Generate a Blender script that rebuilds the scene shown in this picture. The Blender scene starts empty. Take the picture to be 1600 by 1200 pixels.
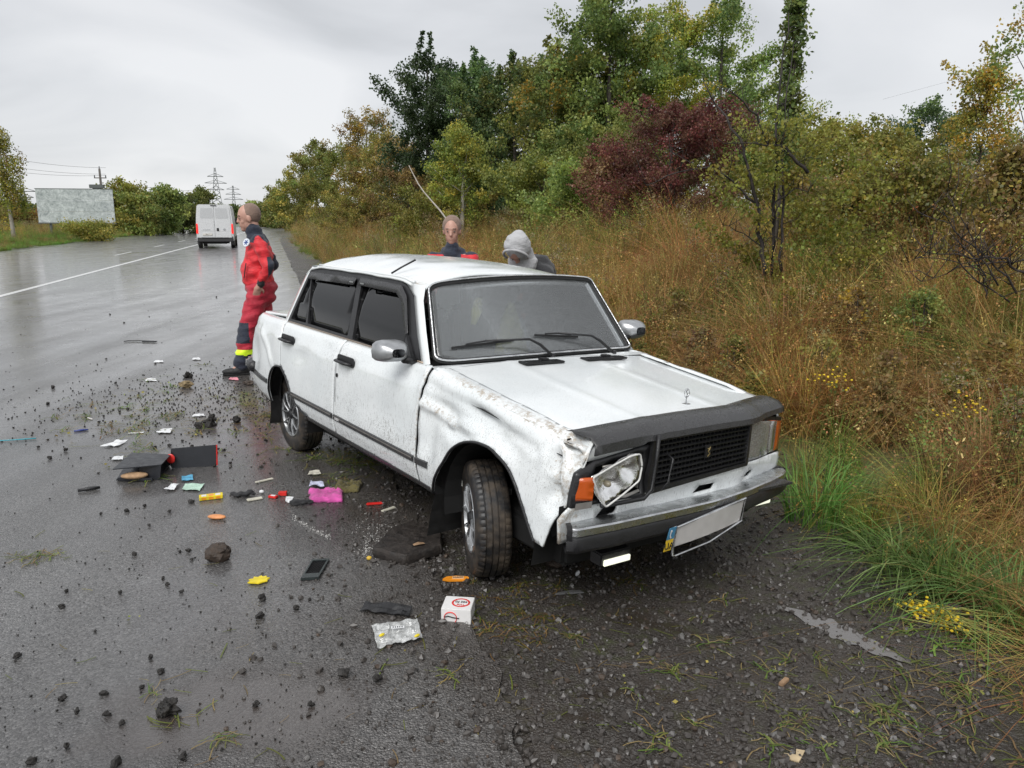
import bpy, bmesh, math, random
import numpy as np
from mathutils import Vector, Matrix, Euler, noise
from mathutils.geometry import delaunay_2d_cdt
rnd = random.Random(7); NR = np.random.RandomState(11)
scene = bpy.context.scene
COL = scene.collection
R = math.radians

# ---------------------------------------------------------------- camera
CAM_H = 1.678; F = 1200.0; PITCH = math.atan(255/1200); ROLL = R(.34)
cam_d = bpy.data.cameras.new('camera'); cam = bpy.data.objects.new('camera', cam_d); COL.objects.link(cam)
cam_d.sensor_width = 36; cam_d.lens = 36*F/1600; cam_d.clip_start = .05; cam_d.clip_end = 6000
cam.matrix_world = Matrix.Translation((0, 0, CAM_H)) @ Matrix.Rotation(R(90)-PITCH, 4, 'X') @ Matrix.Rotation(ROLL, 4, 'Z')
scene.camera = cam
scene.view_settings.view_transform = 'Standard'; scene.view_settings.look = 'None'
scene.view_settings.gamma = 1; scene.view_settings.use_curve_mapping = False
scene.view_settings.exposure = 0.93
# ---------------------------------------------------------------- world: Nishita sky under a closed cloud deck
SUN_EL, SUN_AZ = R(48), R(200)
world = bpy.data.worlds.new('World'); scene.world = world; world.use_nodes = True
wn = world.node_tree; wn.nodes.clear(); WL = wn.links.new
def wnode(t, **k):
    n = wn.nodes.new(t)
    for a, b in k.items(): setattr(n, a, b)
    return n
wo = wnode('ShaderNodeOutputWorld'); sky = wnode('ShaderNodeTexSky', sky_type='NISHITA', sun_disc=False)
sky.sun_elevation = SUN_EL; sky.sun_rotation = SUN_AZ
b1 = wnode('ShaderNodeBackground'); b1.inputs[1].default_value = .1; WL(sky.outputs[0], b1.inputs[0])
tc = wnode('ShaderNodeTexCoord'); sep = wnode('ShaderNodeSeparateXYZ'); WL(tc.outputs['Generated'], sep.inputs[0])
mz = wnode('ShaderNodeMath', operation='MAXIMUM'); WL(sep.outputs[2], mz.inputs[0]); mz.inputs[1].default_value = 0
az = wnode('ShaderNodeMath', operation='ADD'); WL(mz.outputs[0], az.inputs[0]); az.inputs[1].default_value = .30
dv = wnode('ShaderNodeVectorMath', operation='DIVIDE'); WL(tc.outputs['Generated'], dv.inputs[0])
cb = wnode('ShaderNodeCombineXYZ'); 
for i in range(3): WL(az.outputs[0], cb.inputs[i])
WL(cb.outputs[0], dv.inputs[1])
n1 = wnode('ShaderNodeTexNoise'); n1.inputs['Scale'].default_value = 1.25; n1.inputs['Detail'].default_value = 7; n1.inputs['Roughness'].default_value = .45; n1.inputs['Distortion'].default_value = .6
WL(dv.outputs[0], n1.inputs['Vector'])
cr = wnode('ShaderNodeValToRGB'); e = cr.color_ramp.elements
e[0].position = .34; e[0].color = (.30, .307, .318, 1); e[1].position = .66; e[1].color = (.455, .458, .466, 1)
m = cr.color_ramp.elements.new(.48); m.color = (.385, .391, .403, 1)
WL(n1.outputs[0], cr.inputs[0])
b2 = wnode('ShaderNodeBackground'); b2.inputs[1].default_value = 1.0; WL(cr.outputs[0], b2.inputs[0])
mx = wnode('ShaderNodeMixShader'); mx.inputs[0].default_value = .95; WL(b1.outputs[0], mx.inputs[1]); WL(b2.outputs[0], mx.inputs[2]); WL(mx.outputs[0], wo.inputs[0])
sun_d = bpy.data.lights.new('sun', 'SUN'); sun_d.energy = 1.5; sun_d.angle = R(35); sun_d.color = (1, .985, .96)
sun = bpy.data.objects.new('sun', sun_d); COL.objects.link(sun)
sd = Vector((math.sin(SUN_AZ)*math.cos(SUN_EL), math.cos(SUN_AZ)*math.cos(SUN_EL), math.sin(SUN_EL)))
sun.rotation_euler = sd.to_track_quat('Z', 'Y').to_euler(); sun.location = (0, 0, 30)

# ---------------------------------------------------------------- helpers
def ray(u, v):
    x, y = u-800, v-600; c, s = math.cos(-ROLL), math.sin(-ROLL); x, y = c*x-s*y, s*x+c*y
    c, s = math.cos(PITCH), math.sin(PITCH); return Vector((x/F, c-y/F*s, -s-y/F*c))
def gp(u, v, z=0.0):
    d = ray(u, v); t = (z-CAM_H)/d.z; return Vector((d.x*t, d.y*t, z))
def at(u, v, dist):                       # a point dist metres ahead
    d = ray(u, v); t = dist/d.y; return Vector((d.x*t, dist, CAM_H+d.z*t))
def mesh_np(name, V, Fs, mat=None, col=None, smooth=False, mats=None, mi=None):
    V = np.asarray(V, np.float32).reshape(-1, 3); me = bpy.data.meshes.new(name)
    Fs = [np.asarray(f, np.int32) for f in (Fs if isinstance(Fs, list) else [Fs])]
    Fs = [f for f in Fs if len(f)]
    nl = sum(f.size for f in Fs); nf = sum(len(f) for f in Fs)
    me.vertices.add(len(V)); me.vertices.foreach_set('co', V.ravel())
    me.loops.add(nl); me.polygons.add(nf)
    me.loops.foreach_set('vertex_index', np.concatenate([f.ravel() for f in Fs]))
    cnt = np.concatenate([np.full(len(f), f.shape[1]) for f in Fs]); st = np.concatenate([[0], np.cumsum(cnt)[:-1]])
    me.polygons.foreach_set('loop_start', st.astype(np.int32)); me.polygons.foreach_set('loop_total', cnt.astype(np.int32))
    if mi is not None: me.polygons.foreach_set('material_index', np.asarray(mi, np.int32))
    me.polygons.foreach_set('use_smooth', np.full(nf, smooth))
    if col is not None:
        a = me.color_attributes.new('Col', 'FLOAT_COLOR', 'POINT'); c = np.ones((len(V), 4), np.float32); c[:, :3] = col
        a.data.foreach_set('color', c.ravel())
    me.update(calc_edges=True); me.validate()
    for q in (mats or ([mat] if mat else [])): me.materials.append(q)
    return me
def link(name, me, parent=None, loc=None, rot=None):
    o = bpy.data.objects.new(name, me); COL.objects.link(o)
    if parent: o.parent = parent
    if loc is not None: o.location = loc
    if rot is not None: o.rotation_euler = rot
    return o
def tag(o, label=None, cat=None, group=None, kind=None):
    if label: o['label'] = label
    if cat: o['category'] = cat
    if group: o['group'] = group
    if kind: o['kind'] = kind
    return o
def thing(name, label, cat, loc=(0, 0, 0), rz=0, group=None):
    o = bpy.data.objects.new(name, None); COL.objects.link(o); o.location = loc; o.rotation_euler = (0, 0, rz); o.empty_display_size = .2
    return tag(o, label, cat, group)
def dup(o, parent=None, **k):
    c = o.copy(); COL.objects.link(c)
    if parent is not None: c.parent = parent
    for ch in list(o.children): dup(ch, c)
    return c

class MB:
    def __init__(s): s.v = []; s.f = []; s.m = []; s.mi = 0
    def add(s, V, Fc):
        n = len(s.v); s.v += [tuple(p) for p in V]; s.f += [tuple(i+n for i in f) for f in Fc]; s.m += [s.mi]*len(Fc); return s
    def box(s, c, d, rot=None, taper=1.0):
        M = rot if rot is not None else Matrix.Identity(3); V = []
        for z in (-.5, .5):
            k = taper if z > 0 else 1
            for x, y in ((-.5, -.5), (.5, -.5), (.5, .5), (-.5, .5)): V.append(Vector(c)+M @ Vector((x*d[0]*k, y*d[1]*k, z*d[2])))
        return s.add(V, [(3, 2, 1, 0), (4, 5, 6, 7), (0, 1, 5, 4), (1, 2, 6, 5), (2, 3, 7, 6), (3, 0, 4, 7)])
    def cyl(s, a, b, r0, r1=None, n=12, caps=True):
        r1 = r0 if r1 is None else r1; a, b = Vector(a), Vector(b); d = (b-a); 
        if d.length < 1e-9: return s
        q = d.to_track_quat('Z', 'Y').to_matrix(); V = []
        for p, r in ((a, r0), (b, r1)):
            for i in range(n): t = 2*math.pi*i/n; V.append(p+q @ Vector((r*math.cos(t), r*math.sin(t), 0)))
        Fc = [(i, (i+1) % n, n+(i+1) % n, n+i) for i in range(n)]
        if caps: Fc += [tuple(range(n-1, -1, -1)), tuple(range(n, 2*n))]
        return s.add(V, Fc)
    def tube(s, pts, rs, n=6, flat=1.0, caps=True):
        pts = [Vector(p) for p in pts]; k = len(pts)
        if not hasattr(rs, '__len__'): rs = [rs]*k
        V = []
        for i, p in enumerate(pts):
            d = (pts[min(i+1, k-1)]-pts[max(i-1, 0)]); q = (d if d.length > 1e-9 else Vector((0, 0, 1))).to_track_quat('Z', 'Y').to_matrix()
            for j in range(n): t = 2*math.pi*j/n; V.append(p+q @ Vector((rs[i]*math.cos(t), rs[i]*flat*math.sin(t), 0)))
        Fc = [(i*n+j, i*n+(j+1) % n, (i+1)*n+(j+1) % n, (i+1)*n+j) for i in range(k-1) for j in range(n)]
        if caps: Fc += [tuple(range(n-1, -1, -1)), tuple(range((k-1)*n, k*n))]
        return s.add(V, Fc)
    def ell(s, c, r, rot=None, nu=14, nv=9):
        M = rot if rot is not None else Matrix.Identity(3); c = Vector(c); V = [c+M @ Vector((0, 0, -r[2]))]
        for i in range(1, nv):
            ph = -math.pi/2+math.pi*i/nv
            for j in range(nu): t = 2*math.pi*j/nu; V.append(c+M @ Vector((r[0]*math.cos(ph)*math.cos(t), r[1]*math.cos(ph)*math.sin(t), r[2]*math.sin(ph))))
        V.append(c+M @ Vector((0, 0, r[2]))); Fc = [(0, 1+(j+1) % nu, 1+j) for j in range(nu)]
        for i in range(nv-2):
            a = 1+i*nu; Fc += [(a+j, a+(j+1) % nu, a+nu+(j+1) % nu, a+nu+j) for j in range(nu)]
        a = 1+(nv-2)*nu; Fc += [(a+j, a+(j+1) % nu, len(V)-1) for j in range(nu)]
        return s.add(V, Fc)
    def cap(s, a, b, r0, r1, n=12):       # tapered capsule for blobs
        s.cyl(a, b, r0, r1, n); s.ell(a, (r0,)*3, nu=n, nv=7); return s.ell(b, (r1,)*3, nu=n, nv=7)
    def prism(s, poly, z0, z1, M=None):
        n = len(poly); M = M or (lambda p: p)
        V = [M((x, y, z0)) for x, y in poly]+[M((x, y, z1)) for x, y in poly]
        return s.add(V, [tuple(range(n-1, -1, -1)), tuple(range(n, 2*n))]+[(i, (i+1) % n, n+(i+1) % n, n+i) for i in range(n)])
    def sheet(s, P):                      # P rows of points
        r, c = len(P), len(P[0]); return s.add([p for row in P for p in row], [(i*c+j, i*c+j+1, (i+1)*c+j+1, (i+1)*c+j) for i in range(r-1) for j in range(c-1)])
    def lathe(s, prof, n=32, M=None):     # prof (r, z) round local Z
        M = M or (lambda p: p); k = len(prof); V = [M((r*math.cos(2*math.pi*i/n), r*math.sin(2*math.pi*i/n), z)) for i in range(n) for r, z in prof]
        return s.add(V, [(i*k+j, ((i+1) % n)*k+j, ((i+1) % n)*k+j+1, i*k+j+1) for i in range(n) for j in range(k-1)])
    def mesh(s, name, mat=None, smooth=False, mats=None, bevel=0, segs=2, fix=True):
        me = bpy.data.meshes.new(name); me.from_pydata([tuple(v) for v in s.v], [], s.f)
        for q in (mats or ([mat] if mat else [])): me.materials.append(q)
        me.polygons.foreach_set('material_index', s.m)
        if fix or bevel:
            b = bmesh.new(); b.from_mesh(me); bmesh.ops.recalc_face_normals(b, faces=b.faces)
            if bevel: bmesh.ops.bevel(b, geom=list(b.edges), offset=bevel, segments=segs, affect='EDGES', clamp_overlap=True)
            b.to_mesh(me); b.free()
        me.polygons.foreach_set('use_smooth', [bool(smooth)]*len(me.polygons)); me.update()
        if smooth and smooth is not True:
            me.set_sharp_from_angle(angle=R(smooth))
        return me
    def obj(s, name, mat=None, parent=None, loc=None, rot=None, **k): return link(name, s.mesh(name, mat, **k), parent, loc, rot)

# ---- materials
MATS = {}
class NT:
    def __init__(s, name):
        s.m = bpy.data.materials.new(name); s.m.use_nodes = True; s.t = s.m.node_tree; s.t.nodes.clear(); s.L = s.t.links.new
        s.out = s.n('ShaderNodeOutputMaterial'); MATS[name] = s.m
    def n(s, t, **k):
        x = s.t.nodes.new(t)
        for a, b in k.items(): setattr(x, a, b)
        return x
    def i(s, node, **k):
        for a, b in k.items():
            sk = node.inputs[a.replace('_', ' ')]
            if hasattr(b, 'is_output'): s.L(b, sk)
            else: sk.default_value = b
        return node
    def val(s, sk, b):
        if hasattr(b, 'is_output'): s.L(b, sk)
        else: sk.default_value = b
    def pos(s): 
        if not hasattr(s, '_p'): s._p = s.n('ShaderNodeNewGeometry')
        return s._p.outputs['Position']
    def oc(s): return s.n('ShaderNodeTexCoord').outputs['Object']
    def noise(s, vec, sc, det=4, ro=.55, dist=0, col=False):
        x = s.n('ShaderNodeTexNoise'); s.L(vec, x.inputs['Vector']); s.i(x, Scale=sc, Detail=det, Roughness=ro, Distortion=dist); return x.outputs['Color' if col else 0]
    def voro(s, vec, sc, out='Distance', feat='F1', rand=1.0):
        x = s.n('ShaderNodeTexVoronoi', feature=feat); s.L(vec, x.inputs['Vector']); s.i(x, Scale=sc, Randomness=rand); return x.outputs[out]
    def ramp(s, fac, *st, interp='LINEAR'):
        x = s.n('ShaderNodeValToRGB'); x.color_ramp.interpolation = interp; s.L(fac, x.inputs[0]); e = x.color_ramp.elements
        while len(e) > len(st): e.remove(e[-1])
        while len(e) < len(st): e.new(.5)
        for k, (p, c) in enumerate(st):
            e[k].position = p; e[k].color = (c, c, c, 1) if not hasattr(c, '__len__') else tuple(c)+(1,)
        return x.outputs[0]
    def mr(s, v, a, b, c=0., d=1.):
        x = s.n('ShaderNodeMapRange'); s.L(v, x.inputs[0])
        for i, q in enumerate((a, b, c, d)): x.inputs[1+i].default_value = q
        return x.outputs[0]
    def math(s, op, a, b=0., clamp=False):
        x = s.n('ShaderNodeMath', operation=op, use_clamp=clamp); s.val(x.inputs[0], a); s.val(x.inputs[1], b); return x.outputs[0]
    def mix(s, f, a, b, mode='MIX'):
        x = s.n('ShaderNodeMix', data_type='RGBA', blend_type=mode); s.val(x.inputs[0], f)
        for k, q in ((6, a), (7, b)):
            if hasattr(q, 'is_output'): s.L(q, x.inputs[k])
            else: x.inputs[k].default_value = tuple(q)+(1,) if len(q) == 3 else q
        return x.outputs[2]
    def scl(s, vec, v, rot=(0, 0, 0), loc=(0, 0, 0)):
        x = s.n('ShaderNodeMapping'); s.L(vec, x.inputs[0]); x.inputs['Scale'].default_value = v; x.inputs['Rotation'].default_value = rot; x.inputs['Location'].default_value = loc; return x.outputs[0]
    def bump(s, h, st=.3, d=.01, nrm=None):
        x = s.n('ShaderNodeBump'); s.L(h, x.inputs['Height']); s.val(x.inputs['Strength'], st); x.inputs['Distance'].default_value = d
        if nrm is not None: s.L(nrm, x.inputs['Normal'])
        return x.outputs[0]
    def attr(s, name='Col', out='Color'):
        x = s.n('ShaderNodeAttribute'); x.attribute_name = name; return x.outputs[out]
    def pbr(s, **k):
        x = s.n('ShaderNodeBsdfPrincipled')
        for a, b in k.items():
            nm = {'color': 'Base Color', 'spec': 'Specular IOR Level', 'trans': 'Transmission Weight', 'coat': 'Coat Weight', 'coat_r': 'Coat Roughness', 'emi': 'Emission Color', 'emis': 'Emission Strength', 'sheen': 'Sheen Weight'}.get(a, a.capitalize() if a != 'ior' else 'IOR')
            if nm in ('Base Color', 'Emission Color') and not hasattr(b, 'is_output'): b = tuple(b)+(1,)
            s.val(x.inputs[nm], b)
        s.L(x.outputs[0], s.out.inputs[0]); return x
def simple(name, col, rough=.5, metal=0., var=.15, sc=25., bump=0., **k):
    t = NT(name); v = t.noise(t.oc(), sc, 4); c = t.mix(t.mr(v, .3, .7, 0, 1), [q*(1-var) for q in col], [min(1, q*(1+var)) for q in col])
    kw = dict(color=c, roughness=t.mr(v, .3, .7, max(.02, rough-.07), min(1, rough+.07)), metallic=metal); kw.update(k)
    if bump: kw['normal'] = t.bump(t.noise(t.oc(), sc*6, 3), bump, .004)
    t.pbr(**kw); return t.m

# ---- scatter by geometry nodes (uncountable stuff only); variants are unlinked prototype objects
def scatter(name, P, rot, scl, idx, protos, kind='stuff'):
    P = np.asarray(P, np.float32); n = len(P); me = bpy.data.meshes.new(name); me.vertices.add(n); me.vertices.foreach_set('co', P.ravel())
    a = me.attributes.new('rot', 'FLOAT_VECTOR', 'POINT'); a.data.foreach_set('vector', np.asarray(rot, np.float32).ravel())
    a = me.attributes.new('scl', 'FLOAT', 'POINT'); a.data.foreach_set('value', np.asarray(scl, np.float32))
    a = me.attributes.new('idx', 'INT', 'POINT'); a.data.foreach_set('value', np.asarray(idx, np.int32))
    for q in protos:
        for mm in q.data.materials:
            if mm.name not in me.materials: me.materials.append(mm)
    o = link(name, me); tag(o, kind=kind)
    g = bpy.data.node_groups.new(name, 'GeometryNodeTree'); g.interface.new_socket('Geometry', in_out='INPUT', socket_type='NodeSocketGeometry'); g.interface.new_socket('Geometry', in_out='OUTPUT', socket_type='NodeSocketGeometry')
    N = g.nodes.new; Lk = g.links.new; gi = N('NodeGroupInput'); go = N('NodeGroupOutput'); io = N('GeometryNodeInstanceOnPoints'); jn = N('GeometryNodeJoinGeometry')
    for q in reversed(protos):
        oi = N('GeometryNodeObjectInfo'); oi.inputs['Object'].default_value = q; oi.inputs['As Instance'].default_value = True; Lk(oi.outputs['Geometry'], jn.inputs[0])
    def na(nm, ty):
        x = N('GeometryNodeInputNamedAttribute'); x.data_type = ty; x.inputs['Name'].default_value = nm; return x.outputs[0]
    Lk(gi.outputs[0], io.inputs['Points']); Lk(jn.outputs[0], io.inputs['Instance']); io.inputs['Pick Instance'].default_value = True
    Lk(na('idx', 'INT'), io.inputs['Instance Index']); Lk(na('scl', 'FLOAT'), io.inputs['Scale']); Lk(na('rot', 'FLOAT_VECTOR'), io.inputs['Rotation'])
    Lk(io.outputs[0], go.inputs[0]); md = o.modifiers.new('scatter', 'NODES'); md.node_group = g
    return o
def proto(name, me): return bpy.data.objects.new(name, me)

# ---------------------------------------------------------------- terrain functions
def xr(y): return .1-.31*(y-2) if y < 60 else -17.88-.285*(y-60)
def xv(y): 
    v = 2.0 if y < 4.5 else 2.0-.36*(y-4.5)
    return max(v, xr(y)+1.0)
def xl(y): return -26.56-.30*(y-40.3)
def sst(t): t = min(1, max(0, t)); return t*t*(3-2*t)
def hz(x, y):
    d = x-xr(y); e = x-xv(y)
    if x < xr(y)+.0:
        el = (xl(y)-x)
        if el < 0: return -.03
        return -.03+.28*sst(el/4)+.10*noise.noise((x*.2, y*.2, 0))*min(1, el/3)
    z = -.008-.035*min(d, 1.7)+.012*noise.noise((x*2.2, y*2.2, 1))*min(1, d*2)+.006*noise.noise((x*9, y*9, 2))*min(1, d*3)
    if e > 0: z += 1.25*sst(e/7.5)+.045*max(0, min(e, 25)-6)+.10*noise.noise((x*.6, y*.6, 3))*min(1, e)
    return z
# ================================================================ SETTING
def ground_mat():
    t = NT('ground'); p = t.pos()
    n1 = t.noise(p, 1.6, 5); n2 = t.noise(p, 14, 4); v1 = t.voro(p, 95, 'Color'); vd = t.voro(p, 95); v2 = t.voro(p, 220)
    grav = t.mix(t.mr(n1, .35, .65), (.032, .027, .023), (.065, .054, .046))
    sepc = t.n('ShaderNodeSeparateColor'); t.L(v1, sepc.inputs[0])
    grav = t.mix(t.mr(sepc.outputs[0], .75, 1, 0, .8), grav, (.085, .08, .075))
    grav = t.mix(t.mr(n2, .5, .7, 0, .6), grav, (.024, .017, .012))
    soil = t.mix(n2, (.035, .03, .014), (.10, .075, .03)); green = t.mix(n2, (.06, .10, .02), (.13, .19, .045))
    far = t.mix(t.mr(t.noise(p, .25, 3), .4, .6), soil, green)
    w = t.attr('Col', 'Color'); sw = t.n('ShaderNodeSeparateColor'); t.L(w, sw.inputs[0])
    veg = t.math('ADD', sw.outputs[0], t.mr(n2, .3, .7, -.25, .25), True)
    c = t.mix(veg, grav, far); c = t.mix(sw.outputs[1], c, green)
    h = t.math('ADD', t.math('MULTIPLY', vd, -1.), t.math('MULTIPLY', v2, -.5))
    h = t.math('ADD', h, t.math('MULTIPLY', n2, 1.2))
    # thin mud puddles on the shoulder
    pd = t.math('MULTIPLY', t.mr(t.noise(t.scl(p, (1.2, 2.6, 1), (0, 0, -.6)), 1.1, 3), .60, .66), t.math('SUBTRACT', 1, veg))
    c = t.mix(t.math('MULTIPLY', pd, .7), c, (.035, .028, .022))
    t.pbr(color=c, roughness=t.math('SUBTRACT', t.mr(n2, .3, .7, .32, .6), t.math('MULTIPLY', pd, .3), True), spec=.45, normal=t.bump(h, t.math('SUBTRACT', .75, t.math('MULTIPLY', pd, .6)), .012))
    return t.m
def axis(stops):
    out = []
    for a, b, s in stops: out += list(np.arange(a, b, s))
    return np.array(out+[stops[-1][1]])
X = axis([(-2500, -300, 200), (-300, -60, 20), (-60, -24, 3), (-24, -3, .8), (-3, 5, .07), (5, 16, .35), (16, 60, 3), (60, 300, 20), (300, 2500, 200)])
Y = axis([(-1500, -60, 160), (-60, -4, 6), (-4, 1.5, .5), (1.5, 9, .07), (9, 22, .4), (22, 60, 1.5), (60, 200, 7), (200, 600, 40), (600, 4000, 300)])
V = np.empty((len(Y), len(X), 3), np.float32); Cc = np.zeros((len(Y), len(X), 3), np.float32)
for j, y in enumerate(Y):
    a, b, l = xr(y), xv(y), xl(y)
    for i, x in enumerate(X):
        V[j, i] = (x, y, hz(x, y))
        if x > a: Cc[j, i, 0] = min(1, max(0, (x-b+.25)/.6))
        elif x < l: Cc[j, i, :2] = (1, .8)
nx = len(X); ii, jj = np.meshgrid(np.arange(nx-1), np.arange(len(Y)-1)); k0 = (jj*nx+ii).ravel()
GM = ground_mat()
tag(link('ground', mesh_np('ground', V, np.stack([k0, k0+1, k0+nx+1, k0+nx], 1), GM, Cc.reshape(-1, 3), True)), kind='structure')

def asphalt_mat():
    t = NT('asphalt'); p = t.pos(); ang = .29
    st = t.scl(p, (1, .16, 1), (0, 0, -ang)); fine = t.noise(p, 230, 2, .6); agg = t.voro(p, 130); aggc = t.voro(p, 130, 'Color')
    sc = t.n('ShaderNodeSeparateColor'); t.L(aggc, sc.inputs[0]); big = t.noise(st, .9, 5, .55); med = t.noise(p, 3.2, 5)
    c = t.mix(sc.outputs[0], (.045, .043, .042), (.18, .175, .172)); c = t.mix(t.mr(sc.outputs[1], .80, .97, 0, .85), c, (.26, .255, .25))
    c = t.mix(t.mr(big, .4, .62, 0, .55), c, (.035, .034, .035))
    sx = t.n('ShaderNodeSeparateXYZ'); t.L(p, sx.inputs[0])
    def blob(cx, cy, r, soft, ax=1.):
        d = t.n('ShaderNodeVectorMath', operation='DISTANCE'); t.L(t.scl(p, (1, ax, 0)), d.inputs[0]); d.inputs[1].default_value = (cx, cy*ax, 0)
        dd = t.math('ADD', d.outputs['Value'], t.mr(t.noise(p, 1.7, 5), .2, .8, -r*.7, r*.7)); return t.mr(dd, r-soft, r+soft, 1, 0)
    mud = t.math('MAXIMUM', blob(-2.6, 7.2, 1.0, .5), blob(-1.35, 6.3, .5, .3)); mud2 = blob(-.95, 2.35, .42, .12, 1.6)
    c = t.mix(t.math('MULTIPLY', mud, .6), c, (.085, .062, .048)); c = t.mix(t.math('MULTIPLY', mud2, .75), c, (.062, .05, .045))
    edge = t.mr(t.noise(p, .5, 3), .4, .6, 0, .3); c = t.mix(edge, c, (.03, .026, .023))
    ed_ = t.math('ADD', sx.outputs[0], t.math('MULTIPLY', t.math('SUBTRACT', sx.outputs[1], 2.), .31)); ed_ = t.mr(t.math('ADD', ed_, t.mr(t.noise(p, 1.3, 5), .3, .7, -.55, .55)), -1.0, .15)
    grit = t.mix(sc.outputs[0], (.026, .022, .019), (.075, .064, .055)); grit = t.mix(t.mr(sc.outputs[1], .85, 1, 0, .7), grit, (.15, .14, .13)); c = t.mix(ed_, c, grit)
    far_sheen = t.mr(sx.outputs[1], 6, 22, 0, .65); c = t.mix(far_sheen, c, (.165, .162, .163))  # far asphalt lightened in colour, standing in for grazing sky reflection
    pud = t.math('MAXIMUM', t.mr(big, .60, .72, 0, .8), t.math('MULTIPLY', mud2, .9)); pud = t.math('MAXIMUM', pud, t.math('MULTIPLY', blob(-1.35, 3.2, .55, .35, .5), .75))
    rough = t.math('SUBTRACT', t.mr(med, .3, .7, .24, .40), t.math('MULTIPLY', pud, .19), True)
    h = t.math('ADD', t.math('MULTIPLY', agg, -1.2), t.math('MULTIPLY', fine, .6)); h = t.math('ADD', h, t.math('MULTIPLY', t.noise(p, 38, 3), .9))
    dist = t.mr(sx.outputs[1], 3, 22, .95, .10)
    s = t.math('MULTIPLY', dist, t.math('SUBTRACT', 1, t.math('MULTIPLY', pud, .78)))
    stain = t.math('MULTIPLY', blob(-1.98, 6.0, .30, .25, .6), t.mr(t.noise(p, 22, 3), .4, .6)); c = t.mix(t.math('MULTIPLY', stain, .55), c, (.10, .03, .05))
    film = t.math('MAXIMUM', t.mr(t.noise(st, 2.2, 4), .35, .65, .35, .85), pud)
    t.m.node_tree.nodes
    cn = t.bump(t.noise(p, 55, 3, .6), t.mr(sx.outputs[1], 2.5, 12, .32, .04), .004)
    B = t.pbr(color=c, roughness=rough, spec=.7, coat=film, coat_r=t.mr(med, .3, .7, .07, .18), normal=t.bump(h, s, .006)); t.L(cn, B.inputs['Coat Normal']); B.inputs['Coat IOR'].default_value = 1.38; return t.m
AM = asphalt_mat()
ys = list(np.arange(-3, 12, .06))+list(np.arange(12, 60, 1))+list(np.arange(60, 400, 12))+list(np.arange(400, 1600, 100))
rows = []
for y in ys:
    r_ = xr(y)+(.10*noise.noise((y*1.3, 0, 0))+.05*noise.noise((y*7, 0, 3)) if y < 40 else 0); l_ = xl(y)+.3*noise.noise((y*.2, 5, 0))
    rows.append([(l_+(r_-l_)*k/24, y, 0.0) for k in range(25)])
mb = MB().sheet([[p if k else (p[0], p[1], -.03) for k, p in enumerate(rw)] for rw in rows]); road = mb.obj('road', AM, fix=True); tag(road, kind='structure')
# painted lines
def line_mat():
    t = NT('line_paint'); p = t.pos(); n = t.noise(p, 30, 5); c = t.mix(t.mr(n, .35, .6), (.42, .43, .43), (.74, .74, .73)); t.pbr(color=c, roughness=.3, normal=t.bump(t.noise(p, 150, 2), .4, .003)); return t.m
LM = line_mat()
def strip(name, xf, w, y0, y1, n=120, z=.004):
    P = []
    for k in range(n+1):
        y = y0+(y1-y0)*(k/n)**1.5; x = xf(y); P.append([(x-w/2, y, z), (x+w/2, y, z)])
    return tag(MB().sheet(P).obj(name, LM), kind='structure')
strip('centre_line', lambda y: -11.19-.279*(y-16.79), .17, 9, 300)
for k in range(34):
    y0 = 36+k*11; strip('lane_dash', lambda y: -19.6-.292*(y-40), .12, y0, y0+4, 3)

# ================================================================ VEGETATION
def leaf_mat(name, hue=0., gl=.45, tr=.35):
    t = NT(name); c = t.attr(); oi = t.n('ShaderNodeObjectInfo')
    if name == 'grass_blade':
        l = oi.outputs['Location']; c = t.mix(t.mr(t.noise(l, .75, 3), .46, .62, 0, .75), c, t.mix(1., c, (.68, 1.08, .55), 'MULTIPLY')); c = t.mix(t.mr(t.noise(t.scl(l, (1, 1, 1), (0, 0, 0), (9, 4, 2)), .9, 3), .50, .64, 0, .8), c, t.mix(1., c, (.86, .60, .46), 'MULTIPLY')); c = t.mix(t.mr(t.noise(t.scl(l, (1, 1, 1), (0, 0, 0), (3, 14, 5)), 1.6, 2), .52, .66, 0, .6), c, t.mix(1., c, (1.55, 1.42, 1.1), 'MULTIPLY'))
    hs = t.n('ShaderNodeHueSaturation'); t.L(c, hs.inputs['Color'])
    t.L(t.mr(oi.outputs['Random'], 0, 1, .485, .515), hs.inputs['Hue']); t.L(t.mr(oi.outputs['Random'], 0, 1, .72, 1.28), hs.inputs['Value'])
    b = t.n('ShaderNodeBsdfPrincipled'); t.L(hs.outputs[0], b.inputs['Base Color']); b.inputs['Roughness'].default_value = gl; b.inputs['Specular IOR Level'].default_value = .4
    tl = t.n('ShaderNodeBsdfTranslucent'); t.L(hs.outputs[0], tl.inputs[0]); mx = t.n('ShaderNodeMixShader'); mx.inputs[0].default_value = tr
    t.L(b.outputs[0], mx.inputs[1]); t.L(tl.outputs[0], mx.inputs[2]); t.L(mx.outputs[0], t.out.inputs[0]); return t.m
LEAF = leaf_mat('leaf', tr=.45); GRASS = leaf_mat('grass_blade', gl=.6, tr=.4)
def bark_mat(name, a, b, sc=(9, 9, 2.5), white=False):
    t = NT(name); o = t.pos(); n = t.noise(t.scl(o, sc), 2.2, 6, .65); c = t.mix(t.mr(n, .38, .6) if not white else t.mr(n, .55, .62), a, b)
    t.pbr(color=c, roughness=.8, normal=t.bump(n, .6, .02)); return t.m
BARK = bark_mat('bark', (.022, .018, .014), (.075, .062, .05)); BIRCH = bark_mat('birch_bark', (.40, .37, .32), (.06, .05, .04), (14, 14, 40), True); DARKBARK = bark_mat('dark_bark', (.012, .010, .010), (.045, .036, .032))

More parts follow.
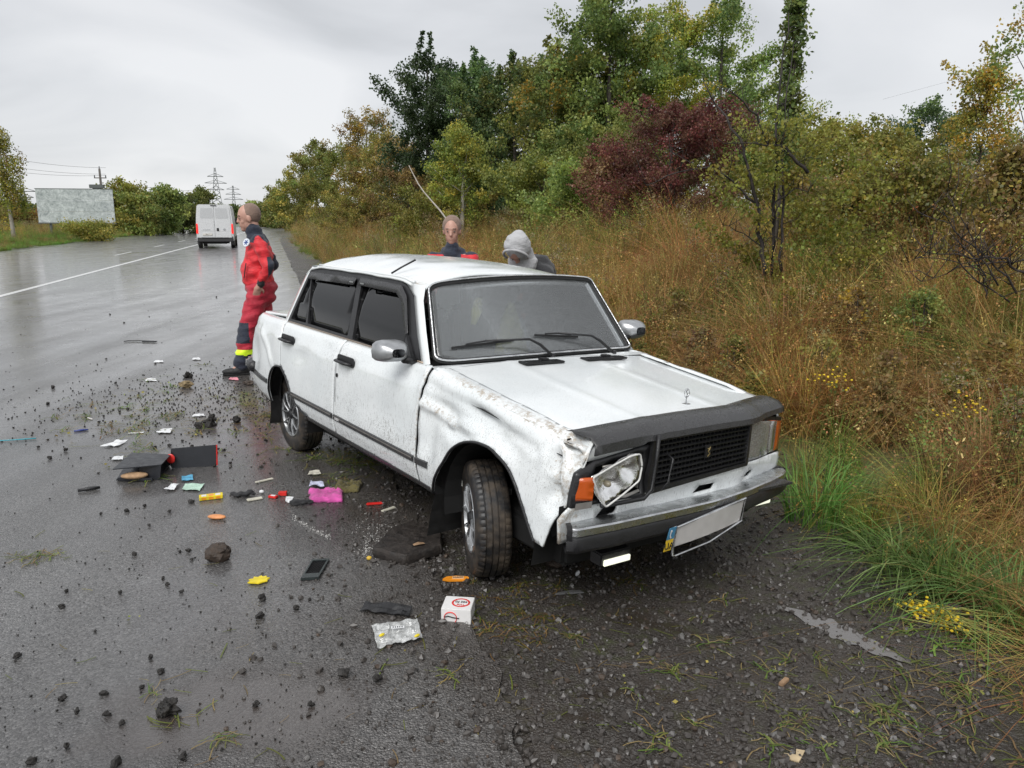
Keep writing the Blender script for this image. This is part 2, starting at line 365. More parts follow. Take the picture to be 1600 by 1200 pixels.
def blades(n, h0, h1, w, lean, rad, cols, rs, seg=4, droop=.5, hd=None):
    V = []; Fq = []; C = []
    for b in range(n):
        a = rs.uniform(0, 6.283); r = rad*math.sqrt(rs.rand()); x0, y0 = r*math.cos(a), r*math.sin(a); H = rs.uniform(h0, h1)
        da = a+rs.normal(0, .9); le = lean*abs(rs.normal(1, .5)); c = np.array(cols[rs.randint(len(cols))])*rs.uniform(.7, 1.25); px, py = -math.sin(da+rs.normal(0, .6)), math.cos(da)
        base = len(V)
        for k in range(seg+1):
            t = k/seg; hor = H*le*t*t; z = H*(t-droop*le*t**3*.6); ww = w*(1-t**1.6*.93)*.5
            cx, cy = x0+math.cos(da)*hor, y0+math.sin(da)*hor
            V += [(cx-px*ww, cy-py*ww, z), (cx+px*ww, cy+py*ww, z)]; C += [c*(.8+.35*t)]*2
        for k in range(seg): i = base+2*k; Fq.append((i, i+1, i+3, i+2))
        if hd and rs.rand() < .35:
            tp = np.array(V[-1]); 
            for q in range(10):
                o = rs.normal(0, 1, 3)*np.array([.012, .012, .05])*hd; i = len(V); d = rs.normal(0, .0045*hd, 3); e = rs.normal(0, .0045*hd, 3); m0 = tp+o*.7-[0, 0, .04*hd]
                V += [tuple(m0), tuple(m0+d), tuple(m0+d+e), tuple(m0+e)]; C += [c*1.3]*4; Fq.append((i, i+1, i+2, i+3))
    return V, Fq, C
def herb(nst, h, leaves, ls, cols, rs, stemc=(.08, .06, .03), spread=.35, flower=None):
    V = []; Fq = []; C = []
    for s_ in range(nst):
        a = rs.uniform(0, 6.283); sp = spread*rs.rand(); H = h*rs.uniform(.6, 1.1); P = [np.array([math.cos(a)*sp*t**1.3*H+.04*math.sin(5*t+a), math.sin(a)*sp*t**1.3*H, H*t]) for t in np.linspace(0, 1, 6)]
        for k in range(5):
            i = len(V); w = .004*(1-k/7); q = np.array([-math.sin(a+1), math.cos(a+1), 0])*w
            V += [tuple(P[k]-q), tuple(P[k]+q), tuple(P[k+1]+q), tuple(P[k+1]-q)]; C += [stemc]*4; Fq.append((i, i+1, i+2, i+3))
        for l in range(leaves):
            t = rs.uniform(.15, 1); c0 = P[min(5, int(t*5))]+rs.normal(0, .045, 3); b = rs.uniform(0, 6.283); d = np.array([math.cos(b), math.sin(b), rs.uniform(-.5, .6)])*ls*rs.uniform(.6, 1.3); e = np.cross(d, rs.normal(0, 1, 3)); e = e/(np.linalg.norm(e)+1e-6)*ls*.4
            i = len(V); V += [tuple(c0), tuple(c0+d*.5+e), tuple(c0+d), tuple(c0+d*.5-e)]; c = np.array(cols[rs.randint(len(cols))])*rs.uniform(.7, 1.3); C += [c]*4; Fq.append((i, i+1, i+2, i+3))
        if flower is not None:
            for l in range(26):
                c0 = P[5]+rs.normal(0, 1, 3)*np.array([.035, .035, .04]); d = rs.normal(0, .009, 3); e = rs.normal(0, .009, 3); i = len(V)
                V += [tuple(c0), tuple(c0+d), tuple(c0+d+e), tuple(c0+e)]; C += [np.array(flower)*rs.uniform(.7, 1.2)]*4; Fq.append((i, i+1, i+2, i+3))
    return V, Fq, C
def vm(name, vfc, mat=None): return mesh_np(name, np.array(vfc[0]), np.array(vfc[1]), mat or GRASS, np.array(vfc[2]))
GOLD = [(.47, .32, .13), (.40, .25, .095), (.52, .38, .18), (.28, .17, .07)]; RUST = [(.42, .19, .085), (.31, .145, .06), (.40, .23, .11)]; GRN = [(.16, .25, .055), (.22, .30, .07), (.11, .18, .045)]; OLV = [(.24, .24, .06), (.31, .28, .08), (.16, .17, .05)]
TU = []
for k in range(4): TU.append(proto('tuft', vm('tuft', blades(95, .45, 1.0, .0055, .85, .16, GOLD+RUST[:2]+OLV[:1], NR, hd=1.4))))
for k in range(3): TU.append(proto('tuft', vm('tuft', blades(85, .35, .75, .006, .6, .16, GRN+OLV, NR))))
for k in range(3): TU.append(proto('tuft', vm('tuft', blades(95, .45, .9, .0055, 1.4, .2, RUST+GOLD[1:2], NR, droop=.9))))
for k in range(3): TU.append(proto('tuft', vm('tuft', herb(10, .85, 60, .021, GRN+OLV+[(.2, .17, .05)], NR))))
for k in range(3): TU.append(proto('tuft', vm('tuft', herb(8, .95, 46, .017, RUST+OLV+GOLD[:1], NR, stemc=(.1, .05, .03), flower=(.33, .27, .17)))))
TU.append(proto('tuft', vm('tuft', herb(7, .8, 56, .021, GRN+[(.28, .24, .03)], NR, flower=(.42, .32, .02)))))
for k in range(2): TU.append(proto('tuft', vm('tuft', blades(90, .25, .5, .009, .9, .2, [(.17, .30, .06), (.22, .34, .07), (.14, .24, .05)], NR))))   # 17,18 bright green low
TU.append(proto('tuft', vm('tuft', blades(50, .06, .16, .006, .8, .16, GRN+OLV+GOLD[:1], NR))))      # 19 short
P = []; Ro = []; S = []; I = []
def pick(x, y, e):
    a = noise.noise((x*.45, y*.45, 9)); b = noise.noise((x*.9, y*.9, 22)); r = rnd.random()
    if e < .5 and r < .55: return rnd.choice((4, 5, 6, 17, 18))
    if a > .12: s_ = (10, 11, 4, 5, 6, 12, 2, 4) if r < .8 else (0, 1, 13)
    elif a < -.14: s_ = (7, 8, 9, 7, 8, 0, 1, 13) if r < .85 else (4, 10)
    else: s_ = (0, 1, 2, 3, 13, 5, 9, 10) if b > -.1 else (4, 6, 10, 5, 0, 2, 8)
    return rnd.choice(s_)
for band, (y0, y1, e1, dens, sc) in enumerate(((1.2, 8, 8.5, 22, .95), (8, 16, 10, 14, 1.05), (16, 30, 11, 7.5, 1.2), (30, 60, 9, 2.6, 1.45), (60, 150, 8, .7, 1.8))):
    for _ in range(int((y1-y0)*e1*dens)):
        y = rnd.uniform(y0, y1); e_ = e1*rnd.random(); x = xv(y)+e_-.1+.25*noise.noise((y*1.2, 7, 0)); u = 800+F*x/max(y, .5)
        if u < -300 or u > 2300: continue
        gpn_ = noise.noise((x*.8, y*.8, 77))
        if gpn_ < -.28 and rnd.random() < .75: continue
        P.append((x, y, hz(x, y)-.02)); I.append(pick(x, y, e_)); h = (.42+.58*min(1, e_/1.3))*sc*rnd.uniform(.7, 1.2)*(1+.45*gpn_)
        Ro.append((rnd.gauss(0, .22)+.08, rnd.gauss(-.12, .24), rnd.uniform(0, 6.28))); S.append(h)
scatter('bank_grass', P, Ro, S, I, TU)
print('bank tufts', len(P))
P = []; Ro = []; S = []; I = []
for _ in range(7000):
    y = 14+rnd.random()**1.5*150; el = rnd.random()**1.6*16; x = xl(y)-el; P.append((x, y, hz(x, y)-.02)); hh = .55+.5*min(1, el/6); k = rnd.random()
    I.append(rnd.choice((17, 18, 17, 18, 5) if k < .92-.3*min(1, el/8) else (0, 2, 10, 7, 15))); Ro.append((0, 0, rnd.uniform(0, 6.28))); S.append(hh*(.75+y/110))
scatter('verge_grass', P, Ro, S, I, TU)

# ---- trees
def crown_mesh(rs, H, Rr, z0, cols, n_cl, n_lf, ls, shape='ovoid', shoots=0, cc=None, gap=.25, lean=(0, 0), clr=.34, droop=0.):
    """leaf clumps through an uneven envelope; returns V,F,C,clump centres"""
    cen = []; n_cl = int(n_cl*(.50 if Rr > .8 and shape != 'column' else 1)); full = Rr > .8 and shape != 'column'
    ph = rs.uniform(0, 6.28, 6)
    while len(cen) < n_cl:
        t = rs.rand(); a = rs.uniform(0, 6.283)
        if shape == 'ovoid': env = math.sin(math.pi*min(1, (t*.86+.10)))**.7
        elif shape == 'cone': env = (1-t)**.8*min(1, t*6+.35)
        elif shape == 'column': env = .75*min(1, t*5+.3)*min(1, (1-t)*4+.15)
        else: env = math.sqrt(max(0, 1-(t*1.02)**2))*min(1, t*4+.6)
        env *= 1+.22*math.sin(2*a+ph[0]+3*t)+.16*math.sin(3*a+ph[1]-5*t)+.12*math.sin(9*t+ph[2])
        r = Rr*env*(rs.rand()**.42); x, y, z = r*math.cos(a), r*math.sin(a), z0+(H-z0)*t
        if noise.noise((x*.9+ph[3]*7, y*.9, z*.9)) < -gap: continue
        cen.append((x+lean[0]*t, y+lean[1]*t, z))
    if Rr > .8 and shape != 'column':
        nb = 34 if n_cl > 100 else 22
        for b_ in range(nb):
            t0 = rs.uniform(.02, .86); a = rs.uniform(0, 6.283); e_ = math.sin(math.pi*min(1, t0*.8+.2))**.6 if shape != 'cone' else (1-t0)**.6
            L = Rr*e_*rs.uniform(.8, 1.45); up = rs.uniform(.25, .9)*(1 if shape != 'dome' else .8); k_ = max(5, int(L/(clr*.55)))
            for q in range(k_):
                s = .35+.65*q/(k_-1); z = z0+(H-z0)*t0+L*up*s**1.3
                if z < H*1.02: cen.append((L*s*math.cos(a+.2*s)+lean[0]*t0+rs.normal(0, .05), L*s*math.sin(a+.2*s)+lean[1]*t0+rs.normal(0, .05), z))
    n_cl = len(cen)
    for s_ in range(shoots):
        a = rs.uniform(0, 6.283); r = Rr*.55*rs.rand(); hh = rs.uniform(.08, .2)*H; top = H*(1-.35*(r/Rr)**2)
        j_ = rs.normal(0, .25, 2)
        for k in range(9): cen.append((r*math.cos(a)+lean[0]+j_[0]*k/8+rs.normal(0, .05), r*math.sin(a)+lean[1]+j_[1]*k/8+rs.normal(0, .05), top-.4+hh*k/8))
    cen = np.array(cen); nc = len(cen); N = nc*n_lf; ci = np.repeat(np.arange(nc), n_lf)
    rad = clr*rs.uniform(.6, 1.15, nc); 
    if shoots: rad[n_cl:] = np.linspace(.26, .10, max(1, nc-n_cl)) if nc-n_cl < 9 else np.tile(np.linspace(.28, .08, 9), shoots)
    off = rs.normal(0, 1, (N, 3)); off /= np.linalg.norm(off, axis=1)[:, None]+1e-6; off *= (rs.rand(N)**.55)[:, None]*rad[ci][:, None]; off[:, 2] *= .8
    if droop: off[:, 2] -= droop*rs.rand(N)**1.5
    c = cen[ci]+off; d = rs.normal(0, 1, (N, 3)); d[:, 2] -= .4; d /= np.linalg.norm(d, axis=1)[:, None]; e = np.cross(d, rs.normal(0, 1, (N, 3))); e /= np.linalg.norm(e, axis=1)[:, None]+1e-6
    s = ls*rs.uniform(.6, 1.3, N)[:, None]
    if shoots: s = np.where((ci >= n_cl)[:, None] & (rs.rand(N) > .4)[:, None], s*.02, s)
    V = np.stack([c, c+d*s*.5+e*s*.36, c+d*s, c+d*s*.5-e*s*.36], 1).reshape(-1, 3)
    k = np.arange(N)*4; Fq = np.stack([k, k+1, k+2, k+3], 1)
    cols = np.array(cols); cm = rs.randint(len(cols), size=nc); base = cols[cm]*rs.uniform(.7, 1.25, nc)[:, None]; lf = base[ci]*.65+cols[rs.randint(len(cols), size=N)]*.35
    lf *= 1.14*rs.uniform(.65, 1.35, N)[:, None]; return V, Fq, np.repeat(lf, 4, 0), cen
def trunk_mb(rs, H, r, cen, lean=(0, 0), n_limb=14, z0=.3):
    m = MB(); n = 9; P = [Vector((lean[0]*(t**1.2)+.03*H*.3*math.sin(4*t+H), lean[1]*t+.02*H*.3*math.cos(5*t), H*.95*t)) for t in np.linspace(0, 1, n)]
    m.tube(P, [r*(1.25-1.1*k/(n-1))+.006 for k in range(n)], 8)
    if len(cen):
        for k in rs.choice(len(cen), min(n_limb, len(cen)), replace=False):
            c = Vector(cen[k]); zs = max(z0, c.z-.35*math.hypot(c.x, c.y)-.5)/ (H*.95); b = P[0].lerp(P[-1], 0); i = min(n-2, max(0, int(zs*(n-1)))); b = P[i].lerp(P[i+1], min(1, max(0, zs*(n-1)-i)))
            mid = b.lerp(c, .5)+Vector((0, 0, -.12*(c-b).length*.3)); rr = r*.34*(1-.6*zs)+.005; m.tube([b, mid, c], [rr, rr*.6, rr*.2+.002], 5)
    return m
DG = [(0.043, 0.075, 0.032), (0.057, 0.100, 0.041), (0.075, 0.112, 0.041)]; MG = [(0.160, 0.227, 0.062), (0.218, 0.265, 0.070), (0.126, 0.181, 0.053), (0.286, 0.302, 0.078)]
YG = [(0.270, 0.325, 0.058), (0.351, 0.364, 0.065), (0.189, 0.260, 0.052), (0.513, 0.403, 0.065)]; OG = [(0.203, 0.210, 0.052), (0.261, 0.238, 0.058), (0.145, 0.168, 0.039), (0.377, 0.280, 0.065)]
YO = [(0.600, 0.396, 0.048), (0.528, 0.288, 0.048), (0.360, 0.300, 0.048)]; RD = [(0.150, 0.045, 0.045), (0.213, 0.068, 0.057), (0.100, 0.033, 0.033), (0.175, 0.098, 0.060)]; BR = [(0.238, 0.155, 0.075), (0.308, 0.203, 0.081), (0.168, 0.115, 0.056), (0.224, 0.216, 0.069)]
def tree(name, label, cat, u, vtop, wpx, dist, cols, kind='ovoid', z0f=.12, ncl=150, nlf=70, ls=.085, shoots=0, bark=None, group=None, lean=(0, 0), gap=.25, clr=.34, droop=0., tr=.0, nl=16, crown=True):
    rs = np.random.RandomState(int(u*7+vtop+dist*3) % 99999); b = at(u, 345, dist); gz = hz(b.x, b.y); top = at(u, vtop, dist).z; H = top-gz; Rr = wpx/F*dist/2
    o = thing(name, label, cat, (b.x, b.y, gz-.03), 0, group)
    V, Fq, C, cen = crown_mesh(rs, H, Rr, H*z0f, cols, ncl, nlf, ls, kind, shoots, None, gap, lean, clr, droop)
    trunk_mb(rs, H, tr or .012*H+.02, cen, lean, nl).obj('trunk', bark or BARK, o, smooth=True)
    link('crown', mesh_np('crown', V, Fq, LEAF, C), o); return o
G1 = 'trees along the right bank'
tree('willow_tree', 'olive green bushy tree at the far end of the right bank, nearest the road horizon', 'tree', 462, 262, 70, 118, OG+MG[:1], 'dome', .02, 150, 60, .28, group=G1, clr=.95)
tree('willow_tree', 'olive tree with feathery top, second from the far end of the right bank', 'tree', 497, 222, 90, 88, OG+YG[:1]+MG[:2], 'dome', .02, 170, 70, .2, group=G1, clr=.75)
tree('willow_tree', 'green and ochre bushy tree left of the sparse orange topped tree', 'tree', 540, 232, 100, 64, OG+MG[:2], 'dome', .02, 180, 80, .15, group=G1, clr=.6)
tree('birch_tree', 'sparse tree with orange top rising over the olive bushes', 'tree', 578, 166, 70, 60, OG+YO[:1]+BR[:1], 'ovoid', .3, 70, 60, .14, bark=BIRCH, group=G1, clr=.5)
tree('willow_tree', 'broad olive brown bush mass behind the leaning birch trunk', 'tree', 612, 205, 130, 46, OG+BR[:2], 'dome', .02, 240, 90, .12, group=G1, clr=.5)
tree('alder_tree', 'tall dark green tree, left one of the dark pair above the man with navy collar', 'tree', 672, 84, 130, 40, DG, 'ovoid', .03, 320, 95, .13, shoots=3, group=G1, clr=.55)
tree('alder_tree', 'tall dark green tree, right one of the dark pair', 'tree', 742, 100, 120, 39, DG+MG[2:3], 'ovoid', .03, 300, 90, .13, shoots=4, group=G1, clr=.5)
tree('maple_tree', 'dark maple with upright reddish shoots on top', 'tree', 802, 112, 170, 34, DG+MG[2:3]+OG[:1]+[(.10, .09, .02)], 'ovoid', .05, 360, 90, .12, shoots=14, group=G1, clr=.5)
tree('birch_tree', 'slim pale yellow green birch in front of the dark trees', 'tree', 724, 190, 78, 27, YG+MG[:2], 'ovoid', .12, 150, 95, .07, bark=BIRCH, group=G1, clr=.32)
tree('sapling', 'low yellow green bush between the slim birch and the big alder', 'bush', 850, 235, 170, 25, YG[:3]+MG, 'dome', .02, 190, 90, .085, group=G1, clr=.36)
tree('poplar_tree', 'big leafy green tree with a yellow patch near its top, left of the tallest tree', 'tree', 885, 72, 170, 30, MG+MG+YG[:1]+YO[:1], 'ovoid', .03, 330, 95, .11, shoots=5, group=G1, clr=.46)
tree('poplar_tree', 'tallest green tree, its crown cut by the top edge', 'tree', 948, -30, 170, 28, MG+DG[2:]+MG[2:3], 'ovoid', .03, 370, 95, .11, shoots=5, group=G1, clr=.44)
tree('birch_tree', 'airy yellow green tree right of the tallest tree', 'tree', 1028, 5, 165, 30, YG+OG+YO[:1], 'ovoid', .05, 300, 90, .09, group=G1, clr=.42)
tree('poplar_tree', 'green poplar with feathery side shoots behind the burgundy bush', 'tree', 1115, 10, 190, 29, MG+DG[2:]+OG[:1], 'ovoid', .08, 280, 90, .095, shoots=6, group=G1, clr=.42)
tree('dogwood_bush', 'burgundy red dogwood bush above the grey hood', 'bush', 1045, 165, 200, 20, RD+BR[2:3], 'dome', .0, 330, 90, .06, group=None, clr=.3, nl=40)
tree('dogwood_bush', 'small burgundy bush at the right foot of the big red one', 'bush', 960, 232, 110, 20.5, RD+BR[:1], 'dome', .0, 120, 80, .06, clr=.28, nl=24)
tree('young_birch', 'thin young tree with a narrow column of hanging leaves behind the bare shrub', 'tree', 1218, -8, 42, 12, OG[:1]+MG[2:3]+DG[2:]+MG[:1], 'column', .42, 95, 44, .065, tr=.03, clr=.16, gap=9, nl=26)
for n_, (u, vt, w, d, cl, lb, nc) in enumerate(((1290, 190, 190, 17, OG+YG[:2], 'loose green bush with arching tips right of the thin young tree', 190), (1375, 205, 190, 16, MG[3:]+OG+YG[:1], 'grey green bush in the middle of the right skyline', 160),
        (1445, 150, 150, 21, [(.05, .09, .045), (.07, .11, .05)]+MG[:1], 'bluish green bush behind the yellow one on the right', 140), (1520, 85, 130, 13.5, YG+YO+OG, 'yellow and green tree with orange leaves near the right edge', 170),
        (1605, -60, 130, 10.5, MG+YO[1:2]+YG[:1]+BR[:1], 'sparse tree with dangling leaves cut by the right edge', 90), (1250, 235, 120, 12.5, YG+OG, 'thin yellow green bush behind the bare dark branches', 110),
        (1330, 275, 170, 11.5, OG+BR+YG[:1], 'low olive brown bush in front of the skyline bushes', 150), (1440, 245, 190, 10.5, YG[:2]+OG+MG[:1]+BR[:1], 'wide leafy bush below the bluish green one', 190), (1570, 235, 200, 9, BR+OG+YO[2:], 'brown green bush at the right edge below the orange leaves', 190))):
    tree('bank_bush', lb, 'bush', u, vt, w, d, cl, 'dome' if n_ != 4 else 'ovoid', .0 if n_ != 4 else .3, nc, 80, .05 if d < 14 else .06, group='bushes on the right bank', clr=.24, gap=.12, nl=26, tr=.02, shoots=3)
for u, vt, w, d, cl, lb in ((1230, 165, 150, 30, OG+MG, 'distant green bush in the skyline gap behind the thin young tree'), (770, 270, 150, 30, MG[2:3]+DG, 'dark green thicket under the maple'), (960, 190, 170, 26, MG[2:]+OG[:1], 'green thicket under the tallest tree'), (690, 290, 130, 30, OG+YG[:1], 'ochre thicket at the foot of the slim birch'), (890, 255, 120, 22, MG+YG[:1], 'small green bush at the foot of the tallest tree'), (1180, 195, 120, 22, MG+OG, 'green bush right of the burgundy bush'), (640, 265, 90, 36, BR+OG, 'brown bush behind the leaning birch trunk'), (560, 300, 120, 44, OG+BR[:1], 'low brownish bush at the foot of the far right trees')):
    tree('bank_bush', lb, 'bush', u, vt, w, d, cl, 'dome', 0, 130, 80, .08, group='bushes on the right bank', clr=.36, gap=.12, nl=14, tr=.02)
WEEDS = ((985, 470, 60, 8.8, MG+OG[:1], 'green leafy weed just above the bonnet hinge side'), (1060, 430, 90, 9.5, OG+BR[:1], 'olive leafy weed below the burgundy bush'), (1100, 480, 70, 7.8, BR+RD[3:], 'rusty brown weed left of the bare shrub foot'), (1150, 520, 80, 7.2, MG+OG, 'green weed under the bare shrub'), (1235, 400, 90, 8.6, YG+OG, 'yellow green weed right of the bare shrub foot'),
    (1290, 500, 90, 6.8, OG+BR, 'olive brown weed above the first yellow flowers'), (1345, 430, 100, 7.8, BR+YO[:1], 'orange brown weed in the middle of the bank'), (1400, 520, 90, 6.2, RD[3:]+BR, 'reddish brown weed in the middle of the lower bank'), (1450, 440, 110, 7.2, MG+YG[:1], 'green weed left of the dry branch heap'), (1500, 560, 90, 5.6, OG+MG[:1], 'dark green weed above the second yellow flowers'),
    (1560, 500, 110, 5.9, BR+OG, 'brown weed below the dry branch heap'), (1590, 640, 100, 4.9, MG+BR[:1], 'green weed low at the right edge'), (1375, 620, 80, 5.7, BR, 'brown weed between the two flowering weeds'), (1180, 610, 60, 6.4, OG, 'olive weed right behind the bonnet corner'))
for u, v, w, d, cl, lb in WEEDS:
    b = at(u, v, d); rs = np.random.RandomState(u); R_ = w/F*d/2; H_ = R_*1.5+.25; gz0 = hz(b.x, b.y); o = thing('bank_weed', lb, 'plant', (b.x, b.y, gz0-.03), 0, 'leafy weeds on the right bank')
    Vv, Ff, Cc_, cen = crown_mesh(rs, H_, R_, .08, [tuple(q*.9 for q in c_) for c_ in cl], 46, 42, .034, 'dome', 0, None, 9, (0, 0), .10)
    link('foliage', mesh_np('foliage', Vv, Ff, LEAF, Cc_), o); trunk_mb(rs, H_, .006, cen, (0, 0), 16, .02).obj('stems', BARK, o, smooth=True)
# leaning white birch stem
a, b = at(713, 372, 25), at(640, 262, 27)
lb_ = MB().tube([a+(b-a)*t+Vector((.06*math.sin(7*t), 0, .05*math.sin(5*t))) for t in np.linspace(-.05, 1.05, 9)], [.036-.022*k/8 for k in range(9)], 8).obj('leaning_birch_stem', BIRCH, smooth=True)
tag(lb_, 'thin white birch stem leaning left out of the grass', 'tree trunk')
# bare dark shrub on the bank
def bare_shrub(name, label, u, dist, segs, cat='shrub'):
    b = at(u, 400, dist); gz = hz(b.x, b.y); o = thing(name, label, cat, (b.x, b.y, gz-.03)); m = MB(); rs = np.random.RandomState(int(u))
    def px(q): w = at(q[0], q[1], dist+(q[2] if len(q) > 2 else 0)); return w-Vector((b.x, b.y, gz-.03))
    for pts, r0, r1 in segs:
        P = [px(q) for q in pts]; Q = []
        for i in range(len(P)-1):
            for t in (0, .33, .66): Q.append(P[i].lerp(P[i+1], t)+Vector(rs.normal(0, .012, 3)))
        Q.append(P[-1]); m.tube(Q, [r0+(r1-r0)*k/(len(Q)-1) for k in range(len(Q))], 6)
        for k in range(1, len(Q)):
            for _ in range(2):
                if rs.rand() < .75:
                    d = Vector(rs.normal(0, 1, 3)); d.z = abs(d.z)+.4; d.normalize(); L = rs.uniform(.12, .4); m.tube([Q[k], Q[k]+d*L*.5, Q[k]+d*L+Vector(rs.normal(0, .05, 3))], [.0045, .0035, .0015], 4)
    m.obj('branches', DARKBARK, o, smooth=True); return o
bs = bare_shrub('bare_shrub', 'dark bare branched shrub on the bank beyond the bonnet', 1195, 9.2, [
    (((1192, 432), (1190, 380), (1183, 320), (1170, 260), (1153, 217), (1120, 165, .3), (1100, 130, .4)), .030, .006),
    (((1206, 432, .2), (1207, 360, .2), (1209, 300), (1212, 200, .1), (1222, 110, .2), (1232, 20, .3)), .024, .006),
    (((1220, 428, .1), (1222, 350, .1), (1222, 250), (1226, 170), (1240, 70, .2)), .020, .005),
    (((1183, 320), (1150, 285), (1110, 262, -.2), (1060, 268, -.4), (1010, 290, -.6)), .016, .004),
    (((1262, 272), (1240, 245), (1225, 230), (1200, 225), (1180, 180), (1150, 150, -.2), (1135, 138, -.2)), .022, .005),
    (((1225, 230), (1180, 224), (1130, 224, -.1)), .012, .004), (((1205, 345), (1212, 315), (1240, 298), (1262, 300)), .013, .005), (((1190, 385), (1160, 365), (1130, 352, -.2)), .009, .003)])
rs = np.random.RandomState(5); Vl, Fl, Cl, _ = crown_mesh(rs, 2.6, .95, .5, YG[:3]+OG[:1]+[(.3, .24, .04)], 70, 36, .045, 'ovoid', 0, None, .2, (0, 0), .16)
link('leaves', mesh_np('leaves', Vl, Fl, LEAF, Cl), bs, (.35, 0, 0))
bs2 = bare_shrub('dead_branches', 'heap of dry brown branches lying in the grass at the right edge', 1530, 6.6, [
    (((1600, 425), (1570, 405), (1530, 400), (1480, 398), (1430, 392)), .012, .003), (((1590, 460), (1560, 420), (1520, 380), (1480, 350), (1440, 335)), .010, .003),
    (((1540, 470), (1540, 430), (1520, 400), (1490, 370)), .008, .003), (((1600, 405), (1550, 410), (1500, 420), (1440, 440)), .008, .002), (((1580, 470), (1530, 440), (1500, 410), (1450, 400), (1420, 410)), .008, .002), (((1560, 450), (1530, 400), (1500, 340), (1480, 300)), .008, .002)], 'branches')
# left side
tree('birch_tree', 'tall weeping birch at the left edge', 'tree', 16, 192, 62, 52, YG+OG[:1]+BR[:1], 'column', .2, 130, 60, .13, bark=BIRCH, clr=.42, droop=1.0, gap=.1)
for u, vt, w, d, cl, lb in ((192, 280, 50, 84, OG+YG[:2], 'olive tree just right of the billboard'), (222, 302, 60, 80, MG+OG+YG[:1], 'low green bush in the left roadside row, beside the olive tree'), (258, 292, 52, 84, MG+OG[:1], 'round dark green bush in the middle of the left row'), (286, 308, 40, 92, MG[2:3]+DG[2:]+OG[:1], 'dark bush left of the white van roof'), (316, 293, 36, 108, MG+OG[:1], 'pointed green tree right behind the white van')):
    tree('roadside_bush', lb, 'tree', u, vt, w, d, cl, 'dome', .02, 150, 60, .24, group='trees along the left verge', clr=.8)
for u, vt, w, d, cl, lb in ((45, 330, 50, 56, YO+OG+BR, 'orange tinted low bush left of the billboard'), (98, 322, 70, 58, BR+RD[3:], 'brown leafless bush in front of the billboard'), (8, 325, 60, 55, OG+BR, 'low olive bush at the foot of the weeping birch'), (205, 334, 70, 74, BR+OG[:1], 'dark brown bush below the olive tree'), (250, 335, 60, 78, BR+DG, 'dark low bush at the foot of the left row'), (140, 348, 60, 59, OG+YG[:1], 'low scrub under the right half of the billboard')):
    tree('verge_bush', lb, 'bush', u, vt, w, d*1.4 if u not in (95, 140) else d, cl, 'dome', 0, 90 if u != 98 else 70, 60 if u != 98 else 22, .13, group='low bushes on the left verge', clr=.62, nl=30)
for u, vt, w, d in ((395, 316, 30, 190), (412, 318, 40, 170), (432, 300, 30, 150)):
    tree('far_tree', {395: 'hazy tree where the road meets the horizon, left of the man in red', 412: 'far tree hidden partly behind the man in red', 432: 'far tree closing the right bank at the horizon'}[u], 'tree', u, vt, w, d, OG+MG, 'dome', 0, 90, 50, .4, clr=1.2)
rs = np.random.RandomState(3); Vw = []; Fw = []; Cw = []; n0 = 0
for k in range(60):
    y = rs.uniform(420, 520); x = -520+k*17+rs.uniform(-8, 8); v_, f_, c_, _ = crown_mesh(rs, rs.uniform(5, 10), rs.uniform(8, 13), 0, DG+MG, 50, 30, 1.0, 'dome', clr=2.2); Vw.append(v_+np.array([x, y, 0])); Fw.append(f_+n0); Cw.append(c_); n0 += len(v_)
tag(link('distant_woods', mesh_np('distant_woods', np.concatenate(Vw), np.concatenate(Fw), LEAF, np.concatenate(Cw))), kind='stuff')
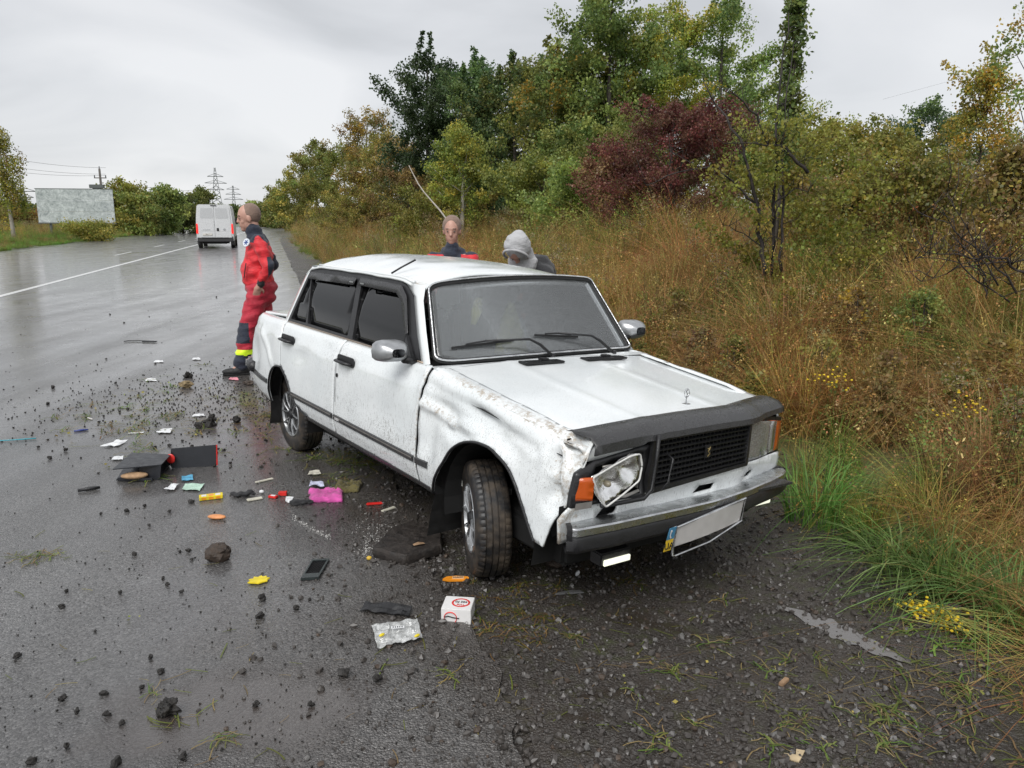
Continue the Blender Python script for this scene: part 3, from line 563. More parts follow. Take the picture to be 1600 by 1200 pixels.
# ================================================================ CAR
CAR = thing('damaged_car', 'white dented old saloon car with crumpled front wing, nose towards the ditch', 'car', (.444, 3.776, -.011))
CAR.rotation_euler = (Matrix.Rotation(R(-53.4), 3, 'Z') @ Matrix.Rotation(R(.44), 3, 'Y') @ Matrix.Rotation(R(-3.6), 3, 'X')).to_euler()
CM = Matrix.Translation(CAR.location) @ CAR.rotation_euler.to_matrix().to_4x4(); CMI = CM.inverted()
def paint_mat():
    t = NT('white_paint'); p = t.oc(); at_ = t.attr(); s = t.n('ShaderNodeSeparateColor'); t.L(at_, s.inputs[0]); mud, spk = s.outputs[0], s.outputs[1]
    n1 = t.noise(p, 9, 6, .65); n2 = t.noise(p, 60, 4, .7); n3 = t.noise(p, 210, 2, .6)
    base = t.mix(t.mr(t.noise(p, 3, 4), .35, .65), (.70, .735, .745), (.76, .785, .79))
    # fine splashed dirt speckle
    sp = t.mr(n3, .565, .63); big = t.mr(t.noise(p, 5, 5, .7), .38, .62); m1 = t.math('MULTIPLY', t.math('MULTIPLY', sp, big), t.math('ADD', spk, .10), True)
    st = t.noise(t.scl(p, (28, 28, 5)), 5, 4, .7); m1 = t.math('MAXIMUM', m1, t.math('MULTIPLY', t.mr(st, .56, .66), spk))
    c = t.mix(m1, base, (.10, .085, .07))
    # thick mud where the attribute says so
    mm = t.math('MULTIPLY', t.mr(t.math('ADD', mud, t.mr(n2, .3, .7, -.5, .5)), .40, .72), t.mr(n1, .32, .52, .25, 1)); mm = t.math('MULTIPLY', mm, t.mr(t.noise(p, 38, 6, .75), .44, .56, .12, .9)); c = t.mix(mm, c, t.mix(n2, (.16, .12, .085), (.50, .43, .34)))
    drops = t.voro(p, 170); dr = t.mr(drops, .0, .42, 1, 0); h = t.math('MULTIPLY', dr, t.mr(t.voro(p, 170, 'Distance', 'F2'), .5, .9)); 
    h2 = t.math('ADD', t.math('MULTIPLY', h, .5), t.math('MULTIPLY', mm, t.noise(p, 120, 3)))
    t.pbr(color=c, roughness=t.math('ADD', t.mr(n2, .3, .7, .10, .22), t.math('MULTIPLY', mm, .45), True), coat=.35, coat_r=.08, normal=t.bump(h2, .35, .004)); return t.m
PAINT = paint_mat()
def wetblack(name, c=(.010, .010, .011), rough=.4, drops=.5):
    t = NT(name); p = t.oc(); n = t.noise(p, 20, 4); d = t.mr(t.voro(p, 190), 0, .4, 1, 0); col = t.mix(n, c, [q*1.9 for q in c])
    t.pbr(color=col, roughness=t.mr(n, .3, .7, rough-.08, rough+.1), normal=t.bump(d, drops, .003)); return t.m
BLACK = wetblack('black_plastic'); TRIM = wetblack('black_trim', (.022, .022, .023), .28, .8); DARK = simple('dark_cavity', (.006, .006, .006), .85)
def chrome_mat(name, c=(.62, .63, .64), r=.18):
    t = NT(name); p = t.oc(); n = t.noise(p, 14, 5, .6); t.pbr(color=t.mix(t.mr(n, .45, .7), c, [q*.55 for q in c]), metallic=1., roughness=t.mr(n, .35, .7, r, r+.25), normal=t.bump(t.voro(p, 190), .35, .002)); return t.m
CHROME = chrome_mat('chrome'); SILVER = simple('silver_paint', (.42, .43, .44), .35, .8, bump=.1)
def glass_mat(name, tint, dif=.03, rough=.03, ior=1.5, mist=(.3, .32, .34), drops=.25, fk=1.3):
    t = NT(name); p = t.oc(); tr = t.n('ShaderNodeBsdfTransparent'); tr.inputs[0].default_value = tint+(1,); gl = t.n('ShaderNodeBsdfGlossy'); gl.inputs['Roughness'].default_value = rough; gl.inputs[0].default_value = (1, 1, 1, 1)
    nb = t.bump(t.mr(t.voro(p, 150), 0, .4, 1, 0), drops, .002); t.L(nb, gl.inputs['Normal']); fr = t.n('ShaderNodeFresnel'); fr.inputs[0].default_value = ior; t.L(nb, fr.inputs['Normal'])
    df = t.n('ShaderNodeBsdfDiffuse'); df.inputs[0].default_value = mist+(1,); m1 = t.n('ShaderNodeMixShader'); d = t.mr(t.noise(p, 260, 2), .5, .62, dif, dif*2.5); t.L(d, m1.inputs[0]); t.L(tr.outputs[0], m1.inputs[1]); t.L(df.outputs[0], m1.inputs[2])
    m2 = t.n('ShaderNodeMixShader'); t.L(t.math('MULTIPLY', fr.outputs[0], fk, True), m2.inputs[0]); t.L(m1.outputs[0], m2.inputs[1]); t.L(gl.outputs[0], m2.inputs[2]); t.L(m2.outputs[0], t.out.inputs[0]); return t.m
WGLASS = glass_mat('windscreen_glass', (.85, .87, .87), .14, .09, 1.5, (.40, .42, .43), .14, 1.0); TINT = glass_mat('tinted_glass', (.025, .026, .028), .012, .03, 1.45, (.05, .05, .05), .08, 1.0)
LENS = glass_mat('lamp_glass', (.85, .85, .85), .30, .12, 1.5, (.5, .5, .48))
def orange_mat():
    t = NT('orange_lens'); t.pbr(color=(.50, .085, .01), roughness=.15, coat=.5, normal=t.bump(t.noise(t.scl(t.oc(), (60, 4, 60)), 6, 2), .4, .003)); return t.m
ORANGE = orange_mat(); RUBBER = simple('rubber', (.014, .014, .014), .6, var=.4, bump=.25)
def tyre_mat():
    t = NT('tyre_rubber'); p = t.oc(); n = t.noise(p, 12, 5, .65); c = t.mix(t.mr(n, .42, .68), (.012, .012, .013), (.075, .058, .042)); t.pbr(color=c, roughness=t.mr(n, .3, .7, .38, .75), normal=t.bump(t.noise(p, 90, 3), .25, .003)); return t.m
TYRE = tyre_mat(); TEXW = simple('white_print', (.7, .7, .7), .5)
def emis(name, c, s):
    t = NT(name); t.pbr(color=c, emi=c, emis=s, roughness=.3); return t.m
DRL = emis('lit_lamp', (.85, .86, .70), .48)

def inpoly(P, poly):
    x, y = P[:, 0], P[:, 1]; r = np.zeros(len(P), bool); n = len(poly)
    for i in range(n):
        x1, y1 = poly[i]; x2, y2 = poly[(i+1) % n]
        if y1 == y2: continue
        c = ((y1 > y) != (y2 > y)) & (x < (x2-x1)*(y-y1)/(y2-y1)+x1); r ^= c
    return r
def resamp(poly, step):
    out = []
    for i in range(len(poly)):
        a = np.array(poly[i]); b = np.array(poly[(i+1) % len(poly)]); n = max(1, int(round(np.linalg.norm(b-a)/step))); out += [tuple(a+(b-a)*k/n) for k in range(n)]
    return out
def rpoly(poly, r, n=4):
    out = []; L = len(poly); rr = r if hasattr(r, '__len__') else [r]*L
    for i in range(L):
        p0, p, p1 = (Vector(poly[(i+k) % L]) for k in (-1, 0, 1)); q = min(rr[i], (p0-p).length*.45, (p1-p).length*.45)
        if q < 1e-5: out.append(tuple(p)); continue
        a = p+(p0-p).normalized()*q; b = p+(p1-p).normalized()*q
        for k in range(n+1): t = k/n; out.append(tuple((a*(1-t)+p*t)*(1-t)+(p*(1-t)+b*t)*t))
    return out
def inset(poly, d):
    out = []; L = len(poly); ar = sum(poly[i][0]*poly[(i+1) % L][1]-poly[(i+1) % L][0]*poly[i][1] for i in range(L)); sg = 1 if ar > 0 else -1
    for i in range(L):
        p0, p, p1 = (Vector(poly[(i+k) % L]) for k in (-1, 0, 1)); a = (p-p0).normalized(); b = (p1-p).normalized(); n1 = Vector((-a.y, a.x))*sg; n2 = Vector((-b.y, b.x))*sg; m = (n1+n2)
        m = m/max(.3, m.length_squared)*2; out.append(tuple(p+m*d))
    return out
def panel(name, outline, fmap, mat, parent, holes=(), step=.03, thick=.010, dirt=None, flip=False, smooth=True):
    bo = resamp(outline, step); hs = [resamp(h, step) for h in holes]; A = np.array(bo); x0, y0 = A.min(0); x1, y1 = A.max(0)
    gx, gy = np.meshgrid(np.arange(x0+step*.5, x1, step), np.arange(y0+step*.5, y1, step)); G = np.stack([gx.ravel(), gy.ravel()], 1)
    k = inpoly(G, bo)
    for h in hs: k &= ~inpoly(G, h)
    G = G[k]; allb = np.concatenate([A]+[np.array(h) for h in hs])
    if len(G): G = G[np.array([np.min(np.abs(allb-g).sum(1)) > step*.5 for g in G])]
    co = [Vector(p) for p in bo]; ed = [(i, (i+1) % len(bo)) for i in range(len(bo))]
    for h in hs: n = len(co); co += [Vector(p) for p in h]; ed += [(n+i, n+(i+1) % len(h)) for i in range(len(h))]
    co += [Vector(g) for g in G]
    vo, eo, fo, *_ = delaunay_2d_cdt(co, ed, [], 0, 1e-6)
    V2 = np.array([tuple(v) for v in vo]); F3 = np.array([f for f in fo if len(f) == 3]); ce = V2[F3].mean(1); k = inpoly(ce, bo)
    for h in hs: k &= ~inpoly(ce, h)
    F3 = F3[k]; d = V2[F3]; ar = (d[:, 1, 0]-d[:, 0, 0])*(d[:, 2, 1]-d[:, 0, 1])-(d[:, 2, 0]-d[:, 0, 0])*(d[:, 1, 1]-d[:, 0, 1]); F3[ar < 0] = F3[ar < 0][:, ::-1]
    if flip: F3 = F3[:, ::-1]
    V = np.array([fmap(float(a), float(b)) for a, b in V2]); C = np.array([dirt(float(a), float(b)) if dirt else (0, 0, 0) for a, b in V2])
    o = link(name, mesh_np(name, V, F3, mat, C, smooth), parent)
    if thick: m = o.modifiers.new('thickness', 'SOLIDIFY'); m.thickness = thick; m.offset = -1
    return o
def interp(t, tab):
    if t <= tab[0][0]: return tab[0][1]
    for (a, b), (c, d) in zip(tab, tab[1:]):
        if t <= c: return b+(d-b)*(t-a)/(c-a)
    return tab[-1][1]
PROF = [(-.001, .078), (.006, .064), (.018, .050), (.04, .036), (.085, .024), (.093, .020), (.104, .009), (.16, .003), (.22, 0), (.45, 0), (.52, .006), (.60, .030), (.68, .06)]
def ztop(x): 
    if x > -.5: return .925-.11*(x+.5)
    if x < -2.5: return .925+.03*(x+2.5)
    return .925
def plan(x):
    return (.02*(x/.6)**2 if x > 0 else 0)+(.10*((-2.5-x)/.9)**2 if x < -2.5 else 0)+(.06*((-3.25-x)/.15)**2 if x < -3.25 else 0)
def g2(x, z, a, b, sa, sb, th=0.):
    dx, dz = x-a, z-b; c, s = math.cos(th), math.sin(th); u, v = (dx*c+dz*s)/sa, (-dx*s+dz*c)/sb; return math.exp(-u*u-v*v)
def ridge(x, z, a, b, w):
    ax, az = a; bx, bz = b; L2 = (bx-ax)**2+(bz-az)**2; t = min(1, max(0, ((x-ax)*(bx-ax)+(z-az)*(bz-az))/L2)); d = math.hypot(x-ax-(bx-ax)*t, z-az-(bz-az)*t); return max(0, 1-d/w)
def dent(x, z):
    d = 0.
    if x > -.53:
        d += .045*g2(x, z, -.30, .735, .16, .075, -.25)+.055*g2(x, z, .05, .745, .22, .05, -.22)+.028*g2(x, z, -.42, .60, .07, .12)
        d -= .024*ridge(x, z, (-.50, .745), (-.24, .70), .035)+.014*ridge(x, z, (-.24, .70), (-.02, .70), .04)
        d += .016*ridge(x, z, (-.24, .66), (.02, .69), .035)+.014*ridge(x, z, (-.05, .79), (.40, .72), .03)
        cz = sst((x-.45)/.07)*sst((z-.46)/.08)
        if cz > 0: d += cz*(.030+.050*abs(noise.noise((x*9, z*12, 4)))-.030*ridge(x, z, (.50, .80), (.60, .55), .04)+.018*abs(noise.noise((x*26, z*30, 7)))+.006*noise.noise((x*70, z*70, 7)))
        d += .006*noise.noise((x*9, z*9, 2))
    elif x > -1.52: d += .006*g2(x, z, -.9, .62, .3, .1)+.012*g2(x, z, -.58, .8, .05, .1)
    elif x > -2.47: d += .016*g2(x, z, -2.1, .74, .16, .05, .2)+.008*g2(x, z, -1.75, .86, .1, .04)
    else: d += .018*g2(x, z, -2.75, .74, .14, .10, .5)+.02*g2(x, z, -3.1, .62, .12, .12)-.012*ridge(x, z, (-2.95, .82), (-2.65, .62), .04)+.018*g2(x, z, -3.3, .8, .1, .1)
    return d
def side(x, z, s=-1, dents=True, off=0.):
    zt = ztop(x); dep = zt-z; zz = z; hw = .80-plan(x); ex = max(0, z-zt)
    ins = interp(dep, PROF) if ex <= 0 else .078+ex
    if ex > 0: zz = zt+.004*math.sin(min(1, ex/.05)*1.57)
    if dents and s < 0: ins += dent(x, z)
    y = (hw-ins+off)*s
    xx = x
    if dents and s < 0 and x > .42 and z > .4: xx += .012*noise.noise((z*14, x*14, 3))
    if s > 0 and x > .2: xx = .2+(x-.2)*.66
    return (xx, y+(.02 if s > 0 else 0), zz+(.028 if s > 0 else 0)-(.03*sst((x-.2)/.4) if s > 0 else 0))
ARR = [(-2.73, .30), (-2.715, .43), (-2.66, .545), (-2.56, .605), (-2.44, .612), (-2.34, .56), (-2.25, .458), (-2.17, .39), (-2.02, .345)]
ARF = [(-.405, .305), (-.36, .385), (-.305, .455), (-.212, .58), (-.102, .648), (.067, .672), (.216, .632), (.321, .541), (.401, .407), (.44, .35)]
def chaikin(P, n=2):
    for _ in range(n):
        Q = [P[0]]
        for a, b in zip(P, P[1:]): Q += [(a[0]*.75+b[0]*.25, a[1]*.75+b[1]*.25), (a[0]*.25+b[0]*.75, a[1]*.25+b[1]*.75)]
        P = Q+[P[-1]]
    return P
ARF0, ARR0 = ARF, ARR; ARF = chaikin(ARF); ARR_A = chaikin(ARR[:5]+[ARR[4]]); ARR_B = chaikin([ARR[4]]+ARR[4:])
O_F = [(-.527, .31)]+ARF+[(.495, .345), (.52, .43), (.548, .49), (.600, .60), (.622, .70), (.632, .772), (.60, .835), (.3, .895), (0, .93), (-.45, .975), (-.49, .925), (-.497, .88), (-.516, .70), (-.520, .5)]
O_DF = [(-1.548, .335), (-.548, .305), (-.541, .70), (-.522, .90), (-.535, .925), (-1.515, .925), (-1.53, .80)]
O_DR = [(-1.560, .338), (-1.542, .80), (-1.527, .925), (-2.515, .925), (-2.46, .80), (-2.450, .616)]+ARR_B[2:]
O_Q = [(-3.38, .36), (-2.74, .30)]+[q for q in ARR_A[1:] if q[0] < -2.475]+[(-2.462, .616), (-2.472, .80), (-2.527, .93), (-2.62, .965), (-3.0, .955), (-3.36, .945), (-3.39, .90)]
def dirt(x, z):
    mud = 0.; sp = .12
    if x > -.53:
        zc = .955-.11*(x+.5); mud = max(mud, .85*math.exp(-((z-(zc-.02))/.028)**2)*sst((x+.5)/.3)); mud = max(mud, .62*sst((x-.46)/.06)*sst((z-.50)/.08)); mud = max(mud, .5*ridge(x, z, (-.50, .745), (-.2, .70), .08)); mud = max(mud, .65*ridge(x, z, (-.53, .9), (-.53, .45), .035)); sp = .35+.5*sst((.6-z)/.2)*sst((.1-x)/.3)
    elif x > -1.55: sp = .25+.65*sst((.72-z)/.25)+.35*math.exp(-((x+1.5)/.15)**2); mud = .6*ridge(x, z, (-.54, .9), (-.54, .4), .03)
    else: sp = .25+.45*sst((.6-z)/.25)+.4*math.exp(-((x+1.6)/.15)**2)
    mud = max(mud, .75*sst((.37-z)/.05)*(1 if x < -1.3 else .5)); mud = max(mud, .5*ridge(x, z, (-2.74, .35), (-2.66, .56), .04)); mud = max(mud, .6*ridge(x, z, (-1.85, .905), (-1.8, .88), .02), .45*ridge(x, z, (-2.1, .80), (-1.98, .83), .012), .5*ridge(x, z, (-2.86, .73), (-2.74, .70), .02))
    return (min(1, mud), min(1, sp), 0)
for s in (-1, 1):
    fm = lambda x, z, s=s: side(x, z, s)
    dm = dirt if s < 0 else (lambda x, z: (0, .2, 0)); fl = s > 0
    f = panel('front_wing', O_F, fm, PAINT, CAR, step=.018 if s < 0 else .05, dirt=dm, flip=fl)
    if s < 0: f['label'] = 'crumpled muddy right front wing'
    for nm, O in (('front_door', O_DF), ('rear_door', O_DR), ('rear_quarter', O_Q)): panel(nm, O, fm, PAINT, CAR, step=.028 if s < 0 else .06, dirt=dm, flip=fl)
    # dark inner shell behind the gaps
    inner = [(-3.34, .36)]+ARR0+[(-.405, .31)]+ARF0[1:]+[(.50, .40), (.54, .80), (-.45, .90), (-2.5, .90), (-3.34, .86)]
    panel('inner_side', inner, lambda x, z, s=s: (x, (.70-plan(x)-(.03 if z > .8 else 0))*s, z+(.02 if s > 0 else 0)), DARK, CAR, step=.2, thick=0, flip=fl, smooth=False)
# black lip round the arches and the rubbing strips
for A, nm in (([q for q in ARR_A if q[0] < -2.46]+ARR_B[2:], 'arch_lip'), (ARF, 'arch_lip')):
    MB().tube([Vector(side(x, z, -1, True, .002)) for x, z in A], .007, 5).obj(nm, BLACK, CAR, smooth=True)
def hstrip(name, x0, x1, z0f, h, mat, off=.010, n=24):
    V = MB(); P = [[], [], [], []]
    for k in range(n+1):
        x = x0+(x1-x0)*k/n; zc = z0f(x)
        for r, (dz, o_) in enumerate(((-h/2, .001), (-h/2*.8, off), (h/2*.8, off), (h/2, .001))): P[r].append(side(x, zc+dz, -1, True, o_))
    V.sheet(P); return V.obj(name, mat, CAR, smooth=40)
zs = lambda x: .443-.0071*(x+.549)
for a, b in ((-.420, -.532), (-.548, -1.535), (-1.556, -2.235), (-2.735, -3.2)): hstrip('rubbing_strip', a, b, (lambda x: zs(x)+(.022*sst((x+.52)/.1)*0)), .036, TRIM)
for a, b in ((-.548, -1.535), (-1.556, -2.235)):
    hstrip('strip_inlay', a-.01, b+.01, lambda x: zs(x)+.006, .008, simple('strip_grey', (.16, .15, .14), .4), .0125)
hstrip('sill_trim', -.415, -2.0, lambda x: .315+.022*(-.41-x)/1.6, .030, TRIM, .004)
# drip edges / belt chrome line
MB().tube([Vector(side(x, .927, -1, False, .004)) for x in np.linspace(-.62, -2.5, 20)], .006, 5).obj('belt_moulding', simple('belt_bronze', (.30, .24, .19), .35, .6), CAR, smooth=True)
def text_mesh(s, size, ext=.0008, font=None):
    cu = bpy.data.curves.new('lettering', 'FONT'); cu.body = s; cu.size = size; cu.extrude = ext; cu.align_x = 'CENTER'; cu.align_y = 'CENTER'; o = bpy.data.objects.new('t', cu); COL.objects.link(o)
    bpy.context.view_layer.update(); me = bpy.data.meshes.new_from_object(o.evaluated_get(bpy.context.evaluated_depsgraph_get())); bpy.data.objects.remove(o); return me
def text(s, size, mat, parent, loc, rot, name='lettering', ext=.0008):
    me = text_mesh(s, size, ext); me.materials.clear(); me.materials.append(mat); o = link(name, me, parent, loc); o.rotation_euler = rot; return o
px_ = side(-1.47, zs(-1.47), -1, True, .013); text('LADA', .022, TEXW, CAR, px_, (R(90), 0, 0))
# greenhouse
def gr(x, z, s=-1, off=0.):
    if s < 0: return (x, -(.71-.3375*(z-.93))-off, z)
    return (x, (.742-.3*(z-.93))+off, z+.03+.02*(z-.93))
FRM = rpoly([(-2.522, .915), (-2.468, 1.14), (-2.424, 1.285), (-2.36, 1.322), (-1.665, 1.326), (-1.244, 1.322), (-1.06, 1.298), (-.932, 1.243), (-.775, 1.06), (-.635, .905), (-.75, .918)], [0, 0, .09, .10, 0, .1, .1, .1, 0, .01, 0])
QP = rpoly([(-2.478, .945), (-2.205, .948), (-2.385, 1.268), (-2.405, 1.262)], .012)
RP = rpoly([(-2.372, 1.262), (-1.66, 1.278), (-1.545, .945), (-2.178, .948)], [.03, .015, .015, .01])
FP = rpoly([(-1.600, 1.276), (-1.10, 1.268), (-.995, 1.215), (-.83, 1.02), (-.755, .925), (-1.475, .935)], [.01, .05, .06, .05, .01, .01])
for s in (-1, 1):
    fl = s > 0
    panel('window_frame', FRM, lambda x, z, s=s: gr(x, z, s, .012), BLACK, CAR, [QP, RP, FP], .05, .022, flip=fl, smooth=False)
    for P_ in (QP, RP, FP): panel('side_window', inset(P_, -.006), lambda x, z, s=s: gr(x, z, s, -.012+.017*math.sin((z-.93)*9)), TINT, CAR, (), .08, .004, flip=fl)
    d1 = [(-2.375, 1.282), (-1.655, 1.290), (-1.672, 1.245), (-2.375, 1.235)]; d2 = [(-1.60, 1.298), (-1.08, 1.29), (-.985, 1.235), (-.845, 1.05), (-.865, 1.035), (-1.02, 1.200), (-1.11, 1.243), (-1.61, 1.250)]
    for D_ in (d1, d2): panel('wind_deflector', rpoly(D_, .008), lambda x, z, s=s: gr(x, z, s, .026), TRIM, CAR, (), .1, .003, flip=fl)
    [MB().box(gr(xq, 1.262, s, .031), (.05, .002, .008)).obj('deflector_print', SILVER, CAR) for xq in (-1.70, -1.55)]
    # pillars in body colour
    ws = [(-.576, -.715, .925), (-.68, -.685, 1.08), (-.789, -.645, 1.228), (-.850, -.600, 1.302)] if s < 0 else [(-.595, .76, .955), (-.70, .72, 1.10), (-.80, .675, 1.24), (-.885, .625, 1.352)]
    fr = [(-.62, .905), (-.775, 1.06), (-.932, 1.243), (-1.055, 1.300)]
    rows = [[Vector(ws[k])+Vector((-.004, .008*(-s), 0)), (Vector(ws[k])+Vector(gr(*fr[k], s, .012)))/2+Vector((.012, .008*s, .006)), Vector(gr(*fr[k], s, .013)), Vector(gr(fr[k][0]-.004, fr[k][1]-.004, s, -.02))] for k in range(4)]
    MB().sheet(rows).obj('front_pillar', PAINT, CAR, smooth=True)
    ce = [(-2.524, .915), (-2.470, 1.14), (-2.432, 1.265), (-2.395, 1.315)]; rw = [(-2.80, .585, .925), (-2.64, .555, 1.12), (-2.54, .53, 1.25), (-2.46, .50, 1.33)]
    rows = [[Vector(gr(ce[k][0]+.012, ce[k][1], s, .010)), Vector(gr(ce[k][0]-.012, ce[k][1], s, .012)), (Vector(gr(*ce[k], s, .0))*.62+Vector((rw[k][0], rw[k][1]*s, rw[k][2]))*.38)+Vector((-.015, .03*s, 0)), Vector((rw[k][0], rw[k][1]*s, rw[k][2]))] for k in range(4)]
    MB().sheet(rows).obj('rear_pillar', PAINT, CAR, smooth=True)
# roof
FE = [(-.850, -.605, 1.300), (-.869, -.484, 1.343), (-.888, -.152, 1.372), (-.896, .205, 1.381), (-.89, .63, 1.362)]
def fe(v): 
    y = -.605+(v+1)/2*1.235; t = [(p[1], p[0]) for p in FE]; t2 = [(p[1], p[2]) for p in FE]; return interp(y, t), y, interp(y, t2)
ZC = [(0, 1.378), (.06, 1.400), (.16, 1.421), (.3, 1.436), (.5, 1.445), (.75, 1.440), (.9, 1.415), (.97, 1.385), (1, 1.335)]; ZE = [(0, 1.306), (.05, 1.318), (.15, 1.338), (.5, 1.345), (.85, 1.343), (.95, 1.318), (1, 1.275)]
rows = []
for i in range(37):
    u = i/36; rw = []
    for j in range(41):
        v = -1+j/20; x0, y0, z0 = fe(v); x = x0+(-2.515+.03*abs(v)-x0)*u; hw = .608; y = v*hw+.012+.012*v; e_ = abs(v)**2.8; z = (interp(u, ZE)+.018*v)*e_+interp(u, ZC)*(1-e_)
        z += -.02*g2(x, y, -.95, -.55, .10, .06)+.006*noise.noise((x*6, y*6, 5))*sst(u*6)*(1 if v < 0 else .3)*.8
        rw.append((x, y, z))
    rows.append(rw)
mr_ = MB().sheet(rows).mesh('roof', PAINT, smooth=True)
ca = mr_.color_attributes.new('Col', 'FLOAT_COLOR', 'POINT')
for i, v in enumerate(mr_.vertices): ca.data[i].color = (.75*g2(v.co.x, v.co.y, -.97, -.575, .10, .05), .18+.4*sst((v.co.y)/.3), 0, 1)
ro = link('roof', mr_, CAR); md = ro.modifiers.new('t', 'SOLIDIFY'); md.thickness = .012; md.offset = -1
for s in (-1, 1): MB().tube([Vector((x, (.590 if s < 0 else .628)*s, 1.333+(.03 if s > 0 else 0)-.02*g2(x, 0, -.98, 0, .08, 1))) for x in np.linspace(-.98, -2.28, 16)], .010, 6).obj('drip_rail', PAINT, CAR, smooth=True)
MB().tube([Vector(p) for p in ((-1.24, -.595, 1.345), (-1.20, -.55, 1.385), (-1.17, -.48, 1.43))], .006, 6).obj('loose_trim', BLACK, CAR, smooth=True)['label'] = 'loose black strip end sticking up from the roof edge'
# windscreen: u across, v up
def wmap(a, b, off=0.):                   # a 0..1 right to left, b 0..1 bottom to top
    br, bl, tr_, tl = Vector((-.566, -.695, .918)), Vector((-.592, .752, .952)), Vector((-.853, -.590, 1.312)), Vector((-.893, .625, 1.368))
    p = br.lerp(bl, a).lerp(tr_.lerp(tl, a), b); bow = 4*a*(1-a); return p+Vector((.035*bow*(1-b*.3), 0, .022*bow*b+.010*bow))+Vector((.59, 0, .81))*off
WO = rpoly([(0, 0), (1, 0), (1, 1), (0, 1)], [.10, .05, .05, .09], 6)
def sc2(poly, m): return [(.5+(x-.5)*(1-m/.68), .5+(y-.5)*(1-m/.23)) for x, y in poly]
panel('windscreen', sc2(WO, .012), lambda a, b: wmap(a, b, 0), WGLASS, CAR, (), .07, .004)
panel('windscreen_seal', WO, lambda a, b: wmap(a, b, .006), RUBBER, CAR, [sc2(WO, .022)], .05, .014)
panel('windscreen_chrome', sc2(WO, .003), lambda a, b: wmap(a, b, .017), chrome_mat('trim_chrome', (.85, .86, .87), .12), CAR, [sc2(WO, .0105)], .05, .006)
# rear window, cowl, boot, tail
rq = lambda a, b: Vector((-2.80, -.58, .93)).lerp(Vector((-2.80, .60, .955)), a).lerp(Vector((-2.50, -.50, 1.31)).lerp(Vector((-2.50, .53, 1.34)), a), b)+Vector((-.03*4*a*(1-a), 0, 0))
panel('rear_window', rpoly([(0, 0), (1, 0), (1, 1), (0, 1)], .06), lambda a, b: rq(a, b), glass_mat('rear_glass', (.75, .77, .77), .25, .1), CAR, (), .1, .004, flip=True)
MB().sheet([[(-.46, -.74, .915), (-.46, 0, .935), (-.46, .76, .945)], [(-.52, -.73, .918), (-.50, 0, .945), (-.54, .76, .950)], [(-.57, -.72, .915), (-.545, 0, .93), (-.595, .755, .945)]]).obj('cowl', PAINT, CAR)
def boot(x, y): return (x, y, .935-.03*((-2.8-x)/.6)+.012*(1-(y/.7)**2)+.02*y/.7+(.012 if y < 0 else 0))
panel('boot_lid', rpoly([(-3.37, -.60), (-2.82, -.60), (-2.82, .64), (-3.37, .64)], .05), boot, PAINT, CAR, (), .07, .02, dirt=lambda x, y: (0, .3, 0))
MB().sheet([[(-2.50, -.69, .905), (-2.50, .72, .935)], [(-2.83, -.66, .905), (-2.83, .70, .935)]]).obj('parcel_panel', PAINT, CAR)
MB().box((-3.335, .02, .66), (.05, 1.24, .50)).obj('tail_panel', PAINT, CAR, bevel=.01)
MB().box((-3.395, -.02, .49), (.09, 1.42, .09)).obj('rear_bumper', CHROME, CAR, bevel=.02)
MB().tube([Vector((-3.42, -.66, .48)), Vector((-3.36, -.70, .485)), Vector((-3.22, -.735, .49)), Vector((-3.16, -.738, .49))], .045, 8, 1.0).obj('rear_bumper_end', BLACK, CAR, smooth=True)
for s in (-1, 1): MB().box((-3.37, .50*s, .72), (.03, .26, .14)).obj('tail_light', simple('red_lens', (.35, .02, .02), .2), CAR, bevel=.008)
# bonnet
def FX(y): return .60-(.25*(y-.3) if y > .3 else 0)+(.0 if y > -.3 else .0)
def HZ(x, y): return .925-.11*(x+.5)+.022*(1-(y/.75)**2)+.012*y/.75+.0025*max(0, 1-abs(abs(y)-.28)/.05)
def bonnet(a, y):                         # a 0 cowl .. 1 lip edge, >1 folds down
    xf = FX(y); x0 = -.475-.02*(1-(y/.75)**2)
    if a <= 1:
        x = x0+(xf-x0)*a; z = HZ(x, y); 
        if y < -.6: z += -.012*g2(x, y, .5, -.72, .12, .08)+.008*noise.noise((x*16, y*16, 1))*sst((-.6-y)/.12)*sst((x)/.3)
        return (x, y, z-.03*max(0, a-.9)**1.5*8*.3)
    t = (a-1)/.12; return (xf+.018*math.sin(min(1, t*3)*1.57), y, HZ(xf, y)-.003-t*.072)
bd = lambda a, y: (.8*sst((-.66-y)/.05)*sst((a-.25)/.3), .16, 0)
O_B = [(0, -.70), (0, .72), (.3, .735), (.8, .738), (1.0, .735), (1.03, .73), (1.03, .35), (1.05, -.34), (1.11, -.40), (1.11, -.70), (1.0, -.725), (.7, -.742), (.3, -.735)]
panel('bonnet', O_B, bonnet, PAINT, CAR, (), .028, .012, bd)
panel('engine_bay', [(0, -.76), (0, .76), (.93, .70), (.93, -.74)], lambda a, y: (bonnet(a, y)[0], y, bonnet(a, y)[2]-.06), DARK, CAR, (), .2, 0)
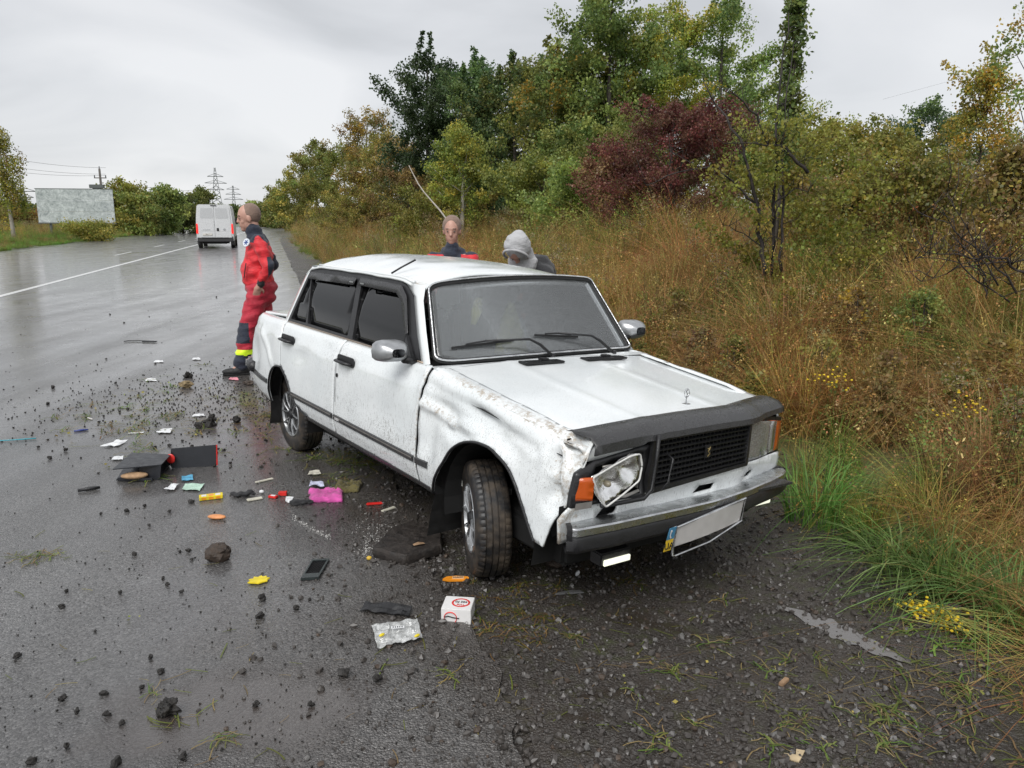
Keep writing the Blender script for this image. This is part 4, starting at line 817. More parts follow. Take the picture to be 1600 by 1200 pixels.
# black bonnet deflector
P = []
for k in range(40):
    y = -.672+k/39*1.395; xf = FX(y); bump_ = .0
    lift = .030*sst((y+.42)/.10)*(1-sst((y-.38)/.10))
    z = HZ(xf-.10, y); rag = .012*noise.noise((y*60, 1, 1)) if k < 3 else 0
    P.append([(xf-.125+rag, y-(0 if k else .02), HZ(xf-.125, y)+.006), (xf-.105+rag, y, z+.016), (xf-.05, y-(0 if k else .035), HZ(xf-.05, y)+.024+lift*.3), (xf+.005, y, HZ(xf, y)+.020+lift*.15), (xf+.040+lift*.5, y, HZ(xf, y)-.006), (xf+.046+lift*.5, y-(0 if k else .01), HZ(xf, y)-.030-.012*(k < 8)), (xf+.035+lift*.4, y, HZ(xf, y)-.036-.012*(k < 8))])
o = MB().sheet(P).obj('bonnet_deflector', TRIM, CAR, smooth=35); m = o.modifiers.new('t', 'SOLIDIFY'); m.thickness = .004
# bonnet ornament
mb = MB(); c0 = Vector((.385, .14, HZ(.385, .14)+.052)); r0 = .021
mb.tube([c0+Vector((-.25*r0*math.cos(t)*.2, r0*math.cos(t)*.9, r0*math.sin(t))) for t in np.linspace(0, 6.283, 25)], .0022, 5, caps=False); mb.tube([c0+Vector((0, 0, -r0)), c0+Vector((0, 0, -.045)), c0+Vector((.01, 0, -.052))], .0025, 5)
mb.tube([c0+Vector((0, .004, r0*.95)), c0+Vector((0, -.005, .004)), c0+Vector((0, .005, -.004)), c0+Vector((0, .0, -r0*.95))], .003, 5); mb.tube([c0+Vector((0, -.009, .012)), c0+Vector((0, .009, .014))], .002, 5)
mb.box((c0.x-.01, c0.y, c0.z-.052), (.05, .035, .003)); mb.obj('bonnet_emblem', CHROME, CAR, smooth=40)
# vents and wipers
for y0, L in ((-.122, .27), (.335, .31)):
    c0 = Vector((-.40, y0, HZ(-.40, y0)+.004)); pts = [(-.5, -.5), (.5, -.5), (.5, .5), (-.5, .5)]; mb = MB()
    mb.box(c0+Vector((.0, 0, .004)), (.075, L, .012)); mb.box(c0+Vector((-.01, .02, .016)), (.045, .05, .014)); o = mb.obj('air_vent', BLACK, CAR, bevel=.004)
    for k in range(14):
        y = y0-L/2+.03+k*(L-.06)/13
        if abs(y-y0-.02) > .03: MB().box(Vector((-.392, y, HZ(-.39, y0)+.016)), (.04, .005, .006)).obj('vent_rib', BLACK, o)
def wiper(a, b, c, d):
    mb = MB(); mb.tube([a, b], .0045, 6, 1.6); mb.tube([a.lerp(b, .2)+Vector((.012, 0, .012)), a.lerp(b, .5)+Vector((.018, 0, .018)), a.lerp(b, .8)+Vector((.012, 0, .012))], .005, 5); o = mb.obj('wiper', BLACK, CAR, smooth=40)
    MB().tube([a.lerp(b, .5)+Vector((.02, 0, .02)), b.lerp(c, .5)+Vector((.026, 0, .026)), c+Vector((.01, 0, .012)), d], [.005, .007, .009, .009], 6).obj('wiper_arm', BLACK, o, smooth=True); MB().cyl(d-Vector((0, 0, .012)), d+Vector((0, 0, .016)), .013, n=12).obj('wiper_pivot', BLACK, o)
up = Vector((.012, 0, .012))
wiper(Vector(wmap(.075, .17, .012)), Vector(wmap(.36, .20, .012)), Vector(wmap(.46, .08, .03)), Vector((-.515, .05, .948)))
wiper(Vector(wmap(.47, .24, .012)), Vector(wmap(.70, .19, .012)), Vector(wmap(.79, .08, .03)), Vector((-.52, .53, .948)))
# handles, lock, mirrors
for x, z in ((-2.32, .826), (-1.385, .822)):
    p = Vector(side(x, z, -1, True, .004)); mb = MB(); mb.prism(rpoly([(-.115, -.026), (.10, -.030), (.115, .0), (.10, .026), (-.10, .026)], .012), 0, .012, lambda q: (p.x+q[0], p.y-q[2], p.z+q[1])); o = mb.obj('door_handle', BLACK, CAR, bevel=.003)
    MB().tube([p+Vector((-.10, -.008, -.008)), p+Vector((-.07, -.038, -.008)), p+Vector((.05, -.040, -.010)), p+Vector((.09, -.010, -.012))], [.010, .013, .014, .012], 8, .7).obj('handle_grip', BLACK, o, smooth=True)
p = Vector(side(-1.50, .715, -1, True, 0)); MB().cyl(p+Vector((0, .004, 0)), p+Vector((0, -.006, 0)), .012, n=16).obj('door_lock', DARK, CAR, smooth=30)
mm_ = Vector(side(-.745, .955, -1, False, 0)); MB().prism([(-.83, .925), (-.70, .925), (-.845, 1.04)], 0, .02, lambda q: (q[0], gr(q[0], q[1], -1, .012+q[2])[1], q[1])).obj('mirror_base', BLACK, CAR, bevel=.003)
def mirror(c, s, big=1.):
    V = MB(); n = 14; rows = []
    for i in range(9):
        t = i/8; r = (math.sin(math.pi*min(1, .12+t*.88)*.56))**.6; rr = []
        for j in range(n+1):
            a = 2*math.pi*j/n; ca, sa = math.cos(a), math.sin(a); sq = lambda q: math.copysign(abs(q)**.6, q)
            rr.append(c+Vector((.055-.115*t, sq(ca)*.10*r*big*(1+.05*t), sq(sa)*.062*r*big)))
        rows.append(rr)
    o = V.sheet(rows).obj('mirror_housing', SILVER, CAR, smooth=True)
    pl = MB(); pl.add(rows[-1][:-1], [tuple(range(n))]); pl.obj('mirror_glass', CHROME, o)
    MB().tube([c+Vector((0, -.06*s, -.04)), c+Vector((.0, -.13*s, -.055))], [.03, .026], 8, .7).obj('mirror_arm', BLACK, o, smooth=True)
    return o
mirror(Vector((-.70, -.855, .975)), -1, .92); mirror(Vector((-.70, .875, 1.06)), 1)
# front end
def tz(y): return (-.14*(y-.3) if y > .3 else 0.)+.0
def fp(y, z, off=0.): return Vector((FX(y)+.02+off, y, z+tz(y)))
mb = MB(); mb.sheet([[fp(y, z, -.10) for y in np.linspace(-.72, .70, 12)] for z in (.52, .80)]); mb.obj('front_bulkhead', DARK, CAR)
GY0, GY1, GZ0, GZ1 = -.340, .305, .572, .805
def gfp(y, z, off=0.): t = (y-GY0)/(GY1-GY0); return fp(y, z+.016*t*(1-(z-GZ0)/.24)+.010*t, off)
GO = rpoly([(GY0-.03, GZ0-.022), (GY1+.012, GZ0-.004), (GY1+.012, GZ1+.008), (GY0-.012, GZ1+.008)], [.03, .01, .01, .03]); GI = [(GY0+.004, GZ0+.004), (GY1-.008, GZ0+.010), (GY1-.008, GZ1-.028), (GY0+.012, GZ1-.028)]
o = panel('grille_frame', GO, lambda y, z: gfp(y, z, .028), BLACK, CAR, [GI], .06, .05, smooth=False)
for k in range(9):
    z = GZ0+.016+k*.0238; MB().sheet([[gfp(y, z+dz, dx) for y in (GY0+.004, 0, GY1-.008)] for dz, dx in ((-.001, -.01), (-.001, .022), (.005, .024), (.007, -.01))]).obj('grille_slat', BLACK, o)
for k in range(25):
    y = GY0+.02+k*(GY1-GY0-.04)/24; MB().sheet([[gfp(y+dy, z, dx) for z in (GZ0+.008, GZ1-.03)] for dy, dx in ((0, -.012), (0, .010), (.005, .010), (.005, -.012))]).obj('grille_fin', BLACK, o)
mb = MB(); mb.prism(rpoly([(-.017, -.030), (.017, -.030), (.017, .030), (-.017, .030)], .004), 0, .008, lambda q: tuple(gfp(.0+q[0], .69+q[1], .028+q[2]))); eo = mb.obj('grille_emblem', BLACK, o, bevel=.002)
mb = MB(); mb.tube([gfp(-.008, .668, .039), gfp(.006, .68, .039), gfp(-.006, .692, .039), gfp(.007, .712, .039)], .0028, 5); mb.tube([gfp(-.010, .706, .039), gfp(.010, .700, .039)], .002, 5); 
mb.obj('emblem_mark', simple('brass_mark', (.35, .27, .12), .35, .7), o, smooth=True)
MB().tube([gfp(-.345, .81, .045), gfp(-.352, .70, .05), gfp(-.362, .58, .05), gfp(-.40, .548, .045), gfp(-.52, .548, .03), gfp(-.62, .552, .02)], .009, 6).obj('grille_surround', BLACK, CAR, smooth=True)
MB().tube([gfp(-.262, .712, .03), gfp(-.262, .70, .06), gfp(-.275, .60, .06), gfp(-.30, .57, .05)], .006, 6).obj('bent_grille_bar', BLACK, CAR, smooth=True)
# left (intact) lamp
LO = rpoly([(.318, .610), (.735, .655), (.735, .812), (.318, .812)], [.008, .02, .02, .008])
panel('headlight_surround', rpoly([(.305, .592), (.748, .638), (.748, .826), (.305, .826)], .012), lambda y, z: fp(y, z, .004), BLACK, CAR, [inset(LO, .004)], .08, .03, smooth=False)
L1 = [(.320, .612), (.572, .638), (.572, .808), (.320, .808)]
o = panel('headlight', rpoly(L1, .006), lambda y, z: fp(y, z, .012+.012*math.cos((y-.446)*9)), LENS, CAR, (), .05, .004); panel('reflector', L1, lambda y, z: fp(y, z, -.05*math.exp(-((y-.446)**2+(z-.71)**2)/.012)-.008), CHROME, o, (), .025, 0)
MB().cyl(fp(.446, .71, -.06), fp(.446, .71, -.01), .012).obj('bulb', TEXW, o, smooth=40)
o = panel('indicator', [(.578, .640), (.728, .657), (.728, .806), (.578, .808)], lambda y, z: fp(y, z, .012), ORANGE, CAR, (), .08, .02); panel('lens_ribs', [(.580, .642), (.655, .650), (.655, .806), (.580, .806)], lambda y, z: fp(y, z, .017), LENS, o, (), .05, .003)
# right (broken) lamp: dark recess, twisted reflector bowl, surviving indicator
panel('headlight_recess', rpoly([(-.70, .545), (-.375, .545), (-.372, .74), (-.69, .715)], .01), lambda y, z: fp(y, z, -.055), DARK, CAR, (), .1, 0)
panel('headlight_surround', rpoly([(-.78, .552), (-.37, .540), (-.355, .765), (-.66, .728), (-.76, .69)], .012), lambda y, z: fp(y, z, .012+.02*noise.noise((y*9, z*9, 1))), BLACK, CAR, [[(-.684, .565), (-.392, .560), (-.388, .735), (-.66, .706)]], .04, .02)
BP = rpoly([(-.695, .672), (-.60, .706), (-.50, .738), (-.445, .742), (-.428, .69), (-.436, .628), (-.52, .582), (-.612, .540), (-.655, .595)], .012)
o = panel('broken_reflector', BP, lambda y, z: Vector((.655+.02*(y+.56)-.055*math.exp(-(((y+.585)/.065)**2+((z-.625)/.05)**2))-.035*math.exp(-(((y+.49)/.05)**2+((z-.685)/.04)**2))+.004*math.sin(60*(y+z)), y, z)), chrome_mat('bowl_chrome', (.90, .90, .89), .10), CAR, (), .012, .004)
o['label'] = 'twisted chrome bowl of the smashed headlight'
MB().tube([Vector((.662+.02*(y+.56), y, z)) for y, z in BP+BP[:1]], .0042, 5, caps=False).obj('reflector_rim', simple('white_rim', (.62, .62, .60), .3), o, smooth=True)
MB().ell((.63, -.585, .625), (.02, .014, .014)).obj('bulb', simple('bulb_glass', (.25, .22, .16), .15), o, smooth=True)
MB().box((.575, -.42, .60), (.03, .06, .05)).box((.61, -.385, .65), (.02, .02, .15)).tube([Vector((.63, -.62, .70)), Vector((.66, -.55, .71)), Vector((.63, -.47, .735))], .006, 5).tube([Vector((.63, -.40, .57)), Vector((.65, -.5, .565)), Vector((.62, -.60, .572))], .008, 5).obj('lamp_bracket', simple('bracket_grey', (.30, .29, .27), .4, .3), CAR, bevel=.002)
panel('indicator', [(-.765, .577), (-.688, .578), (-.686, .672), (-.750, .668)], lambda y, z: fp(y, z, .035-.03*((-.70-y)/.06)), ORANGE, CAR, (), .03, .015)
MB().sheet([[fp(-.765, .575, .03), fp(-.688, .576, .04)], [fp(-.77, .548, .03), fp(-.69, .550, .04)]]).obj('indicator_base', simple('grey_plastic', (.18, .17, .16), .5), CAR)
# white valance
VO = [(-.80, .40), (.70, .44), (.735, .60), (.72, .645), (.30, .60), (GY0, .560), (-.40, .545), (-.78, .548), (-.815, .50)]
slots = [[(-.30+q, .492), (-.17+q, .498), (-.165+q, .533), (-.27+q, .530)] for q in (.28,)]+[rpoly([(-.62, .47), (-.50, .485), (-.49, .52), (-.56, .525)], .02), rpoly([(.36, .52), (.43, .53), (.42, .565), (.37, .56)], .02)]
panel('front_valance', VO, lambda y, z: fp(y, z, -.012+.03*sst((z-.5)/.08)+.010*noise.noise((y*7, z*7, 8))), PAINT, CAR, slots, .035, .01, lambda y, z: (.7*sst((-.68-y)/.06), .35, 0))
panel('valance_shadow_plate', [(-.78, .40), (.68, .44), (.68, .56), (-.78, .54)], lambda y, z: fp(y, z, -.05), DARK, CAR, (), .2, 0)
# bumper
BX = [(-.815, .665), (-.78, .690), (-.6, .705), (-.2, .712), (.0, .712), (.3, .690), (.5, .658), (.66, .618), (.735, .585), (.765, .545), (.77, .42)]
def bx(s_): 
    n = len(BX)-1; q = s_*n; i = min(n-1, int(q)); t = q-i; return BX[i][1]*(1-t)+BX[i+1][1]*t, BX[i][0]*(1-t)+BX[i+1][0]*t
def bsweep(name, prof, mat, s0=0., s1=1., n=60, smooth=35, zf=None):
    rows = []
    for k in range(n+1):
        s_ = s0+(s1-s0)*k/n; x, y = bx(s_); x2, y2 = bx(min(1, s_+.01)); x1, y1 = bx(max(0, s_-.01)); T_ = Vector((x2-x1, y2-y1)).normalized(); N2 = Vector((T_.y, -T_.x)); zo = (.012*sst(y/.5) if zf is None else zf(y)); rows.append([(x+N2.x*o_, y+N2.y*o_, z+zo) for o_, z in prof])
    return MB().sheet(rows).obj(name, mat, CAR, smooth=smooth)
bsweep('bumper_bar', [(-.115, .478), (-.03, .488), (-.006, .487), (0, .481), (.002, .455), (-.006, .452)], CHROME, .045, .9)
bsweep('bumper_cover', [(-.02, .455), (.004, .452), (.010, .44), (.010, .400), (.0, .386), (-.10, .380)], BLACK, 0, 1)
bsweep('bumper_end_cap', [(-.10, .480), (-.02, .492), (.010, .486), (.014, .452), (.010, .440)], BLACK, 0, .05, 8); bsweep('bumper_end_cap', [(-.10, .480), (-.02, .492), (.010, .486), (.014, .452), (.010, .440)], BLACK, .885, 1, 14)
MB().box((.60, 0, .47), (.16, 1.3, .012)).obj('bumper_shelf', TRIM, CAR)
# number plate (the photo shows it blank) in a bent chrome frame
def pm(a, b, off=0.): return Vector((.725+off-.03*(a-.5)**2*2+.012*(b-.5), -.298+.515*a, .362+.055*a+.112*(b-.5)+.012*(a-.5)*(b-.5)))
PL = simple('plate_white', (.50, .485, .47), .35, var=.05); 
o = panel('number_plate', rpoly([(.07, .06), (.98, .03), (.985, .97), (.07, .97)], .02), lambda a, b: pm(a, b, .006), PL, CAR, (), .2, .003, smooth=False)
panel('plate_flag', [(.0, .5), (.075, .5), (.085, 1.0), (.01, 1.0)], lambda a, b: pm(a, b, .012), simple('flag_blue', (.06, .20, .33), .4), o, (), .1, .002, smooth=False); panel('plate_flag', [(-.01, .0), (.065, .0), (.075, .5), (.0, .5)], lambda a, b: pm(a, b, .012), simple('flag_yellow', (.62, .42, .03), .4), o, (), .1, .002, smooth=False)
ua = text_mesh('UA', .042); ua.materials.append(MATS['black_plastic']); uo = link('plate_lettering', ua, o, pm(.033, .22, .0145)); uo.rotation_euler = (R(90), 0, R(90))
mb = MB(); mb.tube([pm(.030+.006*math.cos(t), .74+.17*math.sin(t), .0155) for t in np.linspace(.6, 5.6, 12)], .002, 4); mb.obj('plate_emblem', MATS['plate_white'], o)
fr_ = [pm(.088, .03, .012), pm(.088, .97, .012), pm(.985, .99, .012), pm(.995, .03, .012), pm(.52, -.22, .018), pm(.11, -.28, .02), pm(.085, -.24, .02)]
MB().tube([fr_[0], fr_[1], fr_[2], fr_[3], fr_[4], fr_[5], fr_[6], fr_[0]], .005, 6).obj('plate_frame', CHROME, o)
for y, z in ((-.50, .285), (.56, .352)):
    xx = FX(y)+.04; mb = MB(); mb.box((xx-.04, y, z+.012), (.07, .175, .055)); o = mb.obj('running_lamp', BLACK, CAR, bevel=.006); MB().box((xx+.0, y, z), (.012, .15, .026)).obj('lamp_lens', DRL, o, bevel=.003); MB().box((xx-.05, y, z+.06), (.02, .02, .09)).obj('lamp_stay', BLACK, o)
# underbody and wells
MB().box((-1.4, 0, .27), (3.7, 1.25, .14)).box((.1, 0, .45), (.7, 1.0, .3)).obj('underbody', DARK, CAR, bevel=.02)
for xc in (0.03, -2.44):
    for s in (-1, 1):
        mb = MB(); rows = [[(xc+.36*math.cos(t), s*yy, .30+.36*math.sin(t)) for yy in (.50, .745)] for t in np.linspace(-.25, math.pi+.25, 16)]; mb.sheet(rows); mb.add([(xc+.36*math.cos(t), s*.50, .30+.36*math.sin(t)) for t in np.linspace(-.25, math.pi+.25, 16)], [tuple(range(16))]); mb.obj('wheel_well', DARK, CAR)
MB().sheet([[(-.38, -.77, .30), (-.38, -.55, .30)], [(-.40, -.775, .20), (-.40, -.55, .20)], [(-.42, -.78, .07), (-.42, -.56, .08)]]).obj('mud_flap', RUBBER, CAR); MB().sheet([[(-2.76, -.74, .34), (-2.76, -.55, .34)], [(-2.80, -.75, .12), (-2.80, -.56, .12)]]).obj('mud_flap', RUBBER, CAR)
# interior
SEAT = simple('seat_cloth', (.10, .095, .09), .9); DASH = simple('dash', (.05, .05, .052), .55)
MB().box((-.78, .02, .86), (.34, 1.30, .14)).box((-.70, .02, .925), (.22, 1.30, .02)).box((-.86, .36, .95), (.14, .34, .05)).obj('dashboard', DASH, CAR, bevel=.015)
for y in (-.34, .36):
    mb = MB(); mb.box((-1.38, y, .50), (.50, .48, .16)); mb.box((-1.66, y, .82), (.14, .48, .62), Matrix.Rotation(R(-14), 3, 'Y')); mb.box((-1.76, y, 1.17), (.09, .24, .17), Matrix.Rotation(R(-10), 3, 'Y')); mb.obj('front_seat', SEAT, CAR, bevel=.04, smooth=40)
MB().box((-2.35, 0, .55), (.5, 1.2, .2)).box((-2.62, 0, .80), (.14, 1.2, .5)).obj('rear_seat', SEAT, CAR, bevel=.04)
MB().box((-1.4, 0, .36), (2.6, 1.3, .03)).obj('cabin_lining', simple('lining', (.30, .30, .28), .9), CAR)
sw = MB(); swc = Vector((-1.02, .40, 1.02)); M_ = Matrix.Rotation(R(-62), 3, 'Y'); sw.tube([swc+M_ @ Vector((.185*math.cos(t), .185*math.sin(t), 0)) for t in np.linspace(0, 6.283, 33)], .013, 8, caps=False); so = sw.obj('steering_wheel', simple('wheel_grip', (.02, .02, .02), .5), CAR, smooth=True)
MB().tube([swc+M_ @ Vector((.18, 0, 0)), swc+M_ @ Vector((0, 0, -.02)), swc+M_ @ Vector((-.18, 0, 0))], .018, 6).tube([swc+M_ @ Vector((0, .18, 0)), swc+M_ @ Vector((0, 0, -.02)), swc+M_ @ Vector((0, -.18, 0))], .018, 6).cyl(swc, swc+M_ @ Vector((0, 0, -.25)), .05).obj('wheel_spokes', DASH, so, smooth=True)
MB().box((-.93, .0, 1.30), (.02, .24, .055)).tube([Vector((-.925, 0, 1.34)), Vector((-.93, 0, 1.30))], .008).obj('inner_mirror', BLACK, CAR, bevel=.01)

for nm, lb, ct, pts, rr_, mt in (('windscreen_patch', 'yellow green reflection shaped as a solid behind the middle of the windscreen', 'cloth', ((-.66, -.13, .95), (-.72, -.10, 1.06), (-.79, -.06, 1.19), (-.81, -.05, 1.22)), (.10, .075, .03, .015), simple('yellow_green_reflection', (.62, .62, .20), .8)),
        ('windscreen_patch', 'pale blue strip hanging behind the windscreen beside the yellow green reflection', 'cloth', ((-.66, -.02, .96), (-.74, -.02, 1.14)), (.035, .018), simple('pale_blue_cloth', (.62, .74, .85), .8)),
        ('reflection_patch', 'yellow reflection shaped as a solid high behind the windscreen', 'patch', ((-.78, -.32, 1.10), (-.80, -.29, 1.17), (-.84, -.25, 1.24)), (.015, .032, .022), MATS['yellow_green_reflection'] if 'yellow_green_reflection' in MATS else None),
        ('reflection_spot', 'small orange reflection shaped as a solid by the inner mirror', 'ornament', ((-.84, .03, 1.23), (-.84, .05, 1.27)), (.032, .014), simple('orange_reflection', (.85, .20, .08), .5)),
        ('reflection_spot', 'small pink orange reflection shaped as a solid lower behind the windscreen', 'ornament', ((-.80, .03, 1.13), (-.80, .05, 1.16)), (.030, .014), MATS['orange_reflection'] if 'orange_reflection' in MATS else None)):
    mt = mt or (MATS['yellow_green_reflection'] if 'yellow' in lb else MATS['orange_reflection']); me = MB().tube(pts, rr_, 8, .4).mesh(nm, mt, smooth=True); o = link(nm, me); o.matrix_world = CM; tag(o, lb, ct)  # coloured solids added behind the glass to imitate reflections of trees and people
# wheels
def wheel(steer_world=None, contact=None, outer=True):
    w = bpy.data.objects.new('wheel', None); COL.objects.link(w); w.parent = CAR; Rt = .297
    prof = []; ws_ = [-.088, -.0885, -.084, -.078, -.066, -.050, -.0485, -.044, -.0425, -.019, -.0175, -.013, -.0115, .0115, .013, .0175, .019, .0425, .044, .0485, .050, .066, .078, .084, .0885, .088]
    rr = [.205, .245, .270, .283, .2915, .2945, .286, .286, .295, .297, .288, .288, .297, .297, .288, .288, .297, .295, .286, .286, .2945, .2915, .283, .270, .245, .205]
    ws_ = [-.070, -.080]+ws_+[.080, .070]; rr = [.168, .178]+rr+[.178, .168]; n = 168; V = []; k = len(ws_)
    for i in range(n):
        t = 2*math.pi*i/n
        for j in range(k):
            r = rr[j]; tt = t
            if 5 <= j <= 7 or k-8 <= j <= k-6: r -= .0045 if i % 3 == 0 else 0
            elif 10 <= j <= 11 or k-12 <= j <= k-11: r -= .003 if (i+1) % 4 == 0 else 0
            V.append((r*math.cos(tt), ws_[j], r*math.sin(tt)))
    Fq = [(i*k+j, ((i+1) % n)*k+j, ((i+1) % n)*k+j+1, i*k+j+1) for i in range(n) for j in range(k-1)]
    mb = MB(); mb.add(V, Fq); mb.obj('tyre', TYRE, w, smooth=30)
    Mw = lambda p: (p[0], p[2], p[1])
    mb = MB(); mb.lathe([(.001, .02), (.165, .02), (.168, .070), (.176, .076), (.180, -.078), (.170, -.083), (.160, -.072), (.150, -.055), (.001, -.050)], 48, Mw); rim = mb.obj('rim', wetblack('rim_black', (.02, .02, .021), .3, .1), w, smooth=35)
    mb = MB(); mb.lathe([(.158, -.070), (.163, -.084), (.172, -.086), (.177, -.080)], 48, Mw)
    for q in range(5):
        for dq in (-.17, .17):
            a = 2*math.pi*q/5+.3; p0 = (.045*math.cos(a+dq*.6), -.072, .045*math.sin(a+dq*.6)); p1 = (.162*math.cos(a+dq*1.9), -.079, .162*math.sin(a+dq*1.9)); mb.tube([p0, tuple((Vector(p0)+Vector(p1))/2+Vector((0, -.008, 0))), p1], [.010, .008, .011], 6, .6)
    mb.obj('wheel_trim', SILVER, w, smooth=40)
    mb = MB(); mb.lathe([(.001, -.086), (.028, -.085), (.034, -.076)], 20, Mw); mb.obj('centre_cap', BLACK, w, smooth=True)
    return w
Rt = .297
def place_wheel(w, wx, wy, wz, heading, flip=False, camber=0.):
    M = Matrix.Translation((wx, wy, wz)) @ Matrix.Rotation(heading, 4, 'Z') @ Matrix.Rotation(camber, 4, 'X')
    if flip: M = M @ Matrix.Rotation(math.pi, 4, 'Z')
    w.matrix_local = CMI @ M @ Matrix.Scale(.95, 4)
w1 = wheel(); hd = R(-77.5); pc = gp(764, 899); Rt = .282; w1.scale = (.95,)*3; fwd = Vector((math.cos(hd), math.sin(hd), 0)); place_wheel(w1, pc.x-.01-fwd.x*.05, pc.y-fwd.y*.05+.02, Rt-.010, hd)
w2 = dup(w1, CAR); cr_ = gp(472, 700); place_wheel(w2, cr_.x, cr_.y, Rt-.008, R(-53.4))
cl = CM @ Vector((-2.424, .64, 0)); w3 = dup(w1, CAR); place_wheel(w3, cl.x, cl.y, hz(cl.x, cl.y)+Rt-.01, R(-53.4), True)
cl = CM @ Vector((0, .66, 0)); w4 = dup(w1, CAR); place_wheel(w4, cl.x, cl.y, hz(cl.x, cl.y)+Rt-.01, hd, True)
# ================================================================ VAN, BILLBOARD, POLES
VW = simple('van_white', (.62, .63, .64), .3, bump=.05); VG = simple('van_glass', (.10, .11, .12), .12); VB = simple('van_plastic', (.035, .035, .037), .55)
def van():
    a, b = gp(313, 388), gp(366, 388); dr = math.atan2(math.cos(-.28), math.sin(-.28)); c = gp(338, 388); sc = 1.0
    v = thing('panel_van', 'white panel van driving away on the wet road with its tail lights on', 'van', (c.x, c.y, 0), math.atan2(.962, -.274)+R(1.5))
    # local: X forward, Y left; rear face at x=0
    prof = rpoly([(-1.02, .42), (1.02, .42), (1.02, 1.5), (.90, 2.50), (-.90, 2.50), (-1.02, 1.5)], [.05, .05, .6, .16, .16, .6], 5)
    def sec(x, k=1., dz=0.): return [Vector((x, y*k, .42+(z-.42)*(1+dz))) for y, z in prof]
    st = [sec(0, .985), sec(.05, 1), sec(3.9, 1), sec(4.4, .99, -.02), sec(4.9, .95, -.16), sec(5.1, .93, -.42), sec(5.9, .85, -.60)]; n = len(prof)
    mb = MB(); mb.add([p for s_ in st for p in s_], [(i*n+j, i*n+(j+1) % n, (i+1)*n+(j+1) % n, (i+1)*n+j) for i in range(len(st)-1) for j in range(n)]+[tuple(range(n-1, -1, -1)), tuple(range((len(st)-1)*n, len(st)*n))]); mb.obj('body', VW, v, smooth=35)
    for s in (-1, 1):
        d = MB().prism(rpoly([(.012*s, .60), (.90*s, .60), (.90*s, 1.55), (.83*s, 2.36), (.012*s, 2.40)][::s], .04), 0, .018, lambda q: (-.012-q[2], q[0], q[1])).obj('rear_door', VW, v, bevel=.006)
        MB().prism(rpoly([(.07*s, 1.72), (.76*s, 1.72), (.72*s, 2.28), (.07*s, 2.30)][::s], .05), 0, .005, lambda q: (-.032-q[2], q[0], q[1])).obj('window_blank', simple('van_panel_grey', (.50, .51, .52), .3), d)
        MB().prism(rpoly([(.07*s, .98), (.80*s, .98), (.79*s, 1.62), (.07*s, 1.62)][::s], .05), 0, .004, lambda q: (-.031-q[2], q[0], q[1])).obj('door_pressing', VW, d)
        t_ = MB().prism(rpoly([(.915*s, .85), (1.015*s, .85), (1.0*s, 1.40), (.925*s, 1.40)][::s], .015), 0, .03, lambda q: (-.004-q[2], q[0], q[1])).obj('tail_light', emis('lit_tail', (.75, .015, .012), .7) if s < 0 else MATS['lit_tail'], v)
        MB().box((4.1, s*1.08, 1.55), (.20, .20, .38)).obj('wing_mirror', VB, v, bevel=.04); MB().box((.03, s*.95, .45), (.06, .10, .5)).obj('bumper_corner', VB, v, bevel=.02)
        for xc in (.95, 4.75):
            w_ = MB(); w_.cyl((xc, s*.80, .34), (xc, s*1.01, .34), .345, n=24); wo_ = w_.obj('wheel', RUBBER, v, smooth=40); MB().cyl((xc, s*.99, .34), (xc, s*1.015, .34), .20, n=16).obj('hubcap', SILVER, wo_)
        MB().box((2.6, s*1.015, .55), (2.9, .03, .22)).obj('side_sill', VB, v, bevel=.01); MB().prism(rpoly([(4.15, 1.45), (4.75, 1.45), (4.45, 2.05), (4.15, 2.1)], .05), 0, .012, lambda q: (q[0], s*(1.00+q[2]), q[1])).obj('side_window', VG, v)
    MB().box((-.05, 0, .50), (.16, 1.96, .24)).box((-.07, 0, .60), (.18, 1.5, .06)).obj('rear_bumper', VB, v, bevel=.03)
    MB().box((.25, 0, .33), (.10, 1.5, .10)).box((2.5, 0, .36), (5, 1.2, .2)).obj('chassis', DARK, v)
    pl = MB().box((-.05, .42, .80), (.015, .52, .115)).obj('number_plate', simple('van_plate', (.62, .60, .56), .4), v); text('AA 7', .09, DARK, pl, (-.061, .42, .80), (R(90), 0, R(-90)))
    MB().box((-.045, -.02 - .14, 1.08), (.03, .13, .17)).obj('door_handle', VB, v, bevel=.02); MB().cyl((-.035, -.52, 1.08), (-.045, -.52, 1.08), .07, n=18).obj('badge', CHROME, v, smooth=30)
    me_ = MB(); me_.box((-.04, .45, 1.06), (.006, .44, .035)).obj('door_badge', CHROME, v); MB().box((-.03, 0, 2.44), (.03, .32, .05)).obj('high_brake_lamp', VB, v)
van()
# billboard
def board_mat():
    t = NT('torn_poster'); p = t.oc(); a = t.noise(t.scl(p, (1, 1, 1)), 1.8, 8, .7, 1.5); b = t.voro(t.scl(p, (1.5, 1, 1.5)), 2.3, 'Distance', 'DISTANCE_TO_EDGE'); c = t.mix(t.mr(a, .35, .65), (.24, .27, .27), (.55, .59, .585)); c = t.mix(t.mr(b, 0, .03, .55, 0), c, (.10, .13, .14)); c = t.mix(t.mr(t.noise(p, 9, 6, .7), .55, .7, 0, .6), c, (.60, .64, .62)); t.pbr(color=c, roughness=.6); return t.m
dB = 62.; b0 = at(121, 348, dB); g0 = hz(b0.x, b0.y); bb = thing('billboard', 'long pale green grey billboard with torn faded poster on the left verge', 'billboard', (b0.x, b0.y, g0), R(4)); zb = b0.z-g0; hB = 50/F*dB; wB = 113/F*dB; BM = board_mat()
for k in range(3): MB().box((0, 0, zb+hB*(k+.5)/3), (wB, .06, hB/3-.012)).obj('board_panel', BM, bb)
